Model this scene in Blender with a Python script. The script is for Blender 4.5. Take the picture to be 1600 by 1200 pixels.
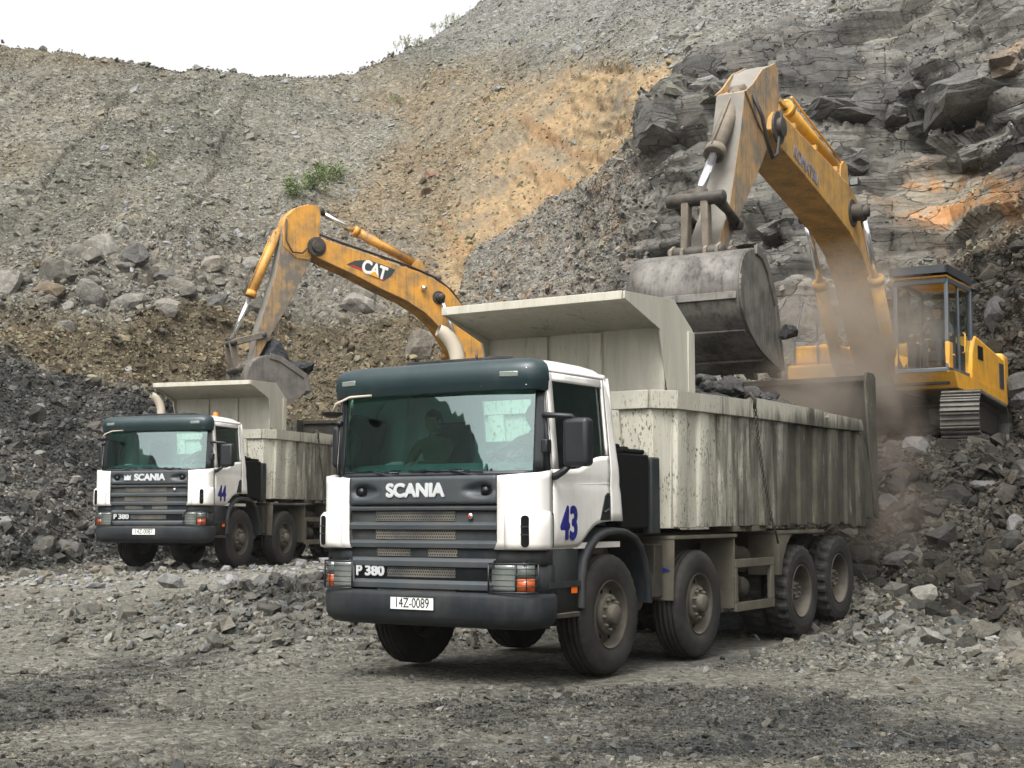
import bpy, bmesh, math, random
import numpy as np
from mathutils import Vector, Matrix, noise as mnoise

# ---------------------------------------------------------------- camera, world, sun, exposure
SC = bpy.context.scene
for _o in list(bpy.data.objects):
    bpy.data.objects.remove(_o)
COL = SC.collection
FPX, PITCH, ROLL, CAMH = 2264.0, 0.0858, 0.0047, 1.5625
cam_d = bpy.data.cameras.new('camera')
cam_d.sensor_fit = 'HORIZONTAL'
cam_d.sensor_width = 36.0
cam_d.lens = 36.0 * FPX / 1600.0
cam_d.clip_start = 0.1
cam_d.clip_end = 2000.0
cam = bpy.data.objects.new('camera', cam_d)
COL.objects.link(cam)
cam.location = (0, 0, CAMH)
cam.rotation_euler = (Matrix.Rotation(math.pi / 2 + PITCH, 3, 'X') @ Matrix.Rotation(-ROLL, 3, 'Z')).to_euler()
SC.camera = cam

SUN_EL, SUN_AZ = math.radians(58), math.radians(200)   # azimuth measured from +Y towards +X: high, behind the camera's left
world = bpy.data.worlds.new('World')
SC.world = world
world.use_nodes = True
wn, wl = world.node_tree.nodes, world.node_tree.links
wn.clear()
sky = wn.new('ShaderNodeTexSky')
sky.sky_type = 'NISHITA'
sky.sun_disc = False
sky.sun_elevation = SUN_EL
sky.sun_rotation = SUN_AZ
sky.air_density = 1.0
sky.dust_density = 6.0
sky.ozone_density = 1.0
hs = wn.new('ShaderNodeHueSaturation')      # overcast: the blue is taken out of the sky light
hs.inputs['Saturation'].default_value = 0.05
wl.new(sky.outputs[0], hs.inputs['Color'])
bg = wn.new('ShaderNodeBackground')
bg.inputs['Strength'].default_value = 0.15
wl.new(hs.outputs[0], bg.inputs['Color'])
wo = wn.new('ShaderNodeOutputWorld')
wl.new(bg.outputs[0], wo.inputs['Surface'])

sun_d = bpy.data.lights.new('sun', 'SUN')
sun_d.energy = 0.9
sun_d.angle = math.radians(22)
sun_d.color = (1.0, 0.97, 0.92)
sun = bpy.data.objects.new('sun', sun_d)
COL.objects.link(sun)
_sd = Vector((math.sin(SUN_AZ) * math.cos(SUN_EL), math.cos(SUN_AZ) * math.cos(SUN_EL), math.sin(SUN_EL)))
sun.rotation_euler = _sd.to_track_quat('Z', 'Y').to_euler()
sun.location = (0, -10, 40)

SC.view_settings.view_transform = 'Standard'
SC.view_settings.look = 'None'
SC.view_settings.gamma = 1.0
SC.view_settings.use_curve_mapping = False
SC.view_settings.exposure = 1.2
SC.render.engine = 'CYCLES'
SC.cycles.max_bounces = 6
SC.cycles.diffuse_bounces = 3
SC.cycles.glossy_bounces = 3
SC.cycles.transmission_bounces = 4
SC.cycles.transparent_max_bounces = 10
SC.cycles.volume_bounces = 1
SC.cycles.use_denoising = True

def slope_of(v):
    up = (600.0 - v) / FPX
    return (math.sin(PITCH) + up * math.cos(PITCH)) / (math.cos(PITCH) - up * math.sin(PITCH))

def px_dir(u, v):
    r2, u2 = (u - 800) / FPX, (600 - v) / FPX
    cr, sr = math.cos(ROLL), math.sin(ROLL)
    r, up = r2 * cr - u2 * sr, r2 * sr + u2 * cr
    c, s = math.cos(PITCH), math.sin(PITCH)
    return Vector((r, c - up * s, s + up * c))

def at(u, v, Y):
    d = px_dir(u, v)
    return Vector((0, 0, CAMH)) + d * (Y / d.y)

# ---------------------------------------------------------------- object helpers
def tag(o, label=None, cat=None, group=None, kind=None):
    if label: o['label'] = label
    if cat: o['category'] = cat
    if group: o['group'] = group
    if kind: o['kind'] = kind
    return o

def empty(name, loc=(0, 0, 0), rot=(0, 0, 0), parent=None):
    o = bpy.data.objects.new(name, None)
    COL.objects.link(o)
    o.empty_display_size = 0.3
    o.location = loc
    o.rotation_euler = rot
    if parent: o.parent = parent
    return o

def link_mesh(name, me, mat=None, parent=None):
    o = bpy.data.objects.new(name, me)
    COL.objects.link(o)
    if mat is not None:
        for m in (mat if isinstance(mat, (list, tuple)) else [mat]):
            me.materials.append(m)
    if parent is not None: o.parent = parent
    return o

class MB:
    """collects shapes in one mesh"""
    def __init__(self):
        self.v, self.f, self.mi, self.sm = [], [], [], []
    def add(self, vs, fs, mi=0, smooth=False):
        b = len(self.v)
        self.v.extend([tuple(p) for p in vs])
        for f in fs:
            self.f.append(tuple(i + b for i in f)); self.mi.append(mi); self.sm.append(smooth)
        return self
    def box(self, x0, x1, y0, y1, z0, z1, mi=0):
        vs = [(x, y, z) for z in (z0, z1) for y in (y0, y1) for x in (x0, x1)]
        return self.add(vs, [(0, 2, 3, 1), (4, 5, 7, 6), (0, 1, 5, 4), (2, 6, 7, 3), (0, 4, 6, 2), (1, 3, 7, 5)], mi)
    def obox(self, p0, p1, w, h, up=(0, 0, 1), mi=0):
        """bar from p0 to p1, width w sideways, h along up"""
        p0, p1 = Vector(p0), Vector(p1)
        d = (p1 - p0).normalized(); up = Vector(up)
        s = d.cross(up).normalized(); u = s.cross(d).normalized()
        vs = []
        for p in (p0, p1):
            for a, b in ((-1, -1), (1, -1), (1, 1), (-1, 1)):
                vs.append(p + s * (a * w / 2) + u * (b * h / 2))
        return self.add(vs, [(0, 3, 2, 1), (4, 5, 6, 7), (0, 1, 5, 4), (1, 2, 6, 5), (2, 3, 7, 6), (3, 0, 4, 7)], mi)
    def prism(self, pts, axis, a, b, mi=0):
        """closed outline pts (2D) extruded along axis from a to b; axis 0: pts=(y,z); 1: (x,z); 2: (x,y)"""
        def P(p, t):
            return (t, p[0], p[1]) if axis == 0 else ((p[0], t, p[1]) if axis == 1 else (p[0], p[1], t))
        n = len(pts)
        from mathutils.geometry import tessellate_polygon
        tri = tessellate_polygon([[Vector((p[0], p[1], 0)) for p in pts]])
        area = sum(pts[i][0] * pts[(i + 1) % n][1] - pts[(i + 1) % n][0] * pts[i][1] for i in range(n))
        vs = [P(p, a) for p in pts] + [P(p, b) for p in pts]
        fs = []
        for t in tri:
            fs.append(tuple(t)); fs.append(tuple(i + n for i in reversed(t)))
        for i in range(n):
            j = (i + 1) % n
            fs.append((i, j, j + n, i + n))
        return self.add(vs, fs, mi)
    def tube(self, pts, r, n=10, mi=0, cap=True, smooth=True):
        pts = [Vector(p) for p in pts]
        rs = r if isinstance(r, (list, tuple)) else [r] * len(pts)
        vs, fs = [], []
        ref = None
        for i, p in enumerate(pts):
            d = ((pts[min(i + 1, len(pts) - 1)] - pts[max(i - 1, 0)])).normalized()
            if ref is None:
                ref = Vector((0, 0, 1)) if abs(d.z) < 0.9 else Vector((1, 0, 0))
            s = d.cross(ref).normalized(); u = s.cross(d).normalized(); ref = u
            for k in range(n):
                a = 2 * math.pi * k / n
                vs.append(p + s * (rs[i] * math.cos(a)) + u * (rs[i] * math.sin(a)))
        for i in range(len(pts) - 1):
            for k in range(n):
                k2 = (k + 1) % n
                fs.append((i * n + k, i * n + k2, (i + 1) * n + k2, (i + 1) * n + k))
        self.add(vs, fs, mi, smooth)
        if cap:
            b = len(self.v) - len(vs)
            for base in (0, (len(pts) - 1) * n):
                self.f.append(tuple(b + base + k for k in range(n))); self.mi.append(mi); self.sm.append(False)
        return self
    def lathe(self, prof, c=(0, 0, 0), axis=0, n=40, mi=0, smooth=True, disp=None):
        """prof: list of (a, r) along axis through c"""
        vs, fs = [], []
        for i, (a, r) in enumerate(prof):
            for k in range(n):
                t = 2 * math.pi * k / n
                rr = r + (disp(i, k, a, r) if disp else 0)
                p = (a, rr * math.cos(t), rr * math.sin(t))
                if axis == 1: p = (p[1], p[0], p[2])
                if axis == 2: p = (p[1], p[2], p[0])
                vs.append((p[0] + c[0], p[1] + c[1], p[2] + c[2]))
        for i in range(len(prof) - 1):
            for k in range(n):
                k2 = (k + 1) % n
                fs.append((i * n + k, (i + 1) * n + k, (i + 1) * n + k2, i * n + k2))
        return self.add(vs, fs, mi, smooth)
    def grid(self, P, mi=0, smooth=True, flip=False):
        nr, nc = len(P), len(P[0])
        vs = [p for row in P for p in row]
        fs = []
        for i in range(nr - 1):
            for j in range(nc - 1):
                f = (i * nc + j, i * nc + j + 1, (i + 1) * nc + j + 1, (i + 1) * nc + j)
                fs.append(f[::-1] if flip else f)
        return self.add(vs, fs, mi, smooth)
    def build(self, name, mat, parent=None, bevel=0, seg=2, solid=0, fix=True, sub=0):
        me = bpy.data.meshes.new(name)
        me.from_pydata(self.v, [], self.f)
        me.polygons.foreach_set('use_smooth', self.sm)
        me.polygons.foreach_set('material_index', self.mi)
        if fix and not solid:
            bm = bmesh.new(); bm.from_mesh(me)
            bmesh.ops.recalc_face_normals(bm, faces=bm.faces[:])
            bm.to_mesh(me); bm.free()
        me.update()
        o = link_mesh(name, me, mat, parent)
        if solid:
            m = o.modifiers.new('solid', 'SOLIDIFY'); m.thickness = abs(solid); m.offset = 0
        if bevel:
            m = o.modifiers.new('bevel', 'BEVEL'); m.width = bevel; m.segments = seg
            m.limit_method = 'ANGLE'; m.angle_limit = math.radians(38); m.harden_normals = False
            for p in me.polygons: p.use_smooth = True
            me.set_sharp_from_angle(angle=math.radians(50))
        return o

# ---------------------------------------------------------------- material helper
class NT:
    def __init__(self, name):
        self.m = bpy.data.materials.new(name)
        self.m.use_nodes = True
        self.n, self.l = self.m.node_tree.nodes, self.m.node_tree.links
        self.bs = self.n['Principled BSDF']
        self.out = self.n['Material Output']
        self.tc = None
    def node(self, t, **kw):
        x = self.n.new(t)
        for k, v in kw.items():
            if k.startswith('_'): setattr(x, k[1:], v)
            else:
                key = k.replace('__', ' ')
                x.inputs[key].default_value = v
        return x
    def coord(self, scale=(1, 1, 1), rot=(0, 0, 0), kind='Object'):
        if self.tc is None: self.tc = self.n.new('ShaderNodeTexCoord')
        mp = self.n.new('ShaderNodeMapping')
        mp.inputs['Scale'].default_value = scale
        mp.inputs['Rotation'].default_value = rot
        self.l.new(self.tc.outputs[kind], mp.inputs['Vector'])
        return mp.outputs[0]
    def noise(self, vec, scale=5, detail=4, rough=0.55, dist=0):
        x = self.node('ShaderNodeTexNoise', Scale=scale, Detail=detail, Roughness=rough, Distortion=dist)
        self.l.new(vec, x.inputs['Vector'])
        return x.outputs['Fac']
    def ramp(self, fac, stops):
        x = self.n.new('ShaderNodeValToRGB')
        e = x.color_ramp.elements
        while len(e) < len(stops): e.new(0.5)
        for i, (p, c) in enumerate(stops):
            e[i].position = p
            e[i].color = (c, c, c, 1) if not isinstance(c, (tuple, list)) else (*c[:3], 1)
        self.l.new(fac, x.inputs[0])
        return x.outputs[0]
    def mix(self, fac, a, b, mode='MIX'):
        x = self.n.new('ShaderNodeMix'); x.data_type = 'RGBA'; x.blend_type = mode
        for s, val in ((0, fac), (6, a), (7, b)):
            if hasattr(val, 'links') or isinstance(val, bpy.types.NodeSocket): self.l.new(val, x.inputs[s])
            elif isinstance(val, (tuple, list)): x.inputs[s].default_value = (*val[:3], 1)
            else: x.inputs[s].default_value = val
        return x.outputs[2]
    def math(self, op, a, b=0.0, clamp=False):
        x = self.n.new('ShaderNodeMath'); x.operation = op; x.use_clamp = clamp
        for i, val in enumerate((a, b)):
            if isinstance(val, bpy.types.NodeSocket): self.l.new(val, x.inputs[i])
            else: x.inputs[i].default_value = val
        return x.outputs[0]
    def base(self, col):
        if isinstance(col, bpy.types.NodeSocket): self.l.new(col, self.bs.inputs['Base Color'])
        else: self.bs.inputs['Base Color'].default_value = (*col[:3], 1)
    def rough(self, r):
        if isinstance(r, bpy.types.NodeSocket): self.l.new(r, self.bs.inputs['Roughness'])
        else: self.bs.inputs['Roughness'].default_value = r
    def bump(self, h, strength=0.3, dist=0.02, normal=None):
        b = self.n.new('ShaderNodeBump')
        b.inputs['Strength'].default_value = strength
        b.inputs['Distance'].default_value = dist
        self.l.new(h, b.inputs['Height'])
        if normal is not None: self.l.new(normal, b.inputs['Normal'])
        self.l.new(b.outputs[0], self.bs.inputs['Normal'])
        return b.outputs[0]
# ---------------------------------------------------------------- numpy noise
def _h(ix, iy, iz, seed):
    n = (ix.astype(np.int64) * 374761393 + iy.astype(np.int64) * 668265263 + iz.astype(np.int64) * 2147483647 + seed * 974711) & 0xffffffff
    n = ((n ^ (n >> 13)) * 1274126177) & 0xffffffff
    n = ((n ^ (n >> 15)) * 2246822519) & 0xffffffff
    n = n ^ (n >> 16)
    return (n & 0xffffff).astype(np.float64) / 0xffffff

def vnoise(P, s, seed=0):
    Q = P * s
    I = np.floor(Q).astype(np.int64); F = Q - I
    F = F * F * (3 - 2 * F)
    r = 0
    for a in (0, 1):
        for b in (0, 1):
            for c in (0, 1):
                w = (F[:, 0] if a else 1 - F[:, 0]) * (F[:, 1] if b else 1 - F[:, 1]) * (F[:, 2] if c else 1 - F[:, 2])
                r = r + w * _h(I[:, 0] + a, I[:, 1] + b, I[:, 2] + c, seed)
    return r * 2 - 1

def fbm(P, s, octv=4, seed=0, gain=0.5):
    r, a, t = 0, 1.0, 0
    for k in range(octv):
        r = r + a * vnoise(P, s * 2.03 ** k, seed + k * 17); t += a; a *= gain
    return r / t

def cells(P, s, seed=0, jitter=0.9):
    """voronoi: returns f1, f2, random value of the nearest cell, and a linear tilt inside it"""
    Q = P * s
    I = np.floor(Q).astype(np.int64)
    n = len(Q)
    f1 = np.full(n, 9.0); f2 = np.full(n, 9.0); val = np.zeros(n); tilt = np.zeros(n)
    for a in (-1, 0, 1):
        for b in (-1, 0, 1):
            for c in (-1, 0, 1):
                J = I + np.array([a, b, c])
                dx = J[:, 0] + 0.5 + jitter * (_h(J[:, 0], J[:, 1], J[:, 2], seed + 1) - 0.5) - Q[:, 0]
                dy = J[:, 1] + 0.5 + jitter * (_h(J[:, 0], J[:, 1], J[:, 2], seed + 2) - 0.5) - Q[:, 1]
                dz = J[:, 2] + 0.5 + jitter * (_h(J[:, 0], J[:, 1], J[:, 2], seed + 3) - 0.5) - Q[:, 2]
                d = np.sqrt(dx * dx + dy * dy + dz * dz)
                hv = _h(J[:, 0], J[:, 1], J[:, 2], seed + 4)
                tx = _h(J[:, 0], J[:, 1], J[:, 2], seed + 5) - 0.5
                tz = _h(J[:, 0], J[:, 1], J[:, 2], seed + 6) - 0.5
                m = d < f1
                f2 = np.where(m, f1, np.minimum(f2, d))
                val = np.where(m, hv, val)
                tilt = np.where(m, tx * dx + tz * dz, tilt)
                f1 = np.where(m, d, f1)
    return f1, f2, val, tilt

def sstep(a, b, x):
    t = np.clip((x - a) / (b - a), 0, 1)
    return t * t * (3 - 2 * t)

# ---------------------------------------------------------------- the pit: profile of the ground along rays from the viewpoint
# each column: (picture column u, then (v, distance) of toe, first brow, bench back, boulder top, mid slope, upper slope, ridge)
PROF = [
 (-700, (905, 25), (520, 33), (430, 41), (300, 48), (130, 58), (0, 66), (-60, 72)),
 (0,    (893, 29), (545, 38), (475, 44), (370, 52), (250, 61), (140, 69), (52, 76)),
 (200,  (885, 32), (560, 40), (480, 46), (370, 53), (250, 62), (150, 70), (84, 76)),
 (380,  (872, 37), (600, 43.5), (490, 50), (395, 55), (280, 63), (180, 71), (107, 77)),
 (460,  (865, 39), (610, 45), (500, 51), (405, 56), (290, 63), (190, 71), (117, 78)),
 (545,  (858, 40), (650, 43), (540, 48), (430, 54), (300, 63), (190, 72), (114, 79)),
 (590,  (855, 40), (680, 42), (600, 45.5), (450, 52), (320, 61), (190, 72), (88, 81)),
 (640,  (852, 39), (710, 41), (650, 44), (480, 50), (330, 60), (180, 72), (60, 84)),
 (700,  (850, 35), (765, 36.5), (745, 41), (540, 47), (360, 57), (180, 70), (33, 87)),
 (770,  (850, 32.5), (766, 34.6), (756, 41), (560, 45), (380, 54), (180, 68), (-5, 90)),
 (900,  (850, 32.0), (768, 34.2), (752, 41), (520, 44.5), (330, 52), (120, 66), (-60, 92)),
 (1000, (842, 29), (755, 32), (730, 37.5), (460, 41), (240, 47), (100, 57), (-80, 90)),
 (1100, (842, 27), (735, 29), (650, 34), (420, 38), (160, 44), (80, 54), (-100, 85)),
 (1250, (870, 22), (720, 24.8), (665, 31), (400, 36), (130, 42.5), (60, 51), (-120, 80)),
 (1400, (925, 18.8), (716, 23.3), (706, 30.5), (420, 36), (110, 42), (20, 48), (-140, 75)),
 (1500, (950, 18), (712, 23.3), (700, 30), (420, 35), (110, 40.5), (0, 46), (-160, 70)),
 (1600, (985, 16.8), (745, 21), (640, 27), (420, 31.5), (110, 37.5), (-40, 43), (-200, 66)),
 (1760, (1010, 15), (745, 19.5), (600, 24.5), (390, 29), (90, 34.5), (-60, 40), (-220, 62)),
 (2400, (1010, 14), (700, 18), (560, 22), (360, 26), (60, 30), (-80, 35), (-250, 55)),
]
PU = np.array([p[0] for p in PROF], float)
PZ = np.array([[q[1] for q in p[1:]] for p in PROF], float)          # distances
PH = np.array([[CAMH + q[1] * slope_of(q[0]) for q in p[1:]] for p in PROF], float)

def smooth_interp(u, xp, fp):
    # piecewise cubic-eased interpolation
    u = np.clip(u, xp[0], xp[-1])
    k = np.clip(np.searchsorted(xp, u) - 1, 0, len(xp) - 2)
    t = (u - xp[k]) / (xp[k + 1] - xp[k])
    return fp[k] * (1 - t) + fp[k + 1] * t

# floor level by distance (gently rising away from the viewpoint)
def floor_z(x, y):
    z = 0.44 * sstep(15, 29, y) * sstep(3.0, -2.5, x) + 0.10 * sstep(17.5, 21, y) * sstep(-1, 3, x)
    # small heap of broken rock between the two trucks
    z = z + 0.58 * np.exp(-(((x + 2.6) / 2.3) ** 2 + ((y - 18.5) / 1.9) ** 2))
    z = z + 0.16 * np.exp(-(((x + 0.6) / 1.9) ** 2 + ((y - 21.5) / 2.5) ** 2))
    return z

def terrain_points(us, rows_ground, seg_rows):
    U = []
    Zs, Hs, S = [], [], []
    nc = len(us)
    cz = np.stack([smooth_interp(us, PU, PZ[:, k]) for k in range(7)], 1)
    ch = np.stack([smooth_interp(us, PU, PH[:, k]) for k in range(7)], 1)
    a = (us - 800) / FPX
    rows = []
    # the floor, spaced evenly as seen from eye height
    zA = cz[:, 0]
    inv = np.linspace(1 / 3.2, 0, rows_ground + 1)[:-1]
    for k in range(rows_ground):
        t = k / (rows_ground - 1)
        Y = 1.0 / ((1 - t) / 3.2 + t / zA)
        X = a * Y
        Z = floor_z(X, Y)
        toe = np.minimum(ch[:, 0], 3)
        Z = Z + (toe - floor_z(a * zA, zA)) * sstep(0.80, 1.0, Y / zA)
        rows.append((X, Y, Z, np.full(nc, t * 1.0)))
    for s in range(6):
        n = seg_rows[s]
        for k in range(1, n + 1):
            t = k / n
            Y = cz[:, s] * (1 - t) + cz[:, s + 1] * t
            Z = ch[:, s] * (1 - t) + ch[:, s + 1] * t
            rows.append((a * Y, Y, Z, np.full(nc, 1 + s + t)))
    for k in range(1, 9):                         # beyond the ridge
        Y = cz[:, 6] + k * 4.0
        Z = ch[:, 6] + 0.02 * k - 0.05 * k * k
        rows.append((a * Y, Y, Z, np.full(nc, 7 + k / 8)))
    P = np.stack([np.stack([r[0], r[1], r[2]], 1) for r in rows], 0)
    Sx = np.stack([r[3] for r in rows], 0)
    # soften the creases of the profile a little
    for it in range(10):
        Q = P.copy()
        Q[1:-1, :, 2] = 0.25 * P[:-2, :, 2] + 0.5 * P[1:-1, :, 2] + 0.25 * P[2:, :, 2]
        Q[:, 1:-1, 2] = 0.25 * Q[:, :-2, 2] + 0.5 * Q[:, 1:-1, 2] + 0.25 * Q[:, 2:, 2]
        P[rows_ground:] = Q[rows_ground:]
    return P, Sx

US = np.concatenate([np.linspace(-700, -90, 110), np.linspace(-84, 1684, 740), np.linspace(1692, 2400, 130)])
RG = 250
SEG = [75, 60, 75, 80, 70, 70]
TP, TS = terrain_points(US, RG, SEG)
NR, NCc = TP.shape[:2]

def grid_normals(P):
    du = np.gradient(P, axis=1); dv = np.gradient(P, axis=0)
    n = np.cross(du, dv); n /= (np.linalg.norm(n, axis=2, keepdims=True) + 1e-12)
    n[n[..., 2] < 0] *= -1
    return n

flat = TP.reshape(-1, 3)
NB = grid_normals(TP).reshape(-1, 3)
s_ = TS.reshape(-1)
uu = np.broadcast_to(US, (NR, NCc)).reshape(-1).copy()
# elevation row of each base point, used to say which bed of rock it belongs to
sl = (flat[:, 2] - CAMH) / flat[:, 1]
_upv = (sl * math.cos(PITCH) - math.sin(PITCH)) / (math.cos(PITCH) + sl * math.sin(PITCH))
vv = 600 - FPX * _upv
uu = 800 + FPX * (flat[:, 0] / flat[:, 1]) * (math.cos(PITCH) - _upv * math.sin(PITCH))
dist = flat[:, 1]

wob = fbm(flat, 0.25, 3, 5)
u_w = uu + wob * 26 + fbm(flat, 1.1, 3, 9) * 14
v_w = vv + fbm(flat, 0.3, 3, 11) * 22

def seg(x, pts):
    xs = [p[0] for p in pts]; ys = [p[1] for p in pts]
    return np.interp(x, xs, ys)

# masks of the beds
ground_m = 1 - sstep(0.93, 1.06, s_)
right_m = sstep(1150, 1260, u_w)                             # rubble bank and cliff on the right
cl_top = seg(uu, [(700, 470), (740, 385), (840, 322), (950, 258), (1000, 200), (1040, 140), (1100, 92), (1180, 60), (1300, 30), (1420, -30), (1700, -60)])
cl_bot = seg(uu, [(700, 500), (900, 560), (1150, 640), (1300, 560), (1400, 430), (1500, 400), (1620, 330), (1800, 300)])
cliff_m = sstep(700, 760, u_w) * sstep(-6, 8, v_w - cl_top) * sstep(10, -30, v_w - cl_bot) * sstep(1.5, 2.2, s_)
hard = cliff_m * sstep(980, 1060, u_w + 0.1 * (vv - 200))
tan_l = seg(vv, [(90, 1010), (125, 850), (170, 795), (230, 760), (300, 735), (370, 700), (450, 690)])
tan_m = sstep(-70, 60, u_w - tan_l) * sstep(6, -12, v_w * 0 + vv - cl_top + wob * 6) * sstep(80, 112, v_w) * sstep(480, 430, vv)
soil_m = sstep(-30, 40, u_w - seg(vv, [(90, 560), (200, 620), (280, 540), (330, 500), (400, 520), (460, 600), (520, 640)])) * sstep(70, 150, v_w) * sstep(640, 560, vv) * (1 - cliff_m) * sstep(1.9, 2.4, s_)
dark_edge = seg(uu, [(-100, 520), (0, 545), (120, 585), (250, 620), (400, 650), (560, 690)])
dark_m = sstep(-18, 22, v_w - dark_edge) * (1 - ground_m) * sstep(700, 560, uu)
bench_m = sstep(470, 500, v_w) * (1 - sstep(-18, 22, v_w - dark_edge)) * sstep(760, 640, uu) * (1 - ground_m)
bould_m = sstep(330, 370, v_w) * sstep(505, 480, v_w) * sstep(720, 600, uu) * (1 - ground_m)
bank_m = right_m * sstep(-10, 30, v_w - cl_bot) * (1 - ground_m)

# displacement
ridge1 = 1 - np.abs(fbm(flat, 0.35, 4, 21))
d = np.zeros(len(flat))
d += (1 - ground_m) * (fbm(flat, 0.16, 4, 31) * 0.9 + (1 - 0.55 * cliff_m) * (fbm(flat, 0.8, 4, 33) * 0.20 + fbm(flat, 4.0, 3, 35) * 0.05))
# strata of the rock face: tilted blocky beds with ledges
ca, sa = math.cos(0.16), math.sin(0.16)
R_ = np.stack([flat[:, 0] * ca + flat[:, 2] * sa, flat[:, 1], -flat[:, 0] * sa + flat[:, 2] * ca], 1)
Rw = R_ + 0.35 * np.stack([fbm(flat, 0.4, 2, 41), fbm(flat, 0.4, 2, 42), fbm(flat, 0.4, 2, 43)], 1)
f1, f2, cv, ti = cells(Rw * np.array([0.28, 0.25, 0.60]), 1.0, 3)
g1, g2, cv2, ti2 = cells(Rw * np.array([0.65, 0.5, 1.5]), 1.0, 7)
h1, h2, cv3, ti3 = cells(Rw * np.array([2.6, 2.0, 4.2]), 1.0, 12)
crack = sstep(0.0, 0.07, f2 - f1) * 0.5 + sstep(0.0, 0.1, g2 - g1) * 0.5
led = np.sin(Rw[:, 2] * 2.6 + 1.5 * fbm(flat, 0.5, 2, 77))
lay = Rw[:, 2] * 0.95 + 0.25 * fbm(flat, 0.3, 2, 78)
l0 = np.floor(lay); lf = lay - l0
def lh(k): return _h(k, k * 0 + 3, k * 0, 91)
ladd = (lh(l0) * (1 - sstep(0.84, 1.0, lf)) + lh(l0 + 1) * sstep(0.84, 1.0, lf) - 0.5) * 0.75 - 0.10 * np.exp(-((lf - 0.92) / 0.07) ** 2)
blocks = ladd + (cv - 0.5) * 0.75 + ti * 1.1 + (cv2 - 0.5) * 0.26 + ti2 * 0.42 + (cv3 - 0.5) * 0.07 + ti3 * 0.10 - (1 - crack) * 0.10 + np.tanh(led * 2) * 0.12
rustz = np.exp(-(((uu - 1500) / 130) ** 2 + ((vv - 325) / 60) ** 2) ** 2)
d += hard * blocks * (1 - 0.65 * rustz)
d += (cliff_m - hard).clip(0, 1) * ((cv2 - 0.5) * 0.22 + ti2 * 0.3 + (cv3 - 0.5) * 0.12 + ti3 * 0.15)
# the overhanging hollows high in the face
def hollow(u0, v0, ru, rv, dep):
    q = ((uu - u0 + 0.35 * (vv - v0)) / ru) ** 2 + ((vv - v0 + wob * 10) / rv) ** 2
    return -dep * np.exp(-q ** 2)
holl = hollow(1520, 205, 62, 26, 2.6) + hollow(1450, 222, 40, 16, 1.3) + hollow(1305, 192, 34, 12, 1.2) + hollow(1398, 202, 22, 10, 0.9) + hollow(1350, 255, 13, 22, 1.0)
d += holl * 0.22
d += 0.9 * np.exp(-(((uu - 1510) / 75) ** 2 + ((vv - 150) / 34) ** 2) ** 2)
# rubble and boulder ground
b1, b2, bv, bt = cells(flat, 0.9, 51)
c1, c2, cv5, ct = cells(flat, 2.6, 55)
lump = (0.5 - b1).clip(-0.3, 0.5) * 0.5 + bt * 0.4
lump2 = (0.5 - c1).clip(-0.3, 0.5) * 0.2 + ct * 0.2
d += bould_m * (lump * 0.9 + lump2 * 0.8)
d += bank_m * (lump * 0.5 + lump2 * 0.8)
d += (dark_m + bench_m).clip(0, 1) * (lump * 0.28 + lump2 * 0.55)
d += soil_m * (1 - tan_m) * lump2 * 0.6
# rills running down the tan soil
d += tan_m * (np.abs(fbm(np.stack([flat[:, 0] * 1.6 + flat[:, 2] * 0.9, flat[:, 1] * 0.2, flat[:, 2] * 0.15], 1), 1.0, 4, 61)) * -0.55 + (cv2 - 0.5) * 0.15 * sstep(0.0, 0.5, fbm(flat, 0.3, 2, 62)))
gul = fbm(np.stack([flat[:, 0] * 0.55 + 0.3 * fbm(flat, 0.2, 2, 66), flat[:, 1] * 0.05, flat[:, 2] * 0.05], 1), 1.0, 4, 67)
open_m = (1 - ground_m) * (1 - cliff_m) * (1 - dark_m) * (1 - bench_m) * (1 - bank_m)
d += open_m * (-0.16 * np.exp(-(gul / 0.10) ** 2) * sstep(-0.3, 0.3, fbm(flat, 0.12, 2, 68)) + 0.22 * gul)
# brow of the brown bench: eroded edge
d += bench_m * 0.35 * np.tanh(3 * fbm(flat * np.array([1, 1, 2.2]), 0.5, 3, 65))

# floor: wheel ruts, damp hollows, scattered lumps
gx, gy = flat[:, 0], flat[:, 1]
rutc = gy - 0.25 * gx + 0.9 * np.sin(gx * 0.22) + 0.5 * fbm(flat, 0.2, 2, 71)
rut = np.abs(np.sin(rutc * 1.15)) ** 3
gd = fbm(flat, 0.35, 3, 73) * 0.05 + fbm(flat, 2.3, 4, 75) * 0.028 - rut * 0.05 + (0.45 - c1).clip(0, 1) * 0.05 * sstep(-0.1, 0.4, fbm(flat, 0.5, 2, 76))
heap = np.exp(-(((gx + 2.3) / 2.1) ** 2 + ((gy - 18.3) / 1.8) ** 2)) + np.exp(-(((gx - 7.5) / 3.0) ** 2 + ((gy - 16.5) / 2.0) ** 2))
gd += heap.clip(0, 1) * ((0.5 - c1).clip(0, 1) * 0.16 + ct * 0.16)
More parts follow.
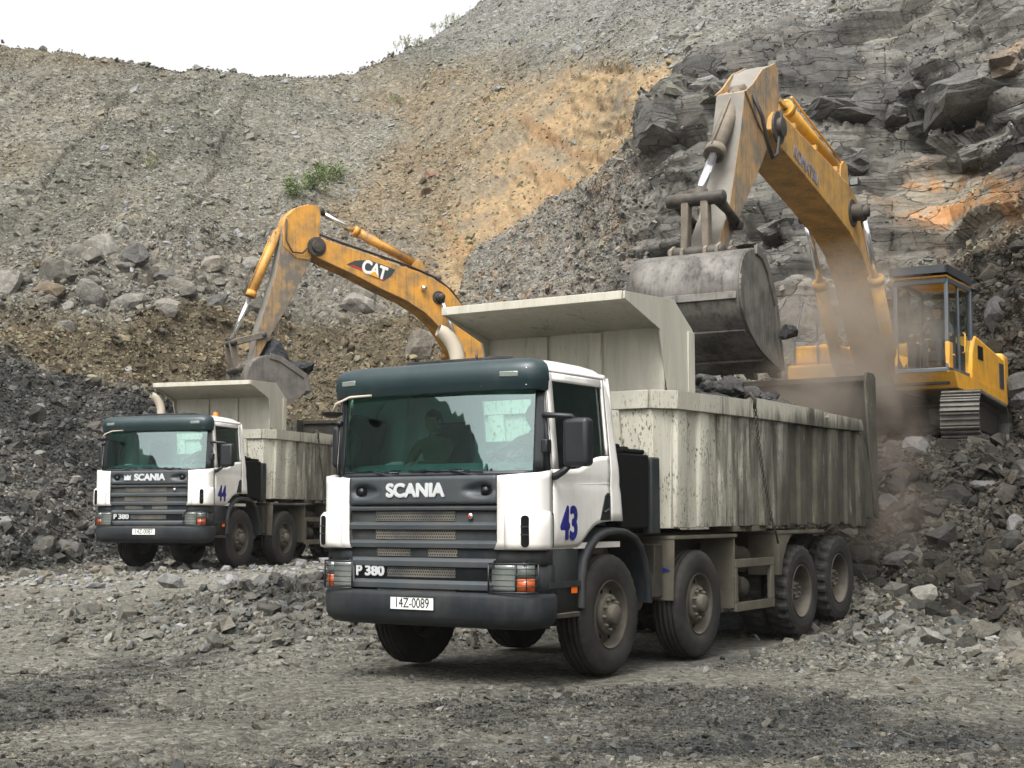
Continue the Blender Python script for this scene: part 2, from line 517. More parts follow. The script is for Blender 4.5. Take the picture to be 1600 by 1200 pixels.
# wheels press the floor flat
TRK = [(-0.093, 14.451, -0.568, 0.0), (-6.45, 28.71, -0.3048, 0.44)]
press = np.zeros(len(flat)); pz = np.zeros(len(flat))
for (tx, ty, yw, tz) in TRK:
    c, s = math.cos(yw), math.sin(yw)
    lx = (gx - tx) * c + (gy - ty) * s
    ly = -(gx - tx) * s + (gy - ty) * c
    m = sstep(1.7, 1.35, np.abs(lx)) * sstep(-1.2, -0.6, ly) * sstep(7.4, 6.9, ly)
    press = np.maximum(press, m); pz = np.where(m > 0, tz - 0.02 - 0.0043 * ly * (tz == 0) + 0.11 * sstep(5.4, 6.0, ly) * (tz == 0), pz)
gd = gd * (1 - 0.75 * press)
prints = np.zeros(len(flat))
for (tx, ty, yw, tz) in TRK:
    c, s_n = math.cos(yw), math.sin(yw)
    lx = (gx - tx) * c + (gy - ty) * s_n; ly = -(gx - tx) * s_n + (gy - ty) * c
    for off_ in (0.0, 3.4, -3.1):
        bend = (0.035 + 0.01 * off_) * np.maximum(-ly, 0) ** 1.7 * 0.35
        for sx_ in (-1.06, 1.06):
            q = np.abs(lx - sx_ + bend - off_)
            band = sstep(0.19, 0.13, q) * sstep(0.3, -0.6, ly) * sstep(-14, -9, ly) * (1.0 if off_ == 0 else 0.6)
            ridge = np.exp(-((q - 0.22) / 0.05) ** 2) * sstep(0.3, -0.6, ly) * sstep(-14, -9, ly)
            gd += -0.022 * band + 0.014 * ridge + 0.009 * band * np.sign(np.sin(ly * 48 + np.where(lx - sx_ + bend - off_ > 0, 1.5, 0)))
            prints = np.maximum(prints, band)
gd += 0
disp = NB * (d * (1 - ground_m))[:, None]
disp[:, 2] += gd * ground_m
W = flat + disp
W[:, 2] = np.where(ground_m > 0, W[:, 2] * (1 - press) + (pz + gd * 0.6) * press, W[:, 2])
# level pads under the two excavators
for (px_, py_, pz_, pr) in ((7.4, 27.5, 2.60, 3.5), (0.6, 37.4, 2.20, 3.2)):
    rr = np.sqrt((W[:, 0] - px_) ** 2 + ((W[:, 1] - py_) * 1.0) ** 2)
    k = sstep(pr + 0.9, pr - 0.6, rr)
    W[:, 2] = W[:, 2] * (1 - k) + (pz_ + 0.10 * fbm(flat, 2.0, 3, 81)) * k
WN = grid_normals(W.reshape(NR, NCc, 3)).reshape(-1, 3)

# colours of the soil and rock (albedo)
def mixc(a, b, m):
    return a * (1 - m[:, None]) + np.array(b) * m[:, None]
nz1 = fbm(flat, 0.5, 4, 101); nz2 = fbm(flat, 3.0, 3, 103); nz3 = fbm(flat * np.array([1, 1, 0.4]), 0.25, 3, 105)
Cc = np.tile(np.array([0.225, 0.218, 0.195]), (len(flat), 1))
Cc = mixc(Cc, (0.165, 0.165, 0.152), sstep(-0.1, 0.5, nz1) * 0.7)
Cc = mixc(Cc, (0.27, 0.25, 0.215), sstep(0.0, 0.5, nz3) * 0.6)
Cc = mixc(Cc, (0.115, 0.105, 0.09), sstep(0.10, 0.02, np.abs(gul)) * sstep(-0.3, 0.3, fbm(flat, 0.12, 2, 68)) * 0.28)
Cc = mixc(Cc, (0.13, 0.13, 0.12), sstep(0.12, 0.45, fbm(flat * np.array([1, .5, .5]), 0.22, 3, 69)) * 0.7)
Cc = mixc(Cc, (0.20, 0.165, 0.12), sstep(0.15, 0.4, fbm(flat, 0.13, 3, 70)) * 0.45)
Cc = mixc(Cc, (0.215, 0.215, 0.215), sstep(120, 20, vv) * sstep(560, 700, uu) * 0.8)
Cc = Cc * (1 - 0.14 * sstep(600, 300, uu))[:, None] * np.array([1.02, 1.0, .96])
Cc = mixc(Cc, (0.24, 0.185, 0.125), soil_m * (0.55 + 0.4 * sstep(-0.3, 0.3, nz1)))
Cc = mixc(Cc, (0.15, 0.12, 0.09), soil_m * sstep(0.05, 0.4, nz2 * 0.5 + nz1 * 0.5) * 0.7)
Cc = mixc(Cc, (0.40, 0.285, 0.17), tan_m * sstep(-0.55, 0.25, nz1 + 0.3 * nz2) * 0.9)
Cc = mixc(Cc, (0.30, 0.17, 0.085), tan_m * sstep(0.10, 0.5, fbm(np.stack([flat[:, 0] * 1.3 + flat[:, 2] * 0.8, flat[:, 1] * 0.1, flat[:, 2] * 0.12], 1), 1.0, 4, 61) + 0.6 * nz3) * 0.6)
Cc = mixc(Cc, (0.19, 0.175, 0.155), bould_m * 0.7)
Cc = mixc(Cc, (0.115, 0.095, 0.066), bench_m * 0.95)
Cc = mixc(Cc, (0.17, 0.14, 0.095), bench_m * sstep(0.0, 0.5, nz2) * 0.6)
Cc = mixc(Cc, (0.042, 0.043, 0.043), dark_m * 0.97)
Cc = mixc(Cc, (0.11, 0.105, 0.10), dark_m * sstep(-0.05, 0.4, nz1 + 0.4 * nz2 + (1 - sstep(0, 180, vv - dark_edge)) * -0.3 + 0.15) * 0.8)
Cc = mixc(Cc, (0.215, 0.20, 0.18), cliff_m * 0.95)
Cc = mixc(Cc, (0.165, 0.160, 0.152), hard * 0.9)
Cc = mixc(Cc, (0.10, 0.098, 0.10), hard * sstep(0.45, 0.9, cv) * 0.7)
Cc = mixc(Cc, (0.22, 0.205, 0.185), hard * sstep(0.5, 1.0, cv2) * 0.6)
rust = np.exp(-(((uu - 1500) / 120) ** 2 + ((vv - 320) / 55) ** 2) ** 2) + 0.6 * np.exp(-(((uu - 1560) / 60) ** 2 + ((vv - 110) / 20) ** 2))
Cc = mixc(Cc, (0.33, 0.285, 0.225), hard * rust.clip(0, 1) * 0.8)
Cc = mixc(Cc, (0.42, 0.20, 0.075), hard * rust.clip(0, 1) * sstep(0.50, 0.56, cv2) * sstep(-0.4, 0.1, nz2) * 0.85)
Cc = mixc(Cc, (0.27, 0.165, 0.09), cliff_m * (1 - hard) * sstep(0.15, 0.45, nz2) * 0.6)
Cc = mixc(Cc, (0.040, 0.037, 0.034), bank_m * 0.95)
Cc = mixc(Cc, (0.075, 0.068, 0.060), bank_m * sstep(0.0, 0.4, nz1) * 0.7)
g_c = np.tile(np.array([0.235, 0.218, 0.190]), (len(flat), 1))
g_c = mixc(g_c, (0.13, 0.125, 0.115), sstep(-0.05, 0.35, nz1 * 0.8 + 0.3 * nz2))
g_c = mixc(g_c, (0.37, 0.34, 0.295), np.maximum(sstep(22, 25, gy) * sstep(2, -2, gx) * 0.8, 0.55 * sstep(0.35, 0.9, 1 - rut) * sstep(0.0, 0.35, fbm(flat, 0.3, 2, 119))))
g_c = mixc(g_c, (0.28, 0.25, 0.20), sstep(0.1, 0.5, nz3) * 0.6)
damp = sstep(0.08, 0.42, fbm(np.stack([gx * 0.35 - gy * 0.1, gy * 1.0, gx * 0], 1), 0.6, 3, 111))
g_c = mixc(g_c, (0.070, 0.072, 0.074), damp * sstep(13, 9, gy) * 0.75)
g_c = mixc(g_c, (0.17, 0.16, 0.14), prints * 0.45)
g_c = mixc(g_c, (0.075, 0.074, 0.072), heap.clip(0, 1) * 0.85)
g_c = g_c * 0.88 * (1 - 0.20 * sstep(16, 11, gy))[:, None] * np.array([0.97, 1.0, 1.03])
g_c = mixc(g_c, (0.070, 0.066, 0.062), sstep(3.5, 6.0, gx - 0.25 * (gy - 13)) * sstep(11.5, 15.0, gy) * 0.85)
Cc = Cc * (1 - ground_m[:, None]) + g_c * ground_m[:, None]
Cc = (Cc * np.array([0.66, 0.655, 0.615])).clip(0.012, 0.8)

def np_mesh(name, V, F, C, mat, nv=4, smooth=False, face=None, bare=None):
    me = bpy.data.meshes.new(name)
    me.vertices.add(len(V)); me.vertices.foreach_set('co', V.astype(np.float32).ravel())
    me.loops.add(F.size); me.loops.foreach_set('vertex_index', F.astype(np.int32).ravel())
    me.polygons.add(len(F))
    me.polygons.foreach_set('loop_start', (np.arange(len(F)) * nv).astype(np.int32))
    me.polygons.foreach_set('loop_total', np.full(len(F), nv, np.int32))
    me.polygons.foreach_set('use_smooth', np.full(len(F), smooth))
    at_ = me.color_attributes.new('soil', 'FLOAT_COLOR', 'POINT')
    at_.data.foreach_set('color', np.concatenate([C, np.ones((len(C), 1))], 1).astype(np.float32).ravel())
    if face is not None:
        a2 = me.attributes.new('face', 'FLOAT', 'POINT'); a2.data.foreach_set('value', face.astype(np.float32))
        a3 = me.attributes.new('bare', 'FLOAT', 'POINT'); a3.data.foreach_set('value', bare.astype(np.float32))
    me.update(calc_edges=True)
    me.materials.append(mat)
    o = bpy.data.objects.new(name, me); COL.objects.link(o)
    return o

def rock_mat(name, chips=1.0, rough=0.95, fine=6.0, bumpd=0.06):
    t = NT(name)
    at_ = t.n.new('ShaderNodeAttribute'); at_.attribute_name = 'soil'
    vec = t.coord()
    vo = t.node('ShaderNodeTexVoronoi', Scale=fine); vo.feature = 'F1'
    nz = t.n.new('ShaderNodeTexNoise'); nz.inputs['Scale'].default_value = 3.0
    t.l.new(vec, nz.inputs['Vector'])
    dv = t.mix(0.12, vec, nz.outputs['Color'], 'ADD')
    t.l.new(dv, vo.inputs['Vector'])
    vo2 = t.node('ShaderNodeTexVoronoi', Scale=fine * 3.1)
    t.l.new(dv, vo2.inputs['Vector'])
    n1 = t.noise(vec, 14, 6, 0.65)
    n2 = t.noise(vec, 1.3, 5, 0.6)
    sep = t.n.new('ShaderNodeSeparateColor'); t.l.new(vo.outputs['Color'], sep.inputs[0])
    sep2 = t.n.new('ShaderNodeSeparateColor'); t.l.new(vo2.outputs['Color'], sep2.inputs[0])
    v1 = t.ramp(sep.outputs[0], [(0.0, 0.62), (0.5, 0.95), (0.85, 1.15), (1.0, 1.55)])
    v2 = t.ramp(sep2.outputs[1], [(0.0, 0.72), (0.6, 1.0), (1.0, 1.4)])
    v3 = t.ramp(n1, [(0.25, 0.72), (0.55, 1.0), (0.8, 1.3)])
    v4 = t.ramp(n2, [(0.3, 0.85), (0.7, 1.15)])
    fa = t.n.new('ShaderNodeAttribute'); fa.attribute_name = 'face'
    fac = fa.outputs['Fac']
    ba = t.n.new('ShaderNodeAttribute'); ba.attribute_name = 'bare'
    soft = t.math('SUBTRACT', 1.0, t.math('MAXIMUM', t.math('MULTIPLY', fac, 0.75), t.math('MULTIPLY', ba.outputs['Fac'], 0.6)))
    # bedding and joints of the cut face
    mp = t.coord((0.75, 0.55, 1.9), (0, 0.16, 0.1))
    nzb = t.n.new('ShaderNodeTexNoise'); nzb.inputs['Scale'].default_value = 0.9; nzb.inputs['Detail'].default_value = 4; t.l.new(vec, nzb.inputs['Vector'])
    dv2 = t.mix(0.9, mp, nzb.outputs['Color'], 'ADD')
    ve = t.node('ShaderNodeTexVoronoi', Scale=1.0); ve.feature = 'DISTANCE_TO_EDGE'; t.l.new(dv2, ve.inputs['Vector'])
    vc = t.node('ShaderNodeTexVoronoi', Scale=1.0); t.l.new(dv2, vc.inputs['Vector'])
    sc_ = t.n.new('ShaderNodeSeparateColor'); t.l.new(vc.outputs['Color'], sc_.inputs[0])
    crk = t.math('MULTIPLY', t.ramp(ve.outputs['Distance'], [(0.0, 1.0), (0.022, 0.0)]), t.math('MULTIPLY', fac, t.ramp(n2, [(0.42, 0.0), (0.56, 1.0)])))
    bedl = t.noise(t.coord((0.5, 0.5, 7.0), (0, 0.16, 0)), 1.0, 5, 0.65, 0.5)
    crk2 = t.math('MULTIPLY', t.ramp(bedl, [(0.36, 0.7), (0.48, 0.0)]), fac)
    c = t.mix(t.math('MULTIPLY', soft, chips), at_.outputs['Color'], v1, 'MULTIPLY')
    c = t.mix(t.math('MULTIPLY', soft, chips * 0.8), c, v2, 'MULTIPLY')
    c = t.mix(fac, c, t.ramp(sc_.outputs[0], [(0.0, 0.7), (1.0, 1.3)]), 'MULTIPLY')
    c = t.mix(t.math('MULTIPLY', crk, 0.5), c, (0.02, 0.02, 0.02)); c = t.mix(t.math('MULTIPLY', crk2, 0.5), c, (0.03, 0.03, 0.03))
    c = t.mix(0.9, c, v3, 'MULTIPLY'); c = t.mix(0.8, c, v4, 'MULTIPLY')
    t.base(c)
    t.rough(rough)
    t.bs.inputs['Specular IOR Level'].default_value = 0.06
    hgt = t.math('ADD', t.math('MULTIPLY', sep.outputs[1], 0.5), t.math('MULTIPLY', n1, 0.9))
    hgt = t.math('SUBTRACT', hgt, t.math('MULTIPLY', vo.outputs['Distance'], 0.9))
    hgt = t.math('ADD', hgt, t.math('MULTIPLY', sep2.outputs[0], 0.25))
    hgt = t.math('MULTIPLY', hgt, soft)
    hgt = t.math('SUBTRACT', hgt, t.math('MULTIPLY', crk, 2.0)); hgt = t.math('SUBTRACT', hgt, crk2)
    hgt = t.math('ADD', hgt, t.math('MULTIPLY', t.math('MULTIPLY', sc_.outputs[1], fac), 1.2))
    t.bump(hgt, 0.75, bumpd)
    return t.m

M_TERR = rock_mat('pit_rock_and_soil')
M_ROCK = rock_mat('loose_rock', chips=0.35, fine=4.0)
M_GROUND = rock_mat('pit_floor_grit', chips=1.0, fine=17.0, bumpd=0.03)

idx = np.arange(NR * NCc).reshape(NR, NCc)
F = np.stack([idx[:-1, :-1], idx[:-1, 1:], idx[1:, 1:], idx[1:, :-1]], -1)
rowcut = RG - 1
Fg = F[:rowcut].reshape(-1, 4); Fh = F[rowcut:].reshape(-1, 4)
def sub_mesh(name, Fs, mat):
    used = np.unique(Fs); mp = np.full(NR * NCc, -1); mp[used] = np.arange(len(used))
    return np_mesh(name, W[used], mp[Fs], Cc[used], mat, smooth=True, face=hard[used] * (1 - ground_m[used]), bare=np.maximum(tan_m, 0.35 * soil_m)[used])
tag(sub_mesh('ground', Fg, M_GROUND), kind='structure')
tag(sub_mesh('hillside', Fh, M_TERR), kind='structure')

# the floor and hills round the sides and behind the viewpoint
def surround():
    n, vs, fs, cs = 360, [], [], []
    rad = [0.0, 3, 6, 10, 15, 20, 26, 33, 40, 50, 65, 90]
    for i, r in enumerate(rad):
        for k in range(n):
            az = math.pi * 2 * k / n
            x, y = r * math.sin(az), r * math.cos(az)
            # height of the wall by direction (left-hand wall high, sinking behind)
            dg = math.degrees(az) % 360
            top = np.interp(dg, [0, 60, 90, 130, 180, 200, 208, 215, 223, 240, 244, 252, 259, 268, 290, 330, 360], [0, 26, 24, 14, 5, 7, 12, 16.8, 18.7, 20.2, 20.6, 21.5, 21.4, 21.6, 25, 26, 0])
            foot = np.interp(dg, [0, 60, 120, 180, 240, 300, 360], [30, 14, 16, 30, 30, 26, 30])
            z = top * max(0, min(1, (r - foot) / 36)) if r > foot else 0
            z += (.5 * mnoise.noise((x * 0.12, y * 0.12, 0)) + .5 * mnoise.noise((x * 0.5, y * 0.5, 3))) * min(1, r / 30) * (1 if z > 0 else 0.05)
            front = math.cos(az) > 0.70
            z -= 0.06 if not front else 0.35 + 0.03 * r
            vs.append((x, y, z))
            cs.append((0.17, 0.155, 0.13) if z < 1.5 else (0.035, 0.040, 0.038))
    for i in range(len(rad) - 1):
        for k in range(n):
            k2 = (k + 1) % n
            a0 = math.degrees(2 * math.pi * (k + 0.5) / n)
            if (a0 < 31 or a0 > 329) and rad[i] > 5: continue
            fs.append((i * n + k, i * n + k2, (i + 1) * n + k2, (i + 1) * n + k))
    o = np_mesh('surrounding_ground', np.array(vs, float), np.array(fs), np.array(cs, float), M_TERR, smooth=True)
    tag(o, kind='structure')
surround()

# ---------------------------------------------------------------- loose rock
def _protos():
    r_ = random.Random(4); out = []; fs = None
    for k in range(10):
        bm = bmesh.new(); bmesh.ops.create_icosphere(bm, subdivisions=1, radius=1.0)
        for j in range(9):
            dd = Vector((r_.gauss(0, 1), r_.gauss(0, 1), r_.gauss(0, 1))).normalized(); h = r_.uniform(.5, .8)
            for v in bm.verts:
                q = v.co.dot(dd)
                if q > h: v.co -= dd * (q - h)
        out.append([tuple(v.co) for v in bm.verts]); fs = [[v.index for v in f.verts] for f in bm.faces]
        bm.free()
    return np.array(out), np.array(fs)
PROTO_V, PROTO_F = _protos()

def scatter_rocks(name, mask, count, smin, smax, power, label_kind, flatness=(0.25, 0.7), cscale=1.0, seed=1, embed=0.25, cmix=0.35, tint=None, lump_from=0.11, power_d=1.6):
    rng = np.random.default_rng(seed)
    area = np.linalg.norm(np.cross(np.gradient(W.reshape(NR, NCc, 3), axis=1), np.gradient(W.reshape(NR, NCc, 3), axis=0)), axis=2).reshape(-1)
    w = area * mask / np.maximum(dist, 3) ** power_d
    w = w / w.sum()
    pick = rng.choice(len(W), count, p=w)
    jit = rng.normal(0, 1, (count, 3)) * (0.5 * np.sqrt(area[pick]))[:, None]
    nn = WN[pick]
    jit -= nn * np.sum(jit * nn, 1, keepdims=True)
    C = W[pick] + jit
    r = rng.random(count)
    size = smin * (1 - r * (1 - (smin / smax) ** power)) ** (-1 / power)
    # two families: thin shale slabs (jittered boxes) and blocky lumps (cut spheres) for the larger sizes
    sc = np.stack([size, size * rng.uniform(0.5, 1.0, count), size * rng.uniform(*flatness, count)], 1)
    lump_ = (size > lump_from) & (rng.random(count) < 0.72)
    outs = []
    for fam in (0, 1):
        sel = np.where(lump_ == bool(fam))[0]
        n_ = len(sel)
        if n_ == 0: continue
        if fam == 0:
            box = np.array([(x, y, z) for z in (-1, 1) for y in (-1, 1) for x in (-1, 1)], float) * 0.5
            V = np.repeat(box[None], n_, 0) + rng.uniform(-0.24, 0.24, (n_, 8, 3))
            V[:, 4:, :2] *= rng.uniform(0.45, 0.95, (n_, 1, 2))
            Fp = np.array([(0, 2, 3, 1), (4, 5, 7, 6), (0, 1, 5, 4), (2, 6, 7, 3), (0, 4, 6, 2), (1, 3, 7, 5)])
        else:
            V = PROTO_V[rng.integers(0, len(PROTO_V), n_)] * 0.56
            V = V * (1 + rng.normal(0, 0.035, (n_, V.shape[1], 1)))
            Fp = PROTO_F
        outs.append(place(sel, V * sc[sel][:, None], Fp, rng, count, nn, C, sc, embed, pick, cmix, cscale, tint))
    off = 0; VV, FF, CC3 = [], [], []
    for V, Fq, cc in outs:
        for fa in (Fq,): FF.append(fa + off)
        VV.append(V); CC3.append(cc); off += len(V)
    # quads and triangles kept as degenerate-free triangles
    tris = [np.concatenate([f[:, [0, 1, 2]], f[:, [0, 2, 3]]]) if f.shape[1] == 4 else f for f in FF]
    o = np_mesh(name, np.concatenate(VV), np.concatenate(tris), np.concatenate(CC3), M_ROCK, nv=3)
    tag(o, label_kind, 'loose rock', kind='stuff')
    return o

def place(sel, V, Fp, rng, count, nn_, C_, sc_, embed, pick_, cmix, cscale, tint):
    count = len(sel); nn = nn_[sel]; C = C_[sel]; sc = sc_[sel]; pick = pick_[sel]; nvp = V.shape[1]
    # rotate: yaw then lean towards the slope normal with some tumble
    yaw = rng.uniform(0, 2 * np.pi, count)
    c, s = np.cos(yaw), np.sin(yaw)
    Rz = np.zeros((count, 3, 3)); Rz[:, 0, 0] = c; Rz[:, 0, 1] = -s; Rz[:, 1, 0] = s; Rz[:, 1, 1] = c; Rz[:, 2, 2] = 1
    z = nn + rng.normal(0, 0.38, (count, 3)); z /= np.linalg.norm(z, axis=1, keepdims=True)
    x = np.cross(np.array([0, 1.0, 0.001]), z); x /= np.linalg.norm(x, axis=1, keepdims=True)
    y = np.cross(z, x)
    B = np.stack([x, y, z], 2)
    V = np.einsum('nij,njk,nlk->nli', B, Rz, V)
    V += C[:, None] + (nn * (sc[:, 2] * (0.5 - embed))[:, None])[:, None]
    Fq = (Fp[None] + (np.arange(count) * nvp)[:, None, None]).reshape(-1, Fp.shape[1])
    base = Cc[pick]
    val = rng.lognormal(0.08, cmix, (count, 1))
    hue = 1 + rng.normal(0, 1.0, (count, 1)) * np.array([0.035, 0.0, -0.045])
    cc = base * val * hue * cscale
    if tint is not None:
        m = rng.random((count, 1)) < tint[1]
        cc = np.where(m, np.array(tint[0]) * val, cc)
    cc = np.repeat(cc.clip(0.012, 0.22), nvp, 0)
    return V.reshape(-1, 3), Fq, cc

inview = (uu > -60) & (uu < 1660) & (vv > -40) & (vv < 1240)
tr_m = (1 - press)
padk = np.ones(len(W))
for (px_, py_, pr) in ((7.4, 27.9, 2.2), (0.6, 37.4, 2.4)):
    padk *= sstep(pr - 0.2, pr + 0.3, np.hypot(W[:, 0] - px_, W[:, 1] - py_))
gr = ground_m * tr_m * inview
scatter_rocks('floor_gravel', gr * (1 - 0.7 * prints) * (0.12 + 0.88 * sstep(-0.25, 0.25, nz1)) * (0.35 + 0.65 * sstep(0.25, 0.7, rut)) * (1 - 0.75 * sstep(23, 26, gy) * sstep(2, -2, gx)), 85000, 0.011, 0.11, 2.7, 'flat grey stone chips strewn over the pit floor', seed=2, cscale=0.86, cmix=0.36, lump_from=.045, power_d=2.1)
scatter_rocks('broken_shale', ground_m * tr_m * inview * heap.clip(0, 1) ** 1.2, 14000, 0.03, 0.30, 2.2, 'low spread of broken grey shale slabs between and beside the trucks', seed=3, cscale=1.1, cmix=0.3)
hill = (1 - ground_m) * inview * padk
scatter_rocks('talus', hill * (1 - cliff_m) * (1 - dark_m) * (1 - bench_m) * (1 - bank_m) * (1 - 0.93 * tan_m) * (0.25 + sstep(-0.35, 0.25, nz1)), 60000, 0.08, 0.60, 2.9, 'pale grey stones covering the big talus slope', seed=4, cscale=1.30, cmix=0.36, embed=0.35)
scatter_rocks('slope_rubble', hill * (dark_m * 1.0 + bench_m * 0.9), 26000, 0.05, 0.55, 2.5, 'dark coaly stones and clods on the slope behind the left truck', seed=5, cscale=1.3, cmix=0.45)
scatter_rocks('bank_rubble', hill * (bank_m + 0.15 * cliff_m * (1 - hard)), 36000, 0.04, 0.50, 2.4, 'dark broken rock of the bank under the right excavator', seed=6, cscale=1.05, cmix=0.42)
scatter_rocks('face_rubble', hill * (cliff_m * (0.06 + 0.6 * (1 - hard)) + 0.08 * tan_m), 12000, 0.06, 0.36, 2.8, 'loose grey chips lying on the rock face and tan soil', seed=7, cscale=1.1, cmix=0.3, embed=0.4)
# ---------------------------------------------------------------- materials of the machines
def paint(name, col, dirt=(0.16, 0.14, 0.11), amount=0.35, rough=0.35, streak=True, scale=1.0, low=None, coat=0.3, spots=0.0):
    """painted metal with dust films, run marks and spots. low=(z0,z1): splashed mud between these heights"""
    t = NT(name)
    v = t.coord()
    n1 = t.noise(v, 2.2 * scale, 6, 0.62)
    n2 = t.noise(t.coord((14, 14, 0.8)), 1.0 * scale, 4, 0.6)
    n3 = t.noise(v, 40 * scale, 3, 0.6)
    m = t.ramp(n1, [(0.40, 0.0), (0.75, amount)])
    if streak:
        m = t.math('ADD', m, t.math('MULTIPLY', t.ramp(n2, [(0.50, 0.0), (0.75, 1.0)]), amount * 0.6), True)
    if low:
        sp = t.n.new('ShaderNodeSeparateXYZ'); t.l.new(v, sp.inputs[0])
        g = t.math('DIVIDE', t.math('SUBTRACT', low[1], sp.outputs[2]), low[1] - low[0], True)
        g = t.math('MULTIPLY', g, t.ramp(n1, [(0.3, 0.3), (0.65, 1.0)]))
        m = t.math('MAXIMUM', m, g)
    if spots:
        m = t.math('MAXIMUM', m, t.ramp(n3, [(0.64, 0.0), (0.69, spots)]))
    c = t.mix(m, col, dirt)
    t.base(c)
    t.rough(t.mix(m, (rough,) * 3, (0.85,) * 3))
    t.bs.inputs['Coat Weight'].default_value = coat
    if coat < 0.05: t.bs.inputs['Specular IOR Level'].default_value = 0.3
    t.bs.inputs['Coat Roughness'].default_value = 0.15
    t.bump(n1, 0.06, 0.01)
    return t.m

def plain(name, col, rough=0.6, metal=0.0, var=0.25, scale=6.0, bump=0.1):
    t = NT(name)
    v = t.coord()
    n = t.noise(v, scale, 5, 0.6)
    c = t.mix(t.ramp(n, [(0.3, 0.0), (0.7, 1.0)]), tuple(x * (1 - var) for x in col), tuple(x * (1 + var) for x in col))
    t.base(c); t.rough(rough); t.bs.inputs['Metallic'].default_value = metal
    if bump: t.bump(t.noise(v, scale * 8, 3, 0.6), bump, 0.01)
    return t.m

def dusty(name, col, dust=(0.17, 0.15, 0.12), amt=0.6, rough=0.7, scale=4.0):
    """dark part with dust lying on its upward faces and in blotches"""
    t = NT(name)
    v = t.coord()
    n = t.noise(v, scale, 6, 0.65)
    g = t.n.new('ShaderNodeNewGeometry')
    s = t.n.new('ShaderNodeSeparateXYZ'); t.l.new(g.outputs['Normal'], s.inputs[0])
    upf = t.math('MULTIPLY', t.math('MAXIMUM', s.outputs[2], 0.0), 0.6)
    m = t.math('MULTIPLY', t.math('ADD', upf, t.ramp(n, [(0.35, 0.1), (0.7, 0.9)])), amt, True)
    t.base(t.mix(m, col, dust)); t.rough(rough)
    t.bump(t.noise(v, scale * 10, 4, 0.6), 0.15, 0.01)
    t.bs.inputs['Specular IOR Level'].default_value = 0.2
    return t.m

def bed_paint(name, allover=False):
    """cream paint of the dump body, scraped and caked, worst towards the tail"""
    t = NT(name)
    v = t.coord()
    sp = t.n.new('ShaderNodeSeparateXYZ'); t.l.new(v, sp.inputs[0])
    fine = t.noise(t.coord((5, 5, 0.8)), 1.0, 6, 0.68, 1.0)
    broad = t.noise(t.coord((1.4, 1.4, 0.35)), 1.0, 5, 0.6, 0.3)
    blot = t.noise(v, 3.0, 6, 0.7)
    spk = t.noise(t.coord((46, 46, 19)), 1.0, 3, 0.6)
    thin = t.noise(t.coord((17, 17, 1.5)), 1.0, 6, 0.72, 1.2)
    # more dirt behind y = 2
    rear = t.math('DIVIDE', t.math('SUBTRACT', sp.outputs[1], 1.7), 3.2, True)
    lowr = t.math('DIVIDE', t.math('SUBTRACT', 2.9, sp.outputs[2]), 0.4, True)
    rr = t.math('MULTIPLY', rear, lowr if not allover else 1.0)
    fr_, br_ = t.ramp(fine, [(0.32, 0.0), (0.68, 1.0)]), t.ramp(broad, [(0.34, 0.0), (0.66, 1.0)])
    a = t.math('ADD', t.math('MULTIPLY', fr_, 0.40), t.math('MULTIPLY', br_, 0.36))
    a = t.math('ADD', a, t.math('MULTIPLY', rr, 0.80))
    a = t.math('ADD', a, t.math('MULTIPLY', t.math('SUBTRACT', t.ramp(thin, [(0.36, 0.0), (0.64, 1.0)]), 0.5), 0.20))
    m = t.ramp(a, [(0.52, 0.0), (0.64, 0.38), (0.82, 0.82), (1.1, 0.97)])
    m2 = t.math('MULTIPLY', t.ramp(spk, [(0.565, 0.0), (0.60, 1.0)]), t.ramp(blot, [(0.42, 0.0), (0.55, 0.95)]))
    m2 = t.math('MULTIPLY', m2, lowr)
    m = t.math('MAXIMUM', m, m2)
    dirt = t.mix(t.ramp(blot, [(0.35, 0.0), (0.7, 1.0)]), (0.020, 0.0185, 0.012), (0.064, 0.059, 0.038))
    base = t.mix(t.ramp(fine, [(0.3, 0.0), (0.7, 1.0)]), (0.325, 0.31, 0.25), (0.45, 0.43, 0.36))
    rust = t.math('MULTIPLY', t.ramp(thin, [(0.68, 0.0), (0.74, 1.0)]), 0.35)
    base = t.mix(rust, base, (0.20, 0.13, 0.07))
    c = t.mix(m, base, dirt)
    # bright scrape runs through the dirt
    sc = t.math('MULTIPLY', t.ramp(thin, [(0.60, 0.0), (0.66, 0.8)]), rr)
    c = t.mix(sc, c, (0.34, 0.335, 0.26))
    t.base(c); t.rough(0.75)
    t.bump(t.math('ADD', fine, t.math('MULTIPLY', spk, 0.3)), 0.18, 0.02)
    return t.m

def glass_mat(name, tint, refl=0.9, rough=0.02, spec_floor=0.05, mult=1.3):
    m = bpy.data.materials.new(name); m.use_nodes = True
    n, l = m.node_tree.nodes, m.node_tree.links
    n.clear()
    tr = n.new('ShaderNodeBsdfTransparent'); tr.inputs[0].default_value = (*tint, 1)
    gl = n.new('ShaderNodeBsdfGlossy'); gl.inputs['Roughness'].default_value = rough
    gl.inputs['Color'].default_value = (refl * .82, refl, refl * .98, 1)
    fr = n.new('ShaderNodeFresnel'); fr.inputs['IOR'].default_value = 1.55
    ad = n.new('ShaderNodeMath'); ad.operation = 'MULTIPLY_ADD'; ad.use_clamp = True
    ad.inputs[1].default_value = mult; ad.inputs[2].default_value = spec_floor
    l.new(fr.outputs[0], ad.inputs[0])
    mx = n.new('ShaderNodeMixShader'); l.new(ad.outputs[0], mx.inputs[0]); l.new(tr.outputs[0], mx.inputs[1]); l.new(gl.outputs[0], mx.inputs[2])
    o = n.new('ShaderNodeOutputMaterial'); l.new(mx.outputs[0], o.inputs[0])
    return m

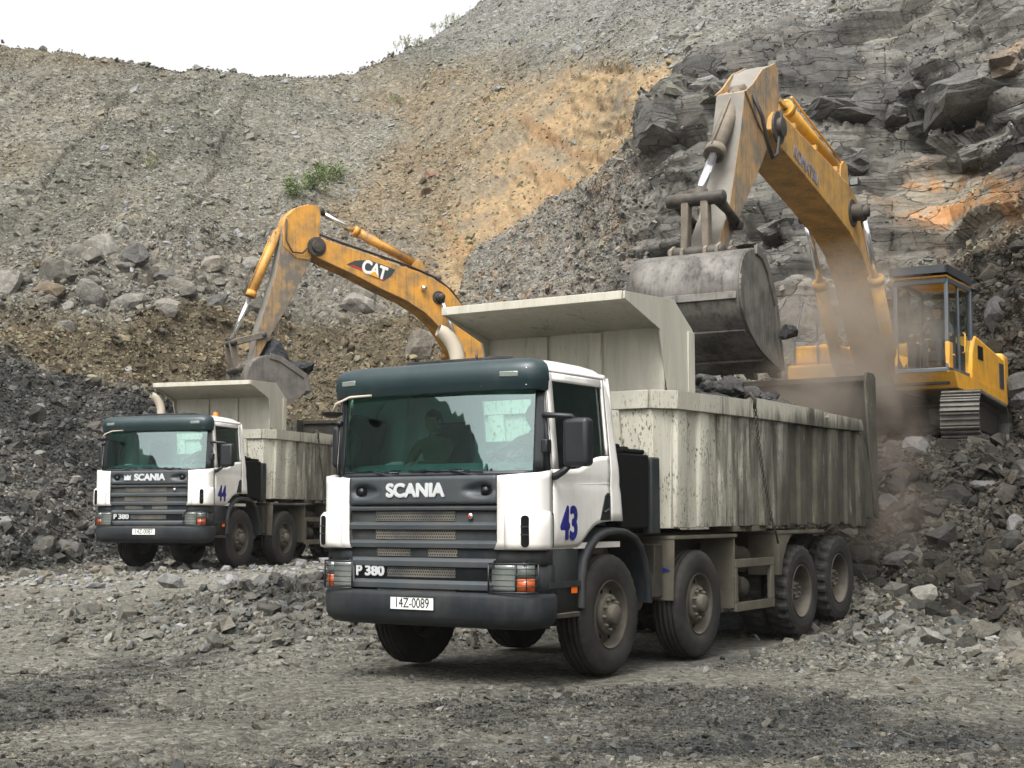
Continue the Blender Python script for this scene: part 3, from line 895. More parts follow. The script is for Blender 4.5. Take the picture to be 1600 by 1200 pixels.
def mesh_grille(name):
    """dark plastic with a field of hexagonal holes"""
    t = NT(name)
    v = t.coord((38, 38, 38))
    sp = t.n.new('ShaderNodeSeparateXYZ'); t.l.new(v, sp.inputs[0])
    row = t.math('FLOOR', sp.outputs[2])
    off = t.math('MULTIPLY', t.math('MODULO', t.math('ABSOLUTE', row), 2.0), 0.5)
    fx = t.math('SUBTRACT', t.math('FRACT', t.math('ADD', sp.outputs[0], off)), 0.5)
    fz = t.math('SUBTRACT', t.math('FRACT', sp.outputs[2]), 0.5)
    r = t.math('SQRT', t.math('ADD', t.math('MULTIPLY', fx, fx), t.math('MULTIPLY', fz, fz)))
    hole = t.math('LESS_THAN', r, 0.33)
    nz = t.noise(t.coord(), 2.5, 4, 0.6)
    net = t.mix(t.ramp(nz, [(0.4, 0.0), (0.6, 1.0)]), (0.045, 0.045, 0.042), (0.12, 0.11, 0.085))
    t.base(t.mix(hole, net, (0.004, 0.004, 0.004))); t.rough(0.8)
    return t.m

def lamp_glass(name, col, rough=0.15):
    t = NT(name)
    w = t.n.new('ShaderNodeTexWave'); w.inputs['Scale'].default_value = 18
    t.l.new(t.coord(), w.inputs['Vector'])
    t.base(t.mix(t.noise(t.coord(), 7, 4), tuple(x * 0.7 for x in col), col))
    t.rough(rough); t.bump(w.outputs['Fac'], 0.3, 0.004)
    t.bs.inputs['Coat Weight'].default_value = 1.0
    return t.m

M = {}
M['white'] = paint('white_cab_paint', (0.76, 0.74, 0.70), (0.40, 0.36, 0.29), 0.34, 0.32, low=(1.05, 1.42), coat=0.5, spots=0.30)
M['roofdark'] = paint('dark_visor_plastic', (0.008, 0.024, 0.028), (0.10, 0.11, 0.10), 0.16, 0.42, coat=0.06)
M['grey'] = paint('grey_grille_plastic', (0.030, 0.038, 0.044), (0.085, 0.078, 0.062), 0.35, 0.5, coat=0.1)
M['greydark'] = dusty('dark_grille_back', (0.012, 0.016, 0.020), (0.08,0.075,0.06), amt=0.35)
M['mesh'] = mesh_grille('grille_mesh')
M['bumper'] = paint('dark_bumper_plastic', (0.009, 0.012, 0.015), (0.055, 0.053, 0.047), 0.45, 0.55, coat=0.0, spots=0.5)
M['black'] = plain('black_plastic', (0.010, 0.011, 0.013), 0.45)
M['trim'] = paint('dusty_black_plastic', (0.012, 0.015, 0.018), (0.075, 0.07, 0.058), 0.4, 0.5, coat=0.0)
M['seam'] = plain('seam_rubber', (0.005, 0.005, 0.005), 0.95, bump=0)
M['seam'].node_tree.nodes['Principled BSDF'].inputs['Specular IOR Level'].default_value = 0.15
M['lettering'] = plain('pale_lettering', (0.46, 0.47, 0.47), 0.4, var=0.08)
M['blue'] = plain('blue_number_paint', (0.010, 0.012, 0.16), 0.5, var=0.1)
M['plate'] = plain('plate_white', (0.70, 0.70, 0.66), 0.5, var=0.08)
M['ink'] = plain('plate_black', (0.01, 0.01, 0.01), 0.5)
M['red'] = plain('badge_red', (0.45, 0.02, 0.02), 0.4)
M['chrome'] = plain('chrome', (0.75, 0.75, 0.74), 0.22, 1.0, var=0.08, bump=0)
M['pipe'] = dusty('exhaust_metal', (0.42, 0.38, 0.31), (0.45, 0.38, 0.28), 0.5, 0.45)
M['lamp'] = lamp_glass('headlight_glass', (0.20, 0.225, 0.205))
M['amber'] = lamp_glass('amber_lens', (0.65, 0.12, 0.02))
M['orange'] = plain('orange_marker', (0.9, 0.16, 0.01), 0.3, var=0.05)
M['tyre'] = dusty('tyre_rubber', (0.014, 0.014, 0.015), (0.048, 0.044, 0.037), 0.75, 0.85, 3.0)
M['rim'] = dusty('dusty_rim', (0.045, 0.041, 0.034), (0.105, 0.092, 0.072), 0.9, 0.75, 7.0)
M['chassis'] = dusty('muddy_chassis', (0.02, 0.018, 0.015), (0.085, 0.075, 0.058), 0.75, 0.85, 3.0)
M['fender'] = dusty('muddy_cream_steel', (0.12, 0.108, 0.082), (0.05, 0.044, 0.032), 0.95, 0.8, 2.5)
M['bed'] = bed_paint('dump_body_paint')
M['gate'] = bed_paint('tailgate_paint', True)
M['gatein'] = dusty('dusty_tailgate', (0.030, 0.028, 0.024), (0.075, 0.068, 0.056), 0.8, 0.9, 3.0)
M['glass'] = glass_mat('tinted_windscreen', (0.46, 0.95, 0.83), 0.80, 0.012, 0.19)
M['sideglass'] = glass_mat('dark_side_glass', (0.16, 0.22, 0.21), 0.9, 0.01, 0.0)
M['cabin'] = plain('cab_lining', (0.07, 0.10, 0.095), 0.8)
M['dash'] = plain('dashboard_teal_grey', (0.16, 0.26, 0.25), 0.75)
M['seat'] = plain('seat_cloth', (0.05, 0.05, 0.055), 0.9)
M['skin'] = plain('skin', (0.42, 0.24, 0.16), 0.6, var=0.08)
M['hair'] = plain('black_hair', (0.010, 0.009, 0.008), 0.6)
M['olive'] = plain('olive_cloth', (0.085, 0.085, 0.05), 0.9)
M['green'] = plain('dull_green_cloth', (0.09, 0.12, 0.08), 0.9)
M['bluecloth'] = plain('blue_grey_cloth', (0.10, 0.13, 0.15), 0.9)
M['trouser'] = plain('dark_trousers', (0.03, 0.033, 0.04), 0.9)
M['coal'] = M_ROCK

def text_mesh(s, size, mat, name, parent, loc, rot, bold=0.0, sx=1.0, depth=0.004, spacing=1.0, align='CENTER', shear=0.0):
    cu = bpy.data.curves.new(name, 'FONT')
    cu.body = s; cu.size = size; cu.align_x = align; cu.align_y = 'CENTER'
    cu.extrude = depth; cu.space_character = spacing; cu.shear = shear
    o = bpy.data.objects.new(name, cu)
    COL.objects.link(o)
    bpy.context.view_layer.update()
    dg = bpy.context.evaluated_depsgraph_get()
    m0 = bpy.data.meshes.new_from_object(o.evaluated_get(dg))
    bpy.data.objects.remove(o)
    # heavier strokes: the same letters laid over one another a little apart, each a hair deeper than the last
    bm = bmesh.new()
    offs = [(0, 0)] + ([(bold * math.cos(2 * math.pi * k / 8), bold * math.sin(2 * math.pi * k / 8)) for k in range(8)] if bold > 0.002 else [])
    for i, (dx, dy) in enumerate(offs):
        m1 = m0.copy(); m1.transform(Matrix.Translation((dx, dy, -0.00035 * i))); bm.from_mesh(m1); bpy.data.meshes.remove(m1)
    me = bpy.data.meshes.new(name); bm.to_mesh(me); bm.free()
    me.transform(Matrix.Diagonal((sx, 1, 1, 1)))
    me.transform(Matrix.Translation(loc) @ rot.to_4x4())
    me.materials.clear()
    return link_mesh(name, me, mat, parent)

FRONT = Matrix(((1, 0, 0), (0, 0, -1), (0, 1, 0)))      # text facing -Y, reading towards +X
LEFT = Matrix(((0, 0, 1), (1, 0, 0), (0, 1, 0)))        # text facing +X, reading towards +Y
# ---------------------------------------------------------------- people
def skin_body(name, joints, bones, mat, root=0, sub=2):
    """joints: list of (pos, (rx, ry)); one continuous skinned surface"""
    me = bpy.data.meshes.new(name)
    me.from_pydata([j[0] for j in joints], bones, [])
    o = link_mesh(name, me, mat)
    sk = o.modifiers.new('skin', 'SKIN')
    sk.use_smooth_shade = True
    for i, j in enumerate(joints):
        r = j[1]
        me.skin_vertices[0].data[i].radius = (r, r) if not isinstance(r, tuple) else r
        me.skin_vertices[0].data[i].use_root = (i == root)
    su = o.modifiers.new('subsurf', 'SUBSURF'); su.levels = su.render_levels = sub
    bpy.context.view_layer.update()
    dg = bpy.context.evaluated_depsgraph_get()
    m2 = bpy.data.meshes.new_from_object(o.evaluated_get(dg))
    m2.name = name
    bpy.data.objects.remove(o); bpy.data.meshes.remove(me)
    for p in m2.polygons: p.use_smooth = True
    return m2

def hand_chains(wrist, direction, palm_n, side):
    """five fingers as separate chains, curled round what is held. returns joints, bones"""
    d = Vector(direction).normalized(); n = Vector(palm_n).normalized(); s = d.cross(n).normalized() * side
    w = Vector(wrist)
    J, B = [], []
    lens = (0.070, 0.078, 0.073, 0.060)
    for k in range(4):
        b = w + d * 0.085 + s * (0.027 - 0.018 * k)
        p0 = w + d * 0.03 + s * (0.012 - 0.008 * k)
        pts = [p0, b, b + d * lens[k] * 0.40 + n * 0.016, b + d * lens[k] * 0.55 + n * 0.045, b + d * lens[k] * 0.30 + n * 0.065]
        i0 = len(J)
        for q, pt in enumerate(pts): J.append((tuple(pt), (0.013, 0.0105, 0.0092, 0.0085, 0.0072)[q]))
        B += [(i0 + q, i0 + q + 1) for q in range(4)]
    pts = [w + d * 0.02 + s * 0.012, w + d * 0.045 + s * 0.038 + n * 0.012, w + d * 0.068 + s * 0.045 + n * 0.035, w + d * 0.085 + s * 0.03 + n * 0.052]
    i0 = len(J)
    for q, pt in enumerate(pts): J.append((tuple(pt), (0.015, 0.012, 0.0105, 0.0085)[q]))
    B += [(i0 + q, i0 + q + 1) for q in range(3)]
    return J, B

def seated_person(loc, rotz, label, shirt, grip_l, grip_r, parent_loc=None, lean=0.0, turn=0.0, hat=False, group=None):
    """figure sitting; local frame: faces -Y, hips at origin (seat top). grips are hand targets"""
    root = empty('person', loc, (0, 0, rotz))
    tag(root, label, 'person', group)
    L = lean
    neck = Vector((0, -L, 0.56)); head = Vector((0, -L - 0.02, 0.70))
    J = [((0, 0.02, 0.08), (0.15, 0.105)), ((0, 0, 0.22), (0.135, 0.10)), ((0, -L * 0.6, 0.38), (0.155, 0.11)), ((0, -L, 0.47), (0.11, 0.085)), (tuple(neck), 0.055), ((0, -L - 0.01, 0.62), 0.052)]
    B = [(0, 1), (1, 2), (2, 3), (3, 4), (4, 5)]
    hands = []
    for s, g in ((1, grip_l), (-1, grip_r)):
        i = len(J)
        sh = Vector((0.185 * s, -L, 0.475)); wr = Vector(g)
        mid = (sh + wr) / 2 + Vector((0.06 * s, 0.02, -0.11))
        J += [(tuple(sh), 0.062), (tuple(sh * 0.5 + mid * 0.5), 0.050), (tuple(mid), 0.042), (tuple(mid * 0.5 + wr * 0.5), 0.038), (tuple(wr), 0.026)]
        B += [(3, i), (i, i + 1), (i + 1, i + 2), (i + 2, i + 3), (i + 3, i + 4)]
        hands.append((wr, (wr - mid), s))
        # legs
        i = len(J)
        J += [((0.10 * s, -0.06, 0.08), 0.085), ((0.12 * s, -0.26, 0.10), 0.078), ((0.13 * s, -0.45, 0.08), 0.06), ((0.13 * s, -0.50, -0.14), 0.056), ((0.13 * s, -0.52, -0.34), 0.042), ((0.13 * s, -0.62, -0.37), 0.04)]
        B += [(0, i), (i, i + 1), (i + 1, i + 2), (i + 2, i + 3), (i + 3, i + 4), (i + 4, i + 5)]
    body = skin_body('body', J, B, shirt)
    # head: one sculpted surface
    hm = MB()
    rows, cols = 22, 28
    ct, st = math.cos(turn), math.sin(turn)
    P = []
    for i in range(rows + 1):
        th = math.pi * i / rows
        row = []
        for k in range(cols):
            ph = 2 * math.pi * k / cols
            x = math.sin(th) * math.sin(ph); y = -math.sin(th) * math.cos(ph); z = math.cos(th)
            X, Y, Z = x * 0.076, y * 0.098, z * 0.118
            if z < 0: X *= 1 - 0.28 * (-z) ** 1.4; Y = Y * (1 - 0.12 * -z) - 0.012 * -z
            fr = max(0.0, -y)
            Y -= 0.026 * math.exp(-((x / 0.16) ** 2 + ((z + 0.16) / 0.16) ** 2)) * fr * 1.2        # nose
            Y += 0.010 * (math.exp(-(((abs(x) - 0.38) / 0.17) ** 2 + ((z - 0.08) / 0.10) ** 2))) * fr   # eye sockets
            Y -= 0.006 * math.exp(-((x / 0.3) ** 2 + ((z + 0.50) / 0.06) ** 2)) * fr
            Y += 0.005 * math.exp(-((x / 0.3) ** 2 + ((z + 0.43) / 0.04) ** 2)) * fr
            Y -= 0.008 * math.exp(-((x / 0.35) ** 2 + ((z + 0.85) / 0.16) ** 2)) * fr
            # ears
            X += math.copysign(0.014, x) * math.exp(-(((abs(x) - 1) / 0.12) ** 2 + ((y) / 0.25) ** 2 + ((z + 0.05) / 0.26) ** 2))
            row.append((head.x + X * ct - Y * st, head.y + X * st + Y * ct, head.z + Z))
        row.append(row[0])
        P.append(row)
    hm.grid(P)
    # hands, then everything of skin and cloth joined in one mesh
    sm = []
    for wr, dr, s in hands:
        JJ, BB = hand_chains(wr, dr, (0, -0.3, -1), s)
        meh = bpy.data.meshes.new('h'); meh.from_pydata([j[0] for j in JJ], BB, [])
        oh = link_mesh('h', meh)
        sk = oh.modifiers.new('skin', 'SKIN')
        rts = {0, 5, 10, 15, 20}
        for i, j in enumerate(JJ):
            meh.skin_vertices[0].data[i].radius = (j[1], j[1]); meh.skin_vertices[0].data[i].use_root = i in rts
        su = oh.modifiers.new('s', 'SUBSURF'); su.levels = su.render_levels = 1
        bpy.context.view_layer.update()
        m3 = bpy.data.meshes.new_from_object(oh.evaluated_get(bpy.context.evaluated_depsgraph_get()))
        bpy.data.objects.remove(oh); sm.append(m3)
    bm = bmesh.new()
    bm.from_mesh(body)
    for f in bm.faces:
        z = f.calc_center_median()
        f.material_index = 1 if (z.z < 0.17 and (z.y < -0.10 or z.z < 0.12)) else 0
        if z.z > 0.575 : f.material_index = 2
        f.smooth = True
    nf = len(bm.faces)
    for m3 in sm:
        bm.from_mesh(m3)
    hmm = bpy.data.meshes.new('hd'); hmm.from_pydata(hm.v, [], hm.f)
    bm.from_mesh(hmm)
    bm.faces.ensure_lookup_table()
    for f in bm.faces[nf:]:
        f.material_index = 2; f.smooth = True
    bmesh.ops.recalc_face_normals(bm, faces=bm.faces[:])
    me = bpy.data.meshes.new('body'); bm.to_mesh(me); bm.free()
    link_mesh('body', me, [shirt, M['trouser'], M['skin']], root)
    # hair
    hb = MB(); P = []
    for i in range(12):
        th = math.pi * 0.60 * i / 11
        row = []
        for k in range(25):
            ph = 2 * math.pi * k / 24
            x = math.sin(th) * math.sin(ph); y = -math.sin(th) * math.cos(ph); z = math.cos(th)
            lim = 0.30 if y < -0.3 else -0.5
            z2 = max(z, lim)
            r = 1.07 + 0.02 * math.sin(ph * 7 + i)
            X, Y, Z = x * 0.078 * r, y * 0.100 * r, z2 * 0.120 * r
            row.append((head.x + X * ct - Y * st, head.y + X * st + Y * ct + 0.004, head.z + Z + 0.004))
        P.append(row)
    hb.grid(P)
    hb.build('hair', M['hair'], root)
    if hat:
        h = MB(); h.lathe([(0.06, 0.115), (0.065, 0.105), (0.10, 0.098), (0.135, 0.06), (0.142, 0.0)], (head.x, head.y, head.z), 2, 24)
        h.build('helmet', M['bluecloth'], root)
    return root
# ---------------------------------------------------------------- tipper truck (local frame: front = -Y, its left = +X, ground = 0)
def sxf(z):
    return 1.22 - 0.035 * max(0, (1.32 - z) / 0.12) - 0.075 * max(0, (z - 1.95) / 0.85) - (0.012 * math.exp(-((z - 1.80) / 0.03) ** 2))
def lerp(a, b, t): return a + (b - a) * t
def pl(x, pts):
    return float(np.interp(x, [p[0] for p in pts], [p[1] for p in pts]))

def side_quad_panel(mb, s, ys, zb, zt, nz=14, off=0.0):
    P = []
    for y in ys:
        a, b = zb(y), zt(y)
        P.append([(s * (sxf(lerp(a, b, k / nz)) + off), y, lerp(a, b, k / nz)) for k in range(nz + 1)])
    mb.grid(P, flip=(s > 0))

def plan_sweep(mb, plan, secs, smooth=True):
    """plan: list of (x, y, nx, ny) ; secs: list of (outward offset, z)"""
    P = []
    for (x, y, nx, ny) in plan:
        P.append([(x + nx * o, y + ny * o, z) for (o, z) in secs])
    mb.grid(P, smooth=smooth)

def front_plan(pts, n=6):
    """smooth mirrored plan curve from centre points (x>=0) -> full list with normals"""
    q = [(-x, y) for x, y in reversed(pts) if x > 0] + list(pts)
    # refine with catmull-rom
    R = []
    for i in range(len(q) - 1):
        p0 = Vector(q[max(i - 1, 0)]); p1 = Vector(q[i]); p2 = Vector(q[i + 1]); p3 = Vector(q[min(i + 2, len(q) - 1)])
        for k in range(n):
            t = k / n
            R.append(0.5 * ((2 * p1) + (-p0 + p2) * t + (2 * p0 - 5 * p1 + 4 * p2 - p3) * t * t + (-p0 + 3 * p1 - 3 * p2 + p3) * t ** 3))
    R.append(Vector(q[-1]))
    out = []
    for i, p in enumerate(R):
        d = (R[min(i + 1, len(R) - 1)] - R[max(i - 1, 0)]).normalized()
        out.append((p.x, p.y, d.y, -d.x))
    return out

def tyre_mesh(w, R, lug=False, x0=0.0):
    mb = MB()
    prof = [(-w * .42, R * .55), (-w * .50, R * .62), (-w * .53, R * .76), (-w * .50, R * .90), (-w * .46, R * .955), (-w * .40, R * .985)]
    tread = []
    for g in (-.27, -.09, .09, .27):
        tread += [(w * (g - .022), R), (w * (g - .018), R * .972), (w * (g + .018), R * .972), (w * (g + .022), R)]
    tread = [(-w * .36, R)] + tread + [(w * .36, R)]
    prof = prof + tread + [(-a, r) for a, r in reversed(prof)]
    if lug:
        prof = [(-w * .42, R * .55), (-w * .50, R * .62), (-w * .53, R * .76), (-w * .50, R * .90), (-w * .46, R * .95), (-w * .42, R * .985), (-w * .2, R), (-w * .03, R), (w * .03, R), (w * .2, R), (w * .42, R * .985), (w * .46, R * .95), (w * .50, R * .90), (w * .53, R * .76), (w * .50, R * .62), (w * .42, R * .55)]
        def dp(i, k, a, r):
            if r < R * .93: return 0
            ph = (k // 2 + (0 if a < 0 else 1)) % 2
            return -0.026 if (ph and abs(a) > w * .06) else 0
        mb.lathe(prof, (x0, 0, 0), 0, 96, disp=dp, smooth=False)
    else:
        def dp2(i, k, a, r):
            return -0.010 if (abs(a) > w * .30 and r > R * .94 and k % 3 == 0) else 0
        mb.lathe(prof, (x0, 0, 0), 0, 96, disp=dp2)
    for p in (-.47, .47):        # raised rib on the side wall
        mb.lathe([(w * p * 1.06, R * .80), (w * p * 1.12, R * .815), (w * p * 1.06, R * .83)], (x0, 0, 0), 0, 60)
    return mb

def front_wheel(parent, x, y, z, s, steer=0.0):
    R, w = 0.565, 0.31
    wh = MB()
    rr = R * .57
    # outboard is towards +s
    prof = [(0.135, rr), (0.15, rr * .985), (0.13, rr * .95), (0.05, rr * .90), (0.03, rr * .86), (0.05, rr * .80), (0.085, rr * .60), (0.10, rr * .56)]
    wh.lathe([(s * a, r) for a, r in prof], (0, 0, 0), 0, 48)
    wh.lathe([(-s * 0.13, rr), (-s * 0.10, rr * .9), (s * 0.03, rr * .88)], (0, 0, 0), 0, 40)
    # hand holes as dark recesses
    for k in range(8):
        a = 2 * math.pi * k / 8 + 0.2
        c = (s * 0.072, rr * .70 * math.cos(a), rr * .70 * math.sin(a))
        wh.lathe([(s * 0.006, 0.024), (s * 0.0062, 0.0)], c, 0, 10, mi=1)
    o = wh.build('wheel', [M['rim'], M['seam']], parent)
    o.location = (x, y, z); o.rotation_euler = (random.uniform(0, 3), 0, 0)
    h = MB()
    h.lathe([(s * 0.085, rr * .60), (s * 0.13, rr * .58), (s * 0.135, rr * .50), (s * 0.13, rr * .32), (s * 0.165, rr * .31), (s * 0.20, rr * .29), (s * 0.21, rr * .25), (s * 0.212, 0.0)], (0, 0, 0), 0, 40)
    for k in range(10):
        a = 2 * math.pi * k / 10
        c = (0, rr * .45 * math.cos(a), rr * .45 * math.sin(a))
        h.lathe([(s * 0.13, 0.019), (s * 0.155, 0.018), (s * 0.165, 0.014), (s * 0.172, 0.0)], c, 0, 8)
    h.build('hub', M['rim'], o)
    t = tyre_mesh(w, R).build('tyre', M['tyre'], o)
    return o

def rear_wheel(parent, x, y, z, s):
    R, w = 0.565, 0.29
    rr = R * .57
    wh = MB()
    wh.lathe([(s * 0.135, rr), (s * 0.145, rr * .98), (s * 0.12, rr * .94), (s * 0.03, rr * .89), (-s * 0.06, rr * .86), (-s * 0.095, rr * .80), (-s * 0.10, rr * .40), (-s * 0.06, rr * .38)], (0, 0, 0), 0, 48)
    for k in range(8):
        a = 2 * math.pi * k / 8
        wh.lathe([(-s * 0.094, 0.024), (-s * 0.0938, 0.0)], (0, rr * .62 * math.cos(a), rr * .62 * math.sin(a)), 0, 10, mi=1)
    o = wh.build('wheel', [M['rim'], M['seam']], parent)
    o.location = (x, y, z); o.rotation_euler = (random.uniform(0, 3), 0, 0)
    h = MB()
    h.lathe([(-s * 0.09, rr * .40), (s * 0.02, rr * .36), (s * 0.06, rr * .34), (s * 0.065, rr * .2), (s * 0.05, 0.0)], (0, 0, 0), 0, 36)
    for k in range(8):
        a = 2 * math.pi * k / 8
        h.lathe([(s * 0.05, 0.017), (s * 0.085, 0.016), (s * 0.09, 0.0)], (0, rr * .26 * math.cos(a), rr * .26 * math.sin(a)), 0, 8)
    h.build('hub', M['rim'], o)
    t = tyre_mesh(w, R, lug=True); t.build('tyre', M['tyre'], o)
    t = tyre_mesh(w, R, lug=True, x0=-s * 0.335); t.build('tyre', M['tyre'], o)
    return o

def make_truck(number, plate, label, tilt, beacon, emblem, loc, rot):
    random.seed(int(number))
    T = empty('dump_truck', loc, rot)
    tag(T, label, 'dump truck', 'eight-wheeled tipper trucks being loaded')
    W_ = M['white']
    yr = lambda z: pl(z, [(1.40, .245), (1.44, .24), (2.09, .145), (2.55, .10), (2.80, .03), (2.88, -.2)])
    # ---- cab shell: corner panels, rear pillars, back wall, door frames' surround, roof
    cab = MB()
    for s in (1, -1):
        rows = []
        pts = [(1.22, -1.112, 1.895), (1.219, -1.17, 1.89), (1.212, -1.235, 1.88), (1.185, -1.295, 1.873), (1.13, -1.34, 1.868), (1.05, -1.365, 1.862), (.95, -1.38, 1.856), (.835, -1.388, 1.85)]
        for (x, y, zt) in pts:
            rows.append([(s * (x - 0.03 * max(0, (1.26 - z) / 0.06)), y, z) for z in [lerp(1.197, zt, k / 10) for k in range(11)]])
        cab.grid(rows, flip=(s < 0))
        # rear pillar panel
        P = []
        for z in [lerp(1.44, 2.80, k / 16) for k in range(17)]:
            y1 = yr(z)
            row = [(s * sxf(z), lerp(-0.035, y1 - 0.05, k / 4), z) for k in range(5)]
            row += [(s * (sxf(z) - 0.012), y1 - 0.015, z), (s * (sxf(z) - 0.05), y1, z)]
            P.append(row)
        cab.grid(P, flip=(s < 0))
        # surround above the door
        P = [[(s * (sxf(2.785) - o), y, z) for (o, z) in ((0, 2.785), (0.0, 2.80), (0.01, 2.83))] for y in (-1.12, -.6, -.03, .02)]
        cab.grid(P, flip=(s > 0))
        # cab floor side sill and inner door back
        cab.box(*sorted((s * 1.10, s * 1.19)), -1.05, 0.2, 1.20, 1.24)
    # back wall with its window opening (x -.33..-.?)
    wx0, wx1, wz0, wz1 = -0.30, 0.28, 2.24, 2.65
    def bw(x0, x1, z0, z1):
        n = 6
        P = [[(x, yr(lerp(z0, z1, k / n)), lerp(z0, z1, k / n)) for k in range(n + 1)] for x in (x0, x1)]
        cab.grid(P)
    bw(-1.17, wx0, 1.44, 2.80); bw(wx1, 1.17, 1.44, 2.80); bw(wx0, wx1, 1.44, wz0); bw(wx0, wx1, wz1, 2.80)
    cab_o = cab.build('cab', W_, T, solid=0.022)
    cab_o.modifiers['solid'].offset = 0
    # roof
    rf = MB()
    secs = [(1.137, 2.80), (1.135, 2.83), (1.115, 2.865), (1.07, 2.89), (.95, 2.895), (.6, 2.902), (0, 2.905)]
    full = [(-x, z) for x, z in secs] + [(x, z) for x, z in reversed(secs[:-1])]
    P = []
    for (y, dz, k) in ((-1.16, -.02, .985), (-1.08, -.004, .995), (-.8, 0, 1), (-.35, -.004, 1), (-.1, -.02, 1), (.0, -.05, .995), (.045, -.085, .99), (.055, -.13, .985)):
        P.append([(x * k, y, 2.78 + max(0.0, (z + dz - 2.78))) for x, z in full])
    rf.grid(P)
    rf.build('roof', W_, T, solid=0.02)
    h = MB(); h.prism([(-.5, -.95), (.55, -.95), (.62, -.80), (.62, -.25), (-.5, -.25)], 2, 2.93, 2.968)
    h.build('roof_hatch', M['trim'], T, bevel=0.012)
    an = MB(); an.tube([(.35, -1.0, 2.93), (.35, -1.0, 2.99)], .012)
    an.tube([(.42, -.97, 2.975), (.46, -1.02, 2.972), (.75, -1.0, 2.945)], .006)
    an.build('roof_aerial', M['black'], T)
    # ---- doors
    for s in (1, -1):
        d = MB()
        ys = [-1.10, -1.0, -.9, -.75, -.63, -.58, -.54, -.5, -.45, -.38, -.3, -.2, -.1, -.042]
        zb = lambda y: pl(y, [(-1.1, 1.205), (-.64, 1.205), (-.58, 1.225), (-.53, 1.28), (-.48, 1.325), (-.42, 1.365), (-.35, 1.40), (-.25, 1.428), (-.1, 1.438), (0, 1.44)])
        zt = lambda y: pl(y, [(-1.1, 1.905), (-.66, 1.915), (-.5, 1.96), (-.36, 2.02), (-.25, 2.045), (0, 2.055)])
        side_quad_panel(d, s, ys, zb, zt)
        # window frame
        for (ya, yb) in ((-1.10, -.995), (-.082, -.042)):
            side_quad_panel(d, s, [ya, (ya + yb) / 2, yb], lambda y: zt(y), lambda y: 2.785, 8)
        side_quad_panel(d, s, [-.995, -.7, -.4, -.082], lambda y: 2.705, lambda y: 2.785, 3)
        do = d.build('door', W_, T, solid=0.02)
        # dark seal behind the shut lines
        sl_ = MB()
        for yy in (-1.106, -0.038):
            P = [[(s * (sxf(z) + 0.0108), yy + q, z) for q in (-0.0055, 0.0055)] for z in [lerp(1.21 if yy < -1 else 1.44, 2.79, k / 12) for k in range(13)]]
            sl_.grid(P, flip=(s < 0))
        P = [[(s * (sxf(z) + 0.0108), y, z) for y in (-1.106, -.038)] for z in (2.782, 2.792)]
        sl_.grid(P)
        sl_.build('door_seal', M['seam'], do)
        g = MB()
        side_quad_panel(g, s, [-.995, -.8, -.66, -.5, -.36, -.25, -.082], lambda y: zt(y), lambda y: 2.705, 6, off=-0.022)
        g.build('side_window', M['sideglass'], do)
        if s > 0:
            g = MB()
            side_quad_panel(g, s, [-.99, -.8, -.66, -.5, -.36, -.25, -.085], lambda y: zt(y) - .012, lambda y: zt(y) + .010, 1, off=0.004)
            g.build('window_seal', M['seam'], do, solid=0.008)
        # handle recess by the shut line
        hb = MB(); hb.prism([(-.245, 1.445), (-.055, 1.447), (-.055, 1.70), (-.10, 1.71), (-.15, 1.68)], 0, s * 1.200, s * 1.238)
        hb.build('door_handle', M['black'], do, bevel=0.012)
        hb = MB()
        hb.tube([(s * 1.245, -.19, 1.52), (s * 1.262, -.14, 1.545), (s * 1.245, -.08, 1.56)], .011)
        hb.build('grab_bar', M['trim'], do)
        if s > 0:
            t = text_mesh(number, 0.40, M['blue'], 'number', do, (1.2335, -.815, 1.412), LEFT, bold=0.017, sx=0.76, depth=0.002, spacing=0.98, shear=0.05)
    # pressed crease line running back over door and corner
    for s in (1,):
        c = MB(); c.obox((s * 1.2215, -1.09, 1.765), (s * 1.2215, -.05, 1.795), 0.006, 0.010)
        c.obox((s * 1.221, -.50, 1.46), (s * 1.221, -.32, 1.64), 0.005, 0.008); c.obox((s * 1.221, -.32, 1.64), (s * 1.221, -.06, 1.70), 0.005, 0.008)
        c.build('pressed_crease', W_, T, bevel=0.002)
    # ---- air scoops with dark slots on the corners
    for s in (1, -1):
        sc = MB()
        P = []
        pts = [(1.246, -1.155), (1.247, -1.21), (1.235, -1.29), (1.205, -1.345), (1.15, -1.385), (1.05, -1.405), (.97, -1.408), (.915, -1.39)]
        zs = [1.205, 1.215, 1.25, 1.40, 1.49, 1.515, 1.52]
        of = [-.03, 0, 0.004, 0.004, 0, -.02, -.03]
        for (x, y) in pts:
            c = Vector((x - .6, y + .6)).normalized()
            P.append([(s * (x + c.x * o), y + c.y * o, z) for z, o in zip(zs, of)])
        sc.grid(P, flip=(s < 0))
        sc.build('air_scoop', W_, T, solid=0.03)
        sl2 = MB()
        cx, cz, hh, ww = 1.135, 1.36, .105, .034
        out = []
        for k in range(20):
            a = 2 * math.pi * k / 20
            out.append((ww * math.cos(a), (hh + ww * (1 if math.sin(a) > 0 else -1) * 0 + 0) * (1 if math.sin(a) > 0 else -1) + ww * math.sin(a)))
        fr = [(s * (cx + px * .93), -1.420 + 0.38 * (abs(cx + px) - 1.135), cz + pz) for px, pz in out]
        bk = [(x, y + .03, z) for x, y, z in fr]
        n = len(fr)
        sl2.add(fr + bk, [tuple(range(n))] + [(i, (i + 1) % n, (i + 1) % n + n, i + n) for i in range(n)])
        so = sl2.build('scoop_slot', M['seam'], T)
        b = MB()
        for zz in (1.33, 1.40):
            b.obox((s * 1.100, -1.430, zz), (s * 1.170, -1.410, zz), .01, .012)
        b.build('slot_vane', M['black'], so)
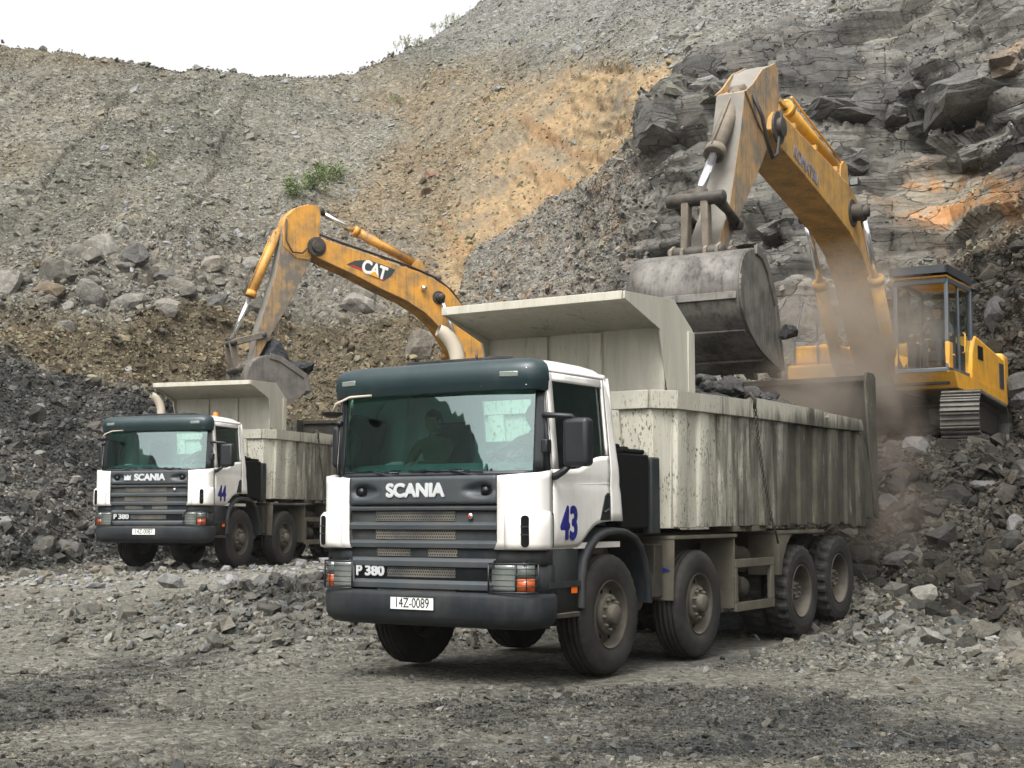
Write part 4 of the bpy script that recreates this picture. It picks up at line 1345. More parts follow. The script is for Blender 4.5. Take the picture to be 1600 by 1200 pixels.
        e = MB(); e.prism([(-1.162, 1.215), (-1.112, 1.215), (-1.112, 1.50), (-1.125, 1.525), (-1.162, 1.51)], 0, s * 1.21, s * 1.252)
        e.build('scoop_edge', M['black'], T, bevel=0.01)
    # ---- windscreen and its black frame
    def ws(x, t):     # t 0 bottom .. 1 top
        e = (abs(x) / 1.15) ** 3.2
        yb, yt = -1.355 + .215 * e, -1.265 + .175 * e
        z = lerp(1.868, 2.64, t)
        return (x, lerp(yb, yt, t), z)
    xs = [lerp(-1.08, 1.08, k / 24) for k in range(25)]
    g = MB(); g.grid([[ws(x, t) for t in [k / 8 for k in range(9)]] for x in xs])
    wso = g.build('windscreen', M['glass'], T)
    g = MB()
    for (xa, xb, n) in ((-1.165, -1.075, 4), (1.075, 1.165, 4)):
        g.grid([[tuple(Vector(ws(lerp(xa, xb, k / n), t)) + Vector((0, -.003 if abs(lerp(xa, xb, k / n)) < 1.1 else 0, 0))) for t in [q / 6 for q in range(7)]] for k in range(n + 1)])
    for s in (1, -1):      # pillar trim round to the door
        P = [[(s * x, y, z) for z, x, y in ((1.89, 1.165, -1.137), (2.2, 1.150, -1.115), (2.66, 1.125, -1.085))],
             [(s * x, y, z) for z, x, y in ((1.89, 1.212, -1.112), (2.2, 1.194, -1.104), (2.66, 1.155, -1.102))]]
        g.grid(P)
    g.grid([[ws(x, t) for t in (-0.03, 0.035)] for x in xs])
    g.build('windscreen_frame', M['black'], T, solid=0.012)
    for xa, xb in ((-.42, -1.0), (.28, -.62), ):
        pass
    for (px, tip) in ((-.30, -1.02), (.62, -.16)):
        w = MB()
        p0 = Vector(ws(px, -0.035)) + Vector((0, -.03, 0)); p1 = Vector(ws((px + tip) / 2 + .1, .045)) + Vector((0, -.03, 0))
        w.tube([p0 + Vector((.05, -.01, -.02)), p0, p1], [.022, .016, .009], 8)
        a = Vector(ws(tip, .055)) + Vector((0, -.014, 0)); b = Vector(ws(px + .02, .03)) + Vector((0, -.014, 0))
        m_ = (a + b) / 2 + Vector((0, -.008, .0))
        w.tube([a, m_, b], .008, 6)
        for q in (0.2, 0.4, 0.6, 0.8):
            c = a.lerp(b, q); w.obox(c + Vector((-.03, -.012, .004)), c + Vector((.03, -.012, .004)), .01, .02)
        w.build('wiper', M['black'], T)
    # ---- sun visor
    v = MB()
    plan = front_plan([(0, -1.30), (.45, -1.295), (.8, -1.275), (1.0, -1.245), (1.09, -1.20), (1.125, -1.14), (1.135, -1.08)], 5)
    plan_sweep(v, plan, [(-.02, 2.645), (.030, 2.612), (.040, 2.625), (.045, 2.69), (.055, 2.705), (.045, 2.80), (.028, 2.845), (-.02, 2.882), (-.12, 2.905)])
    vo = v.build('sun_visor', M['roofdark'], T, solid=0.012)
    for s in (1, -1):
        l = MB()
        l.obox((s * .82, -1.328, 2.755), (s * 1.0, -1.300, 2.752), .03, .052)
        l.build('marker_lamp', M['lamp'], vo, bevel=0.008)
    b = MB()
    for x in (-.9, -.32, .32, .62, 1.06):
        b.lathe([(-.012, .014), (-.016, .0)], (x, -1.330 + .08 * (abs(x) / 1.1) ** 4, 2.80), 1, 8); b.lathe([(-.006, .010), (-.010, .0)], (x, -1.335 + .08 * (abs(x) / 1.1) ** 4, 2.655), 1, 8)
    b.build('visor_bolt', M['chrome'], vo)
    # ---- grille
    g = MB(); g.grid([[(x, -1.352 - .02 * (1 - (abs(x) / .83) ** 2), z) for z in (.80, 1.2, 1.60)] for x in [lerp(-.82, .82, k / 8) for k in range(9)]])
    go = g.build('grille', M['greydark'], T, solid=0.02)
    # header panel with two lamp recesses
    hp = MB()
    def hdr(x, z): return (x, -1.395 - .018 * (1 - (abs(x) / .83) ** 2), z)
    xs2 = [lerp(-.825, .825, k / 44) for k in range(45)]
    P = []
    for x in xs2:
        row = []
        for k in range(15):
            z = lerp(1.600, 1.852, k / 14)
            p = list(hdr(x, z))
            # recess, flaring towards the middle
            q = ((abs(x) - .70) / (.085 if abs(x) > .70 else .20)) ** 2 + ((z - 1.722) / .062) ** 2
            if q < 1.25: p[1] += 0.05 * (1 - (q / 1.25) ** 2)
            if z < 1.61 or z > 1.842: p[1] += 0.012
            row.append(tuple(p))
        P.append(row)
    hp.grid(P)
    hpo = hp.build('grille_header', M['grey'], T, solid=0.015)
    for s in (1, -1):
        r = MB()
        out = [(.068 * math.cos(a) * (1 if abs(math.cos(a)) < .7 else 1.0), .048 * math.sin(a)) for a in [2 * math.pi * k / 24 for k in range(24)]]
        out = [(math.copysign(min(abs(x) * 1.25, .066), x), math.copysign(min(abs(z) * 1.3, .047), z)) for x, z in out]
        fr = [(s * .718 + x, -1.378, 1.722 + z) for x, z in out]; n = len(fr)
        r.add(fr + [(x, y + .04, z) for x, y, z in fr], [tuple(range(n))] + [(i, (i + 1) % n, (i + 1) % n + n, i + n) for i in range(n)])
        r.build('lamp_recess', M['seam'], hpo)
        r = MB(); r.lathe([(-.0, .034), (-.012, .03), (-.018, 0)], (s * .700, -1.382, 1.722), 1, 20)
        r.build('recess_lamp', M['black'], hpo)
    # bars
    for (z0, z1, cut) in ((1.545, 1.588, 0), (1.370, 1.440, 0), (1.205, 1.275, 0), (1.035, 1.115, .02), (.835, .915, .04)):
        bar = MB()
        X = .825 - cut
        zm = z0 + (z1 - z0) * .62
        P = []
        for k in range(17):
            x = lerp(-X, X, k / 16); yy = -1.385 - .018 * (1 - (abs(x) / .83) ** 2)
            P.append([(x, yy + .05, z0 - .004), (x, yy - .006, z0), (x, yy - .010, zm), (x, yy + .018, z1), (x, yy + .05, z1 + .004)])
        bar.grid(P, smooth=False)
        e = len(bar.v)
        for row in (P[0], P[-1]): bar.add(row, [tuple(range(5))])
        bar.build('grille_bar', M['grey'], go, bevel=0.003)
    for (z0, z1, xa, xb) in ((1.448, 1.540, -.52, .38), (1.282, 1.368, -.52, .38), (1.128, 1.200, -.5, -.12), (1.128, 1.200, .08, .40), (.938, 1.026, -.385, .38), (.790, .832, -.5, .38)):
        m_ = MB(); m_.box(xa, xb, -1.386, -1.36, z0, z1); m_.build('mesh_panel', M['mesh'], go)
    bd = MB(); bd.lathe([(0, .028), (-.008, .026), (-.010, 0)], (.545, -1.392, 1.492), 1, 18); bdo = bd.build('badge', M['chrome'], go)
    bd = MB(); bd.lathe([(-.010, .016), (-.014, .015), (-.0145, 0)], (.545, -1.392, 1.49), 1, 16); bd.build('badge_centre', M['red'], T).parent = go
    text_mesh('SCANIA', 0.165, M['lettering'], 'lettering', hpo, (-.045 if not emblem else .03, -1.428, 1.722), FRONT, bold=0.009, sx=1.14, depth=0.004, spacing=0.98)
    if emblem:
        e = MB()
        e.prism([(-.51, 1.675), (-.37, 1.675), (-.37, 1.775), (-.41, 1.745), (-.44, 1.775), (-.47, 1.735), (-.51, 1.765)], 1, -1.434, -1.41)
        e.build('emblem', M['lettering'], hpo)
    text_mesh('P', 0.125, M['lettering'], 'lettering', go, (-.715, -1.392, .985), FRONT, bold=0.006, sx=1.1, depth=0.003)
    text_mesh('380', 0.125, M['lettering'], 'lettering', go, (-.530, -1.394, .985), FRONT, bold=0.006, sx=1.22, depth=0.003)
    # ---- headlights and lower corners
    for s in (1, -1):
        c = MB()
        plan = [(.76, -1.372), (.95, -1.368), (1.08, -1.345), (1.17, -1.29), (1.205, -1.20), (1.205, -1.10)]
        P = [[(s * x, y + .02, z) for z in (1.06, 1.12, 1.195)] for x, y in plan]
        c.grid(P, flip=(s < 0))
        P = [[(s * x, y + .05, z) for z in (.78, .90, 1.06)] for x, y in plan]
        c.grid(P, flip=(s < 0))
        # side skirt back to the wheel arch
        P = [[(s * x, y, z) for z in (.62, .9, 1.2)] for x, y in ((1.20, -1.12), (1.19, -.9), (1.185, -.60))]
        c.grid(P, flip=(s < 0))
        c.box(*sorted((s * 1.0, s * 1.225)), -1.13, -.62, .86, .90)
        co = c.build('front_corner', M['trim'], T, solid=0.02)
        m_ = MB(); m_.box(*sorted((s * 1.205, s * 1.222)), -.755, -.655, .795, .855); m_.build('side_marker', M['orange'], co, bevel=0.006)
        st = MB(); st.box(*sorted((s * .95, s * 1.24)), -1.12, -.64, .585, .63); st.box(*sorted((s * 1.0, s * 1.2)), -1.1, -1.06, .63, .86)
        st.build('step', M['chassis'], T, bevel=0.008)
        hl = MB()
        P = [[(s * x, y - .012, z) for z in (.835, .86, 1.04, 1.062)] for x, y in [(.775, -1.368), (.9, -1.372), (1.02, -1.362)]]
        hl.grid(P, flip=(s < 0))
        ho = hl.build('headlight', M['lamp'], T, solid=0.02)
        hl = MB(); P = [[(s * x, y - .012, z) for z in (.835, .945)] for x, y in [(1.03, -1.361), (1.10, -1.338), (1.165, -1.29)]]
        hl.grid(P, flip=(s < 0)); hl.build('indicator', M['amber'], ho, solid=0.02)
        hl = MB(); P = [[(s * x, y - .012, z) for z in (.950, 1.062)] for x, y in [(1.03, -1.361), (1.10, -1.338), (1.165, -1.29)]]
        hl.grid(P, flip=(s < 0)); hl.build('side_lamp', M['lamp'], ho, solid=0.02)
        gd_ = MB()
        pp = [(.765, -1.43), (.90, -1.435), (1.04, -1.42), (1.13, -1.385), (1.20, -1.30)]
        for z in (.825, .88, .93, .98, 1.03, 1.075):
            gd_.tube([(s * x, y, z) for x, y in pp], .0085 if z in (.825, 1.075) else .0045, 6)
        for i, (x, y) in enumerate(pp):
            if i != 1: gd_.tube([(s * x, y, .825), (s * x, y, 1.075)], .0085 if i in (0, 4) else .005, 6)
        gd_.tube([(s * .80, -1.43, 1.075), (s * .80, -1.37, 1.10)], .008, 6); gd_.tube([(s * 1.1, -1.39, 1.075), (s * 1.1, -1.33, 1.10)], .008, 6)
        gd_.build('lamp_guard', M['black'], ho)
    # ---- bumper, plate
    b = MB()
    plan = front_plan([(0, -1.455), (.5, -1.45), (.82, -1.435), (1.02, -1.40), (1.14, -1.335), (1.21, -1.24), (1.235, -1.12), (1.235, -1.06)], 5)
    plan_sweep(b, plan, [(-.16, .80), (-.03, .806), (-.008, .795), (.0, .77), (.004, .68), (-.004, .60), (-.03, .55), (-.08, .515), (-.2, .50)])
    bo = b.build('bumper', M['bumper'], T, solid=0.02)
    p = MB(); p.box(-.285, .205, -1.472, -1.458, .648, .765)
    po = p.build('licence_plate', M['plate'], T, bevel=0.003)
    text_mesh(plate, 0.125, M['ink'], 'plate_number', po, (-.04, -1.474, .706), FRONT, bold=0.001, sx=0.80, depth=0.001, spacing=0.98)
    fr = MB()
    for q in ((-.285, .205, .645, .652), (-.285, .205, .761, .768), (-.288, -.281, .645, .768), (.201, .208, .645, .768)):
        fr.box(q[0], q[1], -1.475, -1.462, q[2], q[3])
    fr.build('plate_frame', M['ink'], po)
    # ---- mirrors
    for s in (1, -1):
        m_ = MB()
        if s > 0: m_.box(1.34, 1.60, -1.13, -.99, 1.925, 2.355)
        else: m_.box(-1.36, -1.25, -1.04, -.78, 1.96, 2.38)
        mo = m_.build('mirror', M['black'], T, bevel=0.045, seg=4)
        a = MB(); a.tube([(s * 1.16, -1.13, 2.385), (s * 1.20, -1.16, 2.385), (s * 1.42, -1.09, 2.37), (s * 1.45, -1.06, 2.33)] if s > 0 else [(-1.15, -1.12, 2.39), (-1.20, -1.13, 2.40), (-1.29, -1.0, 2.39), (-1.30, -.95, 2.35)], [.024, .026, .024, .02], 8)
        a.build('mirror_arm', M['black'], mo)
        a = MB(); a.tube([(s * 1.22, -1.08, 1.84), (s * 1.26, -1.09, 1.845), (s * 1.34, -1.08, 1.89), (s * 1.40, -1.06, 1.95)] if s > 0 else [(-1.21, -1.06, 1.86), (-1.24, -1.05, 1.87), (-1.28, -.98, 1.92), (-1.29, -.94, 1.98)], [.034, .036, .03, .024], 8)
        a.build('mirror_arm', M['black'], mo)
        g = MB(); g.box(*((1.37, 1.57, -.992, -.984, 1.96, 2.32) if s > 0 else (-1.34, -1.27, -.782, -.774, 1.98, 2.36))); g.build('mirror_glass', M['chrome'], mo)
        if s > 0:
            g = MB(); g.box(1.16, 1.225, -1.19, -1.10, 2.05, 2.17); g.build('pillar_bracket', M['black'], T, bevel=0.012)
    km = MB()      # kerb mirror on its stalk at the far front corner
    km.tube([(-.60, -1.36, 2.625), (-.78, -1.46, 2.61), (-.92, -1.50, 2.55), (-.955, -1.50, 2.47)], .012, 8)
    kmo = km.build('kerb_mirror_stalk', M['pipe'], T)
    km = MB(); km.lathe([(0, .0), (.004, .05), (.03, .10), (.05, .105)], (-.965, -1.50, 2.42), 2, 20); o = km.build('kerb_mirror', M['black'], T); o.parent = kmo
    # ---- inside the cab
    i_ = MB()
    i_.box(-1.10, 1.10, -1.05, .1, 1.40, 1.44)
    i_.build('cab_floor', M['cabin'], T)
    P = [[(x, y, z) for y, z in ((-1.22, 1.45), (-1.24, 1.84), (-1.10, 1.90), (-.95, 1.97), (-.84, 1.98), (-.80, 1.93), (-.84, 1.6), (-.95, 1.45))] for x in [lerp(-1.09, 1.09, k / 8) for k in range(9)]]
    d = MB(); d.grid(P, smooth=False); do_ = d.build('dashboard', M['dash'], T, solid=0.02)
    d = MB()
    for x in (-.85, -.55, -.2, .15, .55, .85): d.box(x, x + .09, -1.13, -1.07, 1.905, 1.925)
    d.build('dash_vent', M['seam'], do_)
    for s in (1, -1):
        st = MB(); st.box(s * .60 - .24, s * .60 + .24, -.62, -.12, 1.60, 1.74)
        so = st.build('seat', M['seat'], T, bevel=.03)
        st = MB(); st.prism([(-.14, 1.70), (.0, 1.70), (.06, 2.42), (-.04, 2.45)], 0, s * .60 - .22, s * .60 + .22); st.build('seat_back', M['seat'], so, bevel=.03)
    sw = MB()
    c0 = Vector((.60, -.80, 2.02)); ax = Vector((0, -.62, .78)).normalized(); bx = Vector((1, 0, 0)); by = ax.cross(bx)
    ring = [c0 + bx * (.22 * math.cos(a)) + by * (.22 * math.sin(a)) for a in [2 * math.pi * k / 28 for k in range(29)]]
    sw.tube(ring, .014, 8, cap=False)
    for a in (0.3, math.pi - .3, -math.pi / 2): sw.tube([c0, c0 + bx * (.22 * math.cos(a)) + by * (.22 * math.sin(a))], .012, 6)
    sw.tube([c0, c0 - ax * .25 + Vector((0, -.05, 0))], .03, 8)
    sw.build('steering_wheel', M['black'], T)
    # ---- wheels
    for s in (1, -1):
        front_wheel(T, s * 1.065, 0, .565, s)
        front_wheel(T, s * 1.065, 1.94, .563, s)
        rear_wheel(T, s * 1.065, 4.87, .563, s)
        rear_wheel(T, s * 1.065, 6.20, .563 + tilt, s)
    # ---- front mudguards (dark arches)
    for s in (1, -1):
        a_ = MB(); P = []
        path = [(-.61, .66), (-.60, .95), (-.55, 1.10), (-.46, 1.22), (-.33, 1.315), (-.15, 1.37), (.05, 1.385), (.28, 1.37), (.48, 1.31), (.62, 1.21), (.72, 1.05), (.78, .85), (.80, .64)]
        for i, (y, z) in enumerate(path):
            c = Vector((y - .05, z - .6)).normalized()
            iy, iz = y - c.x * .07, z - c.y * .07
            P.append([(s * x, yy, zz) for x, yy, zz in ((.86, y, z), (1.20, y, z), (1.24, y - c.x * .012, z - c.y * .012), (1.252, y - c.x * .035, z - c.y * .035), (1.245, iy, iz), (1.20, iy, iz), (.86, iy, iz))])
        a_.grid(P, flip=(s > 0))
        a_.build('mudguard', M['trim'], T)
    # ---- second axle and tandem mudguards
    for s in (1, -1):
        f = MB()
        f.box(*sorted((s * .84, s * 1.225)), 1.33, 2.90, 1.245, 1.285)
        f.prism([(s * .80, .62), (s * 1.20, .62), (s * 1.215, 1.245), (s * .80, 1.245)], 1, 1.335, 1.355)
        f.prism([(s * .80, .46), (s * 1.20, .46), (s * 1.215, 1.245), (s * .80, 1.245)], 1, 2.84, 2.86)
        f.build('axle_mudguard', M['fender'], T, bevel=0.006)
        f = MB()
        f.box(*sorted((s * .80, s * 1.225)), 4.12, 5.62, 1.265, 1.31)
        f.prism([(4.12, 1.262), (4.55, 1.262), (4.40, 1.15), (4.27, .98), (4.20, .78), (4.12, .78)], 0, s * .82, s * 1.215)
        f.build('tandem_mudguard', M['fender'], T, bevel=0.006)
        f = MB()
        for (y0, y1, z0, z1) in ((2.87, 3.98, .905, 1.0), (2.87, 3.98, .42, .52), (3.88, 3.98, .52, .905), (2.865, 2.93, .52, .905)):
            f.box(*sorted((s * 1.16, s * 1.215)), y0, y1, z0, z1)
        f.build('side_guard', M['fender'], T, bevel=0.008)
    if tilt > 0:
        tm = MB(); tm.prism([(1.03, .90), (1.17, .93), (1.05, .975), (1.09, .93)], 1, 1.325, 1.333); tm.build('blue_tape', M['blue'], T)
    # ---- chassis
    c = MB()
    for s in (1, -1):
        c.box(*sorted((s * .38, s * .46)), -1.2, 7.2, .80, 1.08)
    for y in (-.6, .9, 2.6, 4.0, 5.5, 7.0): c.box(-.38, .38, y - .05, y + .05, .85, 1.03)
    c.box(-.45, .45, -1.0, .75, .55, 1.35)
    for y in (0, 1.94): c.tube([(-.95, y, .54), (-.5, y, .50), (.5, y, .50), (.95, y, .54)], .08, 8)
    for y in (4.87, 6.20):
        c.tube([(-.95, y, .56), (.95, y, .56)], .11, 10); c.lathe([(-.2, .0), (-.18, .14), (0, .24), (.18, .14), (.2, 0)], (0, y, .56), 0, 16)
    for s in (1, -1):
        c.obox((s * .55, 4.3, .75), (s * .55, 6.8, .75), .09, .14); c.obox((s * .55, -.7, .62), (s * .55, .75, .62), .08, .06); c.obox((s * .55, 1.3, .62), (s * .55, 2.6, .62), .08, .06)
        c.tube([(s * 1.05, .82, .97), (s * .45, .82, .97)], .10, 12); c.tube([(s * 1.05, .86, .64), (s * .5, .86, .64)], .10, 12)
        c.box(*sorted((s * .75, s * 1.1)), 1.12, 1.30, .66, 1.2)
    for (y, z, r) in ((3.30, 1.05, .12), (3.30, .70, .14), (3.58, .98, .15), (3.55, .66, .12)):
        for s in (1, -1):
            c.lathe([(s * 1.06, 0), (s * 1.05, r * .7), (s * 1.0, r), (s * .55, r), (s * .5, 0)], (0, y, z), 0, 18)
    c.build('chassis', M['chassis'], T, bevel=0.01, seg=1)
    fm = MB()
    for (y0, y1) in ((2.86, 3.22), (3.40, 3.80)): 
        for s in (1, -1): fm.box(*sorted((s * .9, s * 1.20)), y0, y1, 1.305, 1.375)
    fm.box(-.46, .46, 1.2, 7.0, 1.08, 1.30)
    fm.build('subframe', M['fender'], T, bevel=0.008)
    # ---- radiator / air intake stack behind the cab
    a_ = MB(); a_.box(.72, 1.16, .30, .90, 1.36, 2.10); a_.box(.78, 1.14, .42, .86, 2.10, 2.15); a_.lathe([(2.15, .075), (2.20, .075), (2.205, 0)], (.95, .52, 0), 2, 14); a_.lathe([(2.15, .06), (2.18, .06), (2.185, 0)], (.95, .74, 0), 2, 14)
    ao = a_.build('intake_stack', M['seam'], T, bevel=0.02)
    a_ = MB(); a_.box(-1.1, -.6, .35, .85, 1.36, 2.2); a_.build('battery_box', M['seam'], T, bevel=0.02)
    a_ = MB(); a_.box(1.06, 1.175, .93, 1.12, 1.30, 2.08); a_.box(.85, 1.06, 1.03, 1.10, 1.34, 2.05)
    a_.build('intake_panel', M['greydark'], ao, bevel=0.02)
    a_ = MB(); a_.box(-.4, .6, .40, .80, 1.36, 1.95); a_.build('engine_cover', M['black'], T, bevel=.02)
    e = MB(); e.tube([(-.98, .62, 1.3), (-.98, .62, 3.10), (-.985, .615, 3.20), (-1.01, .60, 3.30), (-1.05, .56, 3.39), (-1.10, .50, 3.46), (-1.13, .46, 3.48)], [.085] * 3 + [.085, .082, .075, .065], 18, cap=False)
    e.build('exhaust_pipe', M['pipe'], T)
    e = MB(); e.tube([(.1, .33, 1.6), (.12, .42, 2.2), (.2, .38, 2.75)], .05, 10); e.build('intake_hose', M['black'], T)
    if beacon:
        b = MB(); b.lathe([(2.925, .06), (2.96, .06), (2.962, .05), (3.02, .045), (3.035, .0)], (.72, -.2, 0), 2, 16); b.build('beacon', M['orange'], T)
    # ---- dump body
    db = MB()
    side = [(1.30, 1.36), (1.345, 2.60), (7.0, 2.65), (7.22, 2.56), (7.38, 2.42), (7.48, 2.22), (7.56, 1.9), (7.63, 1.45), (7.30, 1.45), (7.26, 1.325), (6.75, 1.325), (6.52, 1.40)]
    for s in (1, -1):
        db.prism(side, 0, s * 1.17, s * 1.20)
        # chamfered front corner and front wall
        db.prism([(s * 1.20, 1.345), (s * 1.09, 1.12), (s * 1.07, 1.14), (s * 1.17, 1.345)], 2, 1.36, 2.60)
    db.box(-1.09, 1.09, 1.12, 1.15, 1.36, 2.60)
    db.box(-1.19, 1.19, 1.3, 7.3, 1.42, 1.47)
    dbo = db.build('dump_body', M['bed'], T, bevel=0.004, seg=1)
    for s in (1, -1):
        for k, y in enumerate((1.50, 2.05, 2.62, 3.14, 3.72, 4.30, 4.88, 5.46, 6.02, 6.55, 7.03)):
            r = MB(); w_ = (.15 + .02 * ((k * 7) % 3 - 1)) if k not in (0,) else .15
            zt_ = 2.60 if y < 6.9 else 2.585
            za = 1.37 if y < 6.6 else 1.335
            pr = [(s * 1.199, y - w_), (s * 1.243, y - w_ * .72), (s * 1.243, y + w_ * .72), (s * 1.199, y + w_)]
            r.prism(pr, 2, za, zt_)
            r.build('rib', M['bed'], dbo, bevel=0.005, seg=1)
        rl = MB()
        # top rail with the bent-down tail; the front part sits slightly prouder
        rl.prism([(1.345, 2.585), (3.26, 2.60), (3.26, 2.80), (1.345, 2.775)], 0, s * 1.185, s * 1.272)
        rl.prism([(3.262, 2.60), (5.55, 2.60), (5.55, 2.815), (3.262, 2.835)], 0, s * 1.185, s * 1.28)
        rl.prism([(5.552, 2.60), (7.02, 2.62), (7.10, 2.62), (7.14, 2.66), (7.04, 2.775), (5.552, 2.80)], 0, s * 1.185, s * 1.262)
        rl.prism([(s * 1.272, 1.344), (s * 1.11, 1.075), (s * 1.06, 1.105), (s * 1.185, 1.344)], 2, 2.585, 2.775)
        rl.lathe([(s * 1.262, .0), (s * 1.30, .028), (s * 1.31, .02), (s * 1.315, 0)], (0, 5.62, 2.73), 0, 10)
        rl.build('top_rail', M['bed'], dbo, bevel=0.01)
        # tail post / end plate of the gate
        tp = MB(); tp.prism([(7.46, 2.3), (7.38, 2.75), (7.33, 3.30), (7.36, 3.46), (7.66, 3.46), (7.74, 3.40), (7.74, 1.44), (7.66, 1.44)], 0, s * 1.20, s * 1.235)
        tp.build('tail_post', M['gate'], dbo, bevel=0.005)
    tg = MB(); tg.box(-1.2, 1.2, 7.66, 7.72, 1.46, 3.44)
    for x in (-1.0, -.5, 0, .5, 1.0): tg.box(x - .05, x + .05, 7.72, 7.78, 1.46, 3.44)
    tg.box(-1.15, 1.15, 7.60, 7.66, 3.36, 3.44)
    tg.build('tailgate', M['gatein'], dbo, bevel=0.005)
    fb = MB(); fb.box(-1.06, 1.06, 1.075, 1.12, 2.585, 2.775)
    for x in (-.8, -.1, .62):
        fb.prism([(x - .10, 2.585), (x + .10, 2.585), (x + .16, 1.7), (x + .02, 1.7)], 1, 1.08, 1.118)
    fb.build('front_beam', M['bed'], dbo, bevel=0.008)
    # canopy
    cp = MB()
    w_ = 1.09
    cp.box(-w_, w_, 1.40, 1.43, 2.76, 3.46)                                    # wall
    cp.prism([(.50, 3.655), (1.40, 3.455), (1.62, 3.46), (1.62, 3.50), (1.40, 3.495), (.50, 3.72)], 0, -w_, w_)      # sloping roof plate
    cp.box(-w_ - .005, w_ + .005, .47, .50, 3.635, 3.722)                      # lip
    cp.prism([(1.62, 3.46), (2.0, 3.46), (2.0, 3.49), (1.62, 3.50)], 0, -w_, w_)
    cpo = cp.build('canopy', M['bed'], dbo, bevel=0.006)
    for s in (1, -1):
        g = MB(); g.prism([(.50, 3.722), (1.60, 3.765), (2.05, 3.485), (2.05, 2.79), (1.46, 2.79), (1.27, 3.42), (.50, 3.645)], 0, s * 1.092, s * 1.118)
        g.box(*sorted((s * 1.118, s * 1.14)), 1.90, 2.05, 2.80, 3.46)
        o = g.build('canopy_side', M['bed'], T, bevel=0.004); o.parent = dbo
    for x in (-.38, .30):
        g = MB(); g.box(x - .075, x + .075, 1.345, 1.40, 2.775, 3.44); o = g.build('canopy_rib', M['bed'], T, bevel=0.006); o.parent = dbo
    # chain and hook over the rail
    ch = MB()
    a, b = Vector((1.315, 3.24, 2.80)), Vector((1.30, 3.72, 1.44))
    n = 36
    for k in range(n):
        p = a.lerp(b, k / (n - 1)); d_ = (b - a).normalized()
        p = p + Vector((0, -0.06 * math.sin(math.pi * k / (n - 1)), 0))
        q = Vector((1, 0, 0)) if k % 2 else d_.cross(Vector((1, 0, 0))).normalized()
        pts = [p + d_ * (.026 * math.cos(t)) + q * (.015 * math.sin(t)) for t in [2 * math.pi * j / 8 for j in range(9)]]
        ch.tube(pts, .0065, 5, cap=False)
    ch.tube([b, b + Vector((0, .10, -.12)), b + Vector((0, .18, -.28))], .014, 6)
    ch.tube([a + Vector((0, 0, -.10)), a + Vector((.012, -.01, .0)), a + Vector((-.05, 0, .07)), a + Vector((-.12, .02, .03))], .022, 8)
    ch.build('chain', M['chassis'], T)
    return T

T43 = make_truck('43', '14Z-0089', 'large near white dump truck numbered 43 with mud-streaked cream dump body', 0.105, False, False, (-.093, 14.451, 0), (-.0043, 0, -.568))
T44 = make_truck('44', '14Z-0087', 'farther white dump truck numbered 44 parked at the foot of the dark slope', 0.0, True, True, (-6.45, 28.71, .44), (-.0124, 0, -.3048))

def heap(name, label, P0, mat, rocks, seed, cat='rock load', group=None, kind='stuff'):
    """P0: function(u,v)->point for a lumpy surface; rocks: list of (centre, size)"""
    rnd = random.Random(seed)
    mb = MB()
    n = 40
    if P0: mb.grid([[P0(i / n, j / n) for j in range(n + 1)] for i in range(n + 1)], smooth=False)
    for c, sz in rocks:
        add_rock(mb, c, sz, rnd)
    me = bpy.data.meshes.new(name); me.from_pydata(mb.v, [], mb.f)
    at_ = me.color_attributes.new('soil', 'FLOAT_COLOR', 'POINT')
    at_.data.foreach_set('color', np.tile([.060, .059, .057, 1.0], len(me.vertices)).astype(np.float32))
    o = link_mesh(name, me, M_ROCK)
    tag(o, label, cat, group, kind)
    return o

def add_rock(mb, c, sz, rnd, planes=16, flat=1.0):
    """angular boulder: sphere cut by random planes"""
    bm = bmesh.new()
    bmesh.ops.create_icosphere(bm, subdivisions=2, radius=1.0)
    cuts = []
    for k in range(planes):
        d_ = Vector((rnd.gauss(0, 1), rnd.gauss(0, 1), rnd.gauss(0, 1))).normalized()
        cuts.append((d_, rnd.uniform(.52, .80)))
    for v in bm.verts:
        for d_, h in cuts:
            q = v.co.dot(d_)
            if q > h: v.co -= d_ * (q - h)
        nz_ = mnoise.noise(v.co * 2.1 + Vector((rnd.random() * 0 + c[0], c[1], c[2])))
        v.co *= 1 + 0.10 * nz_
    s = sz if isinstance(sz, (tuple, list)) else (sz, sz * rnd.uniform(.65, 1), sz * rnd.uniform(.5, .85))
    R_m = Matrix.Rotation(rnd.uniform(0, 6.28), 3, 'Z') @ Matrix.Rotation(rnd.uniform(-.4, .4), 3, 'X')
    vs = [tuple(Vector(c) + R_m @ Vector((v.co.x * s[0], v.co.y * s[1], v.co.z * s[2]))) for v in bm.verts]
    fs = [tuple(v.index for v in f.verts) for f in bm.faces]
    bm.free()
    mb.add(vs, fs, smooth=False)

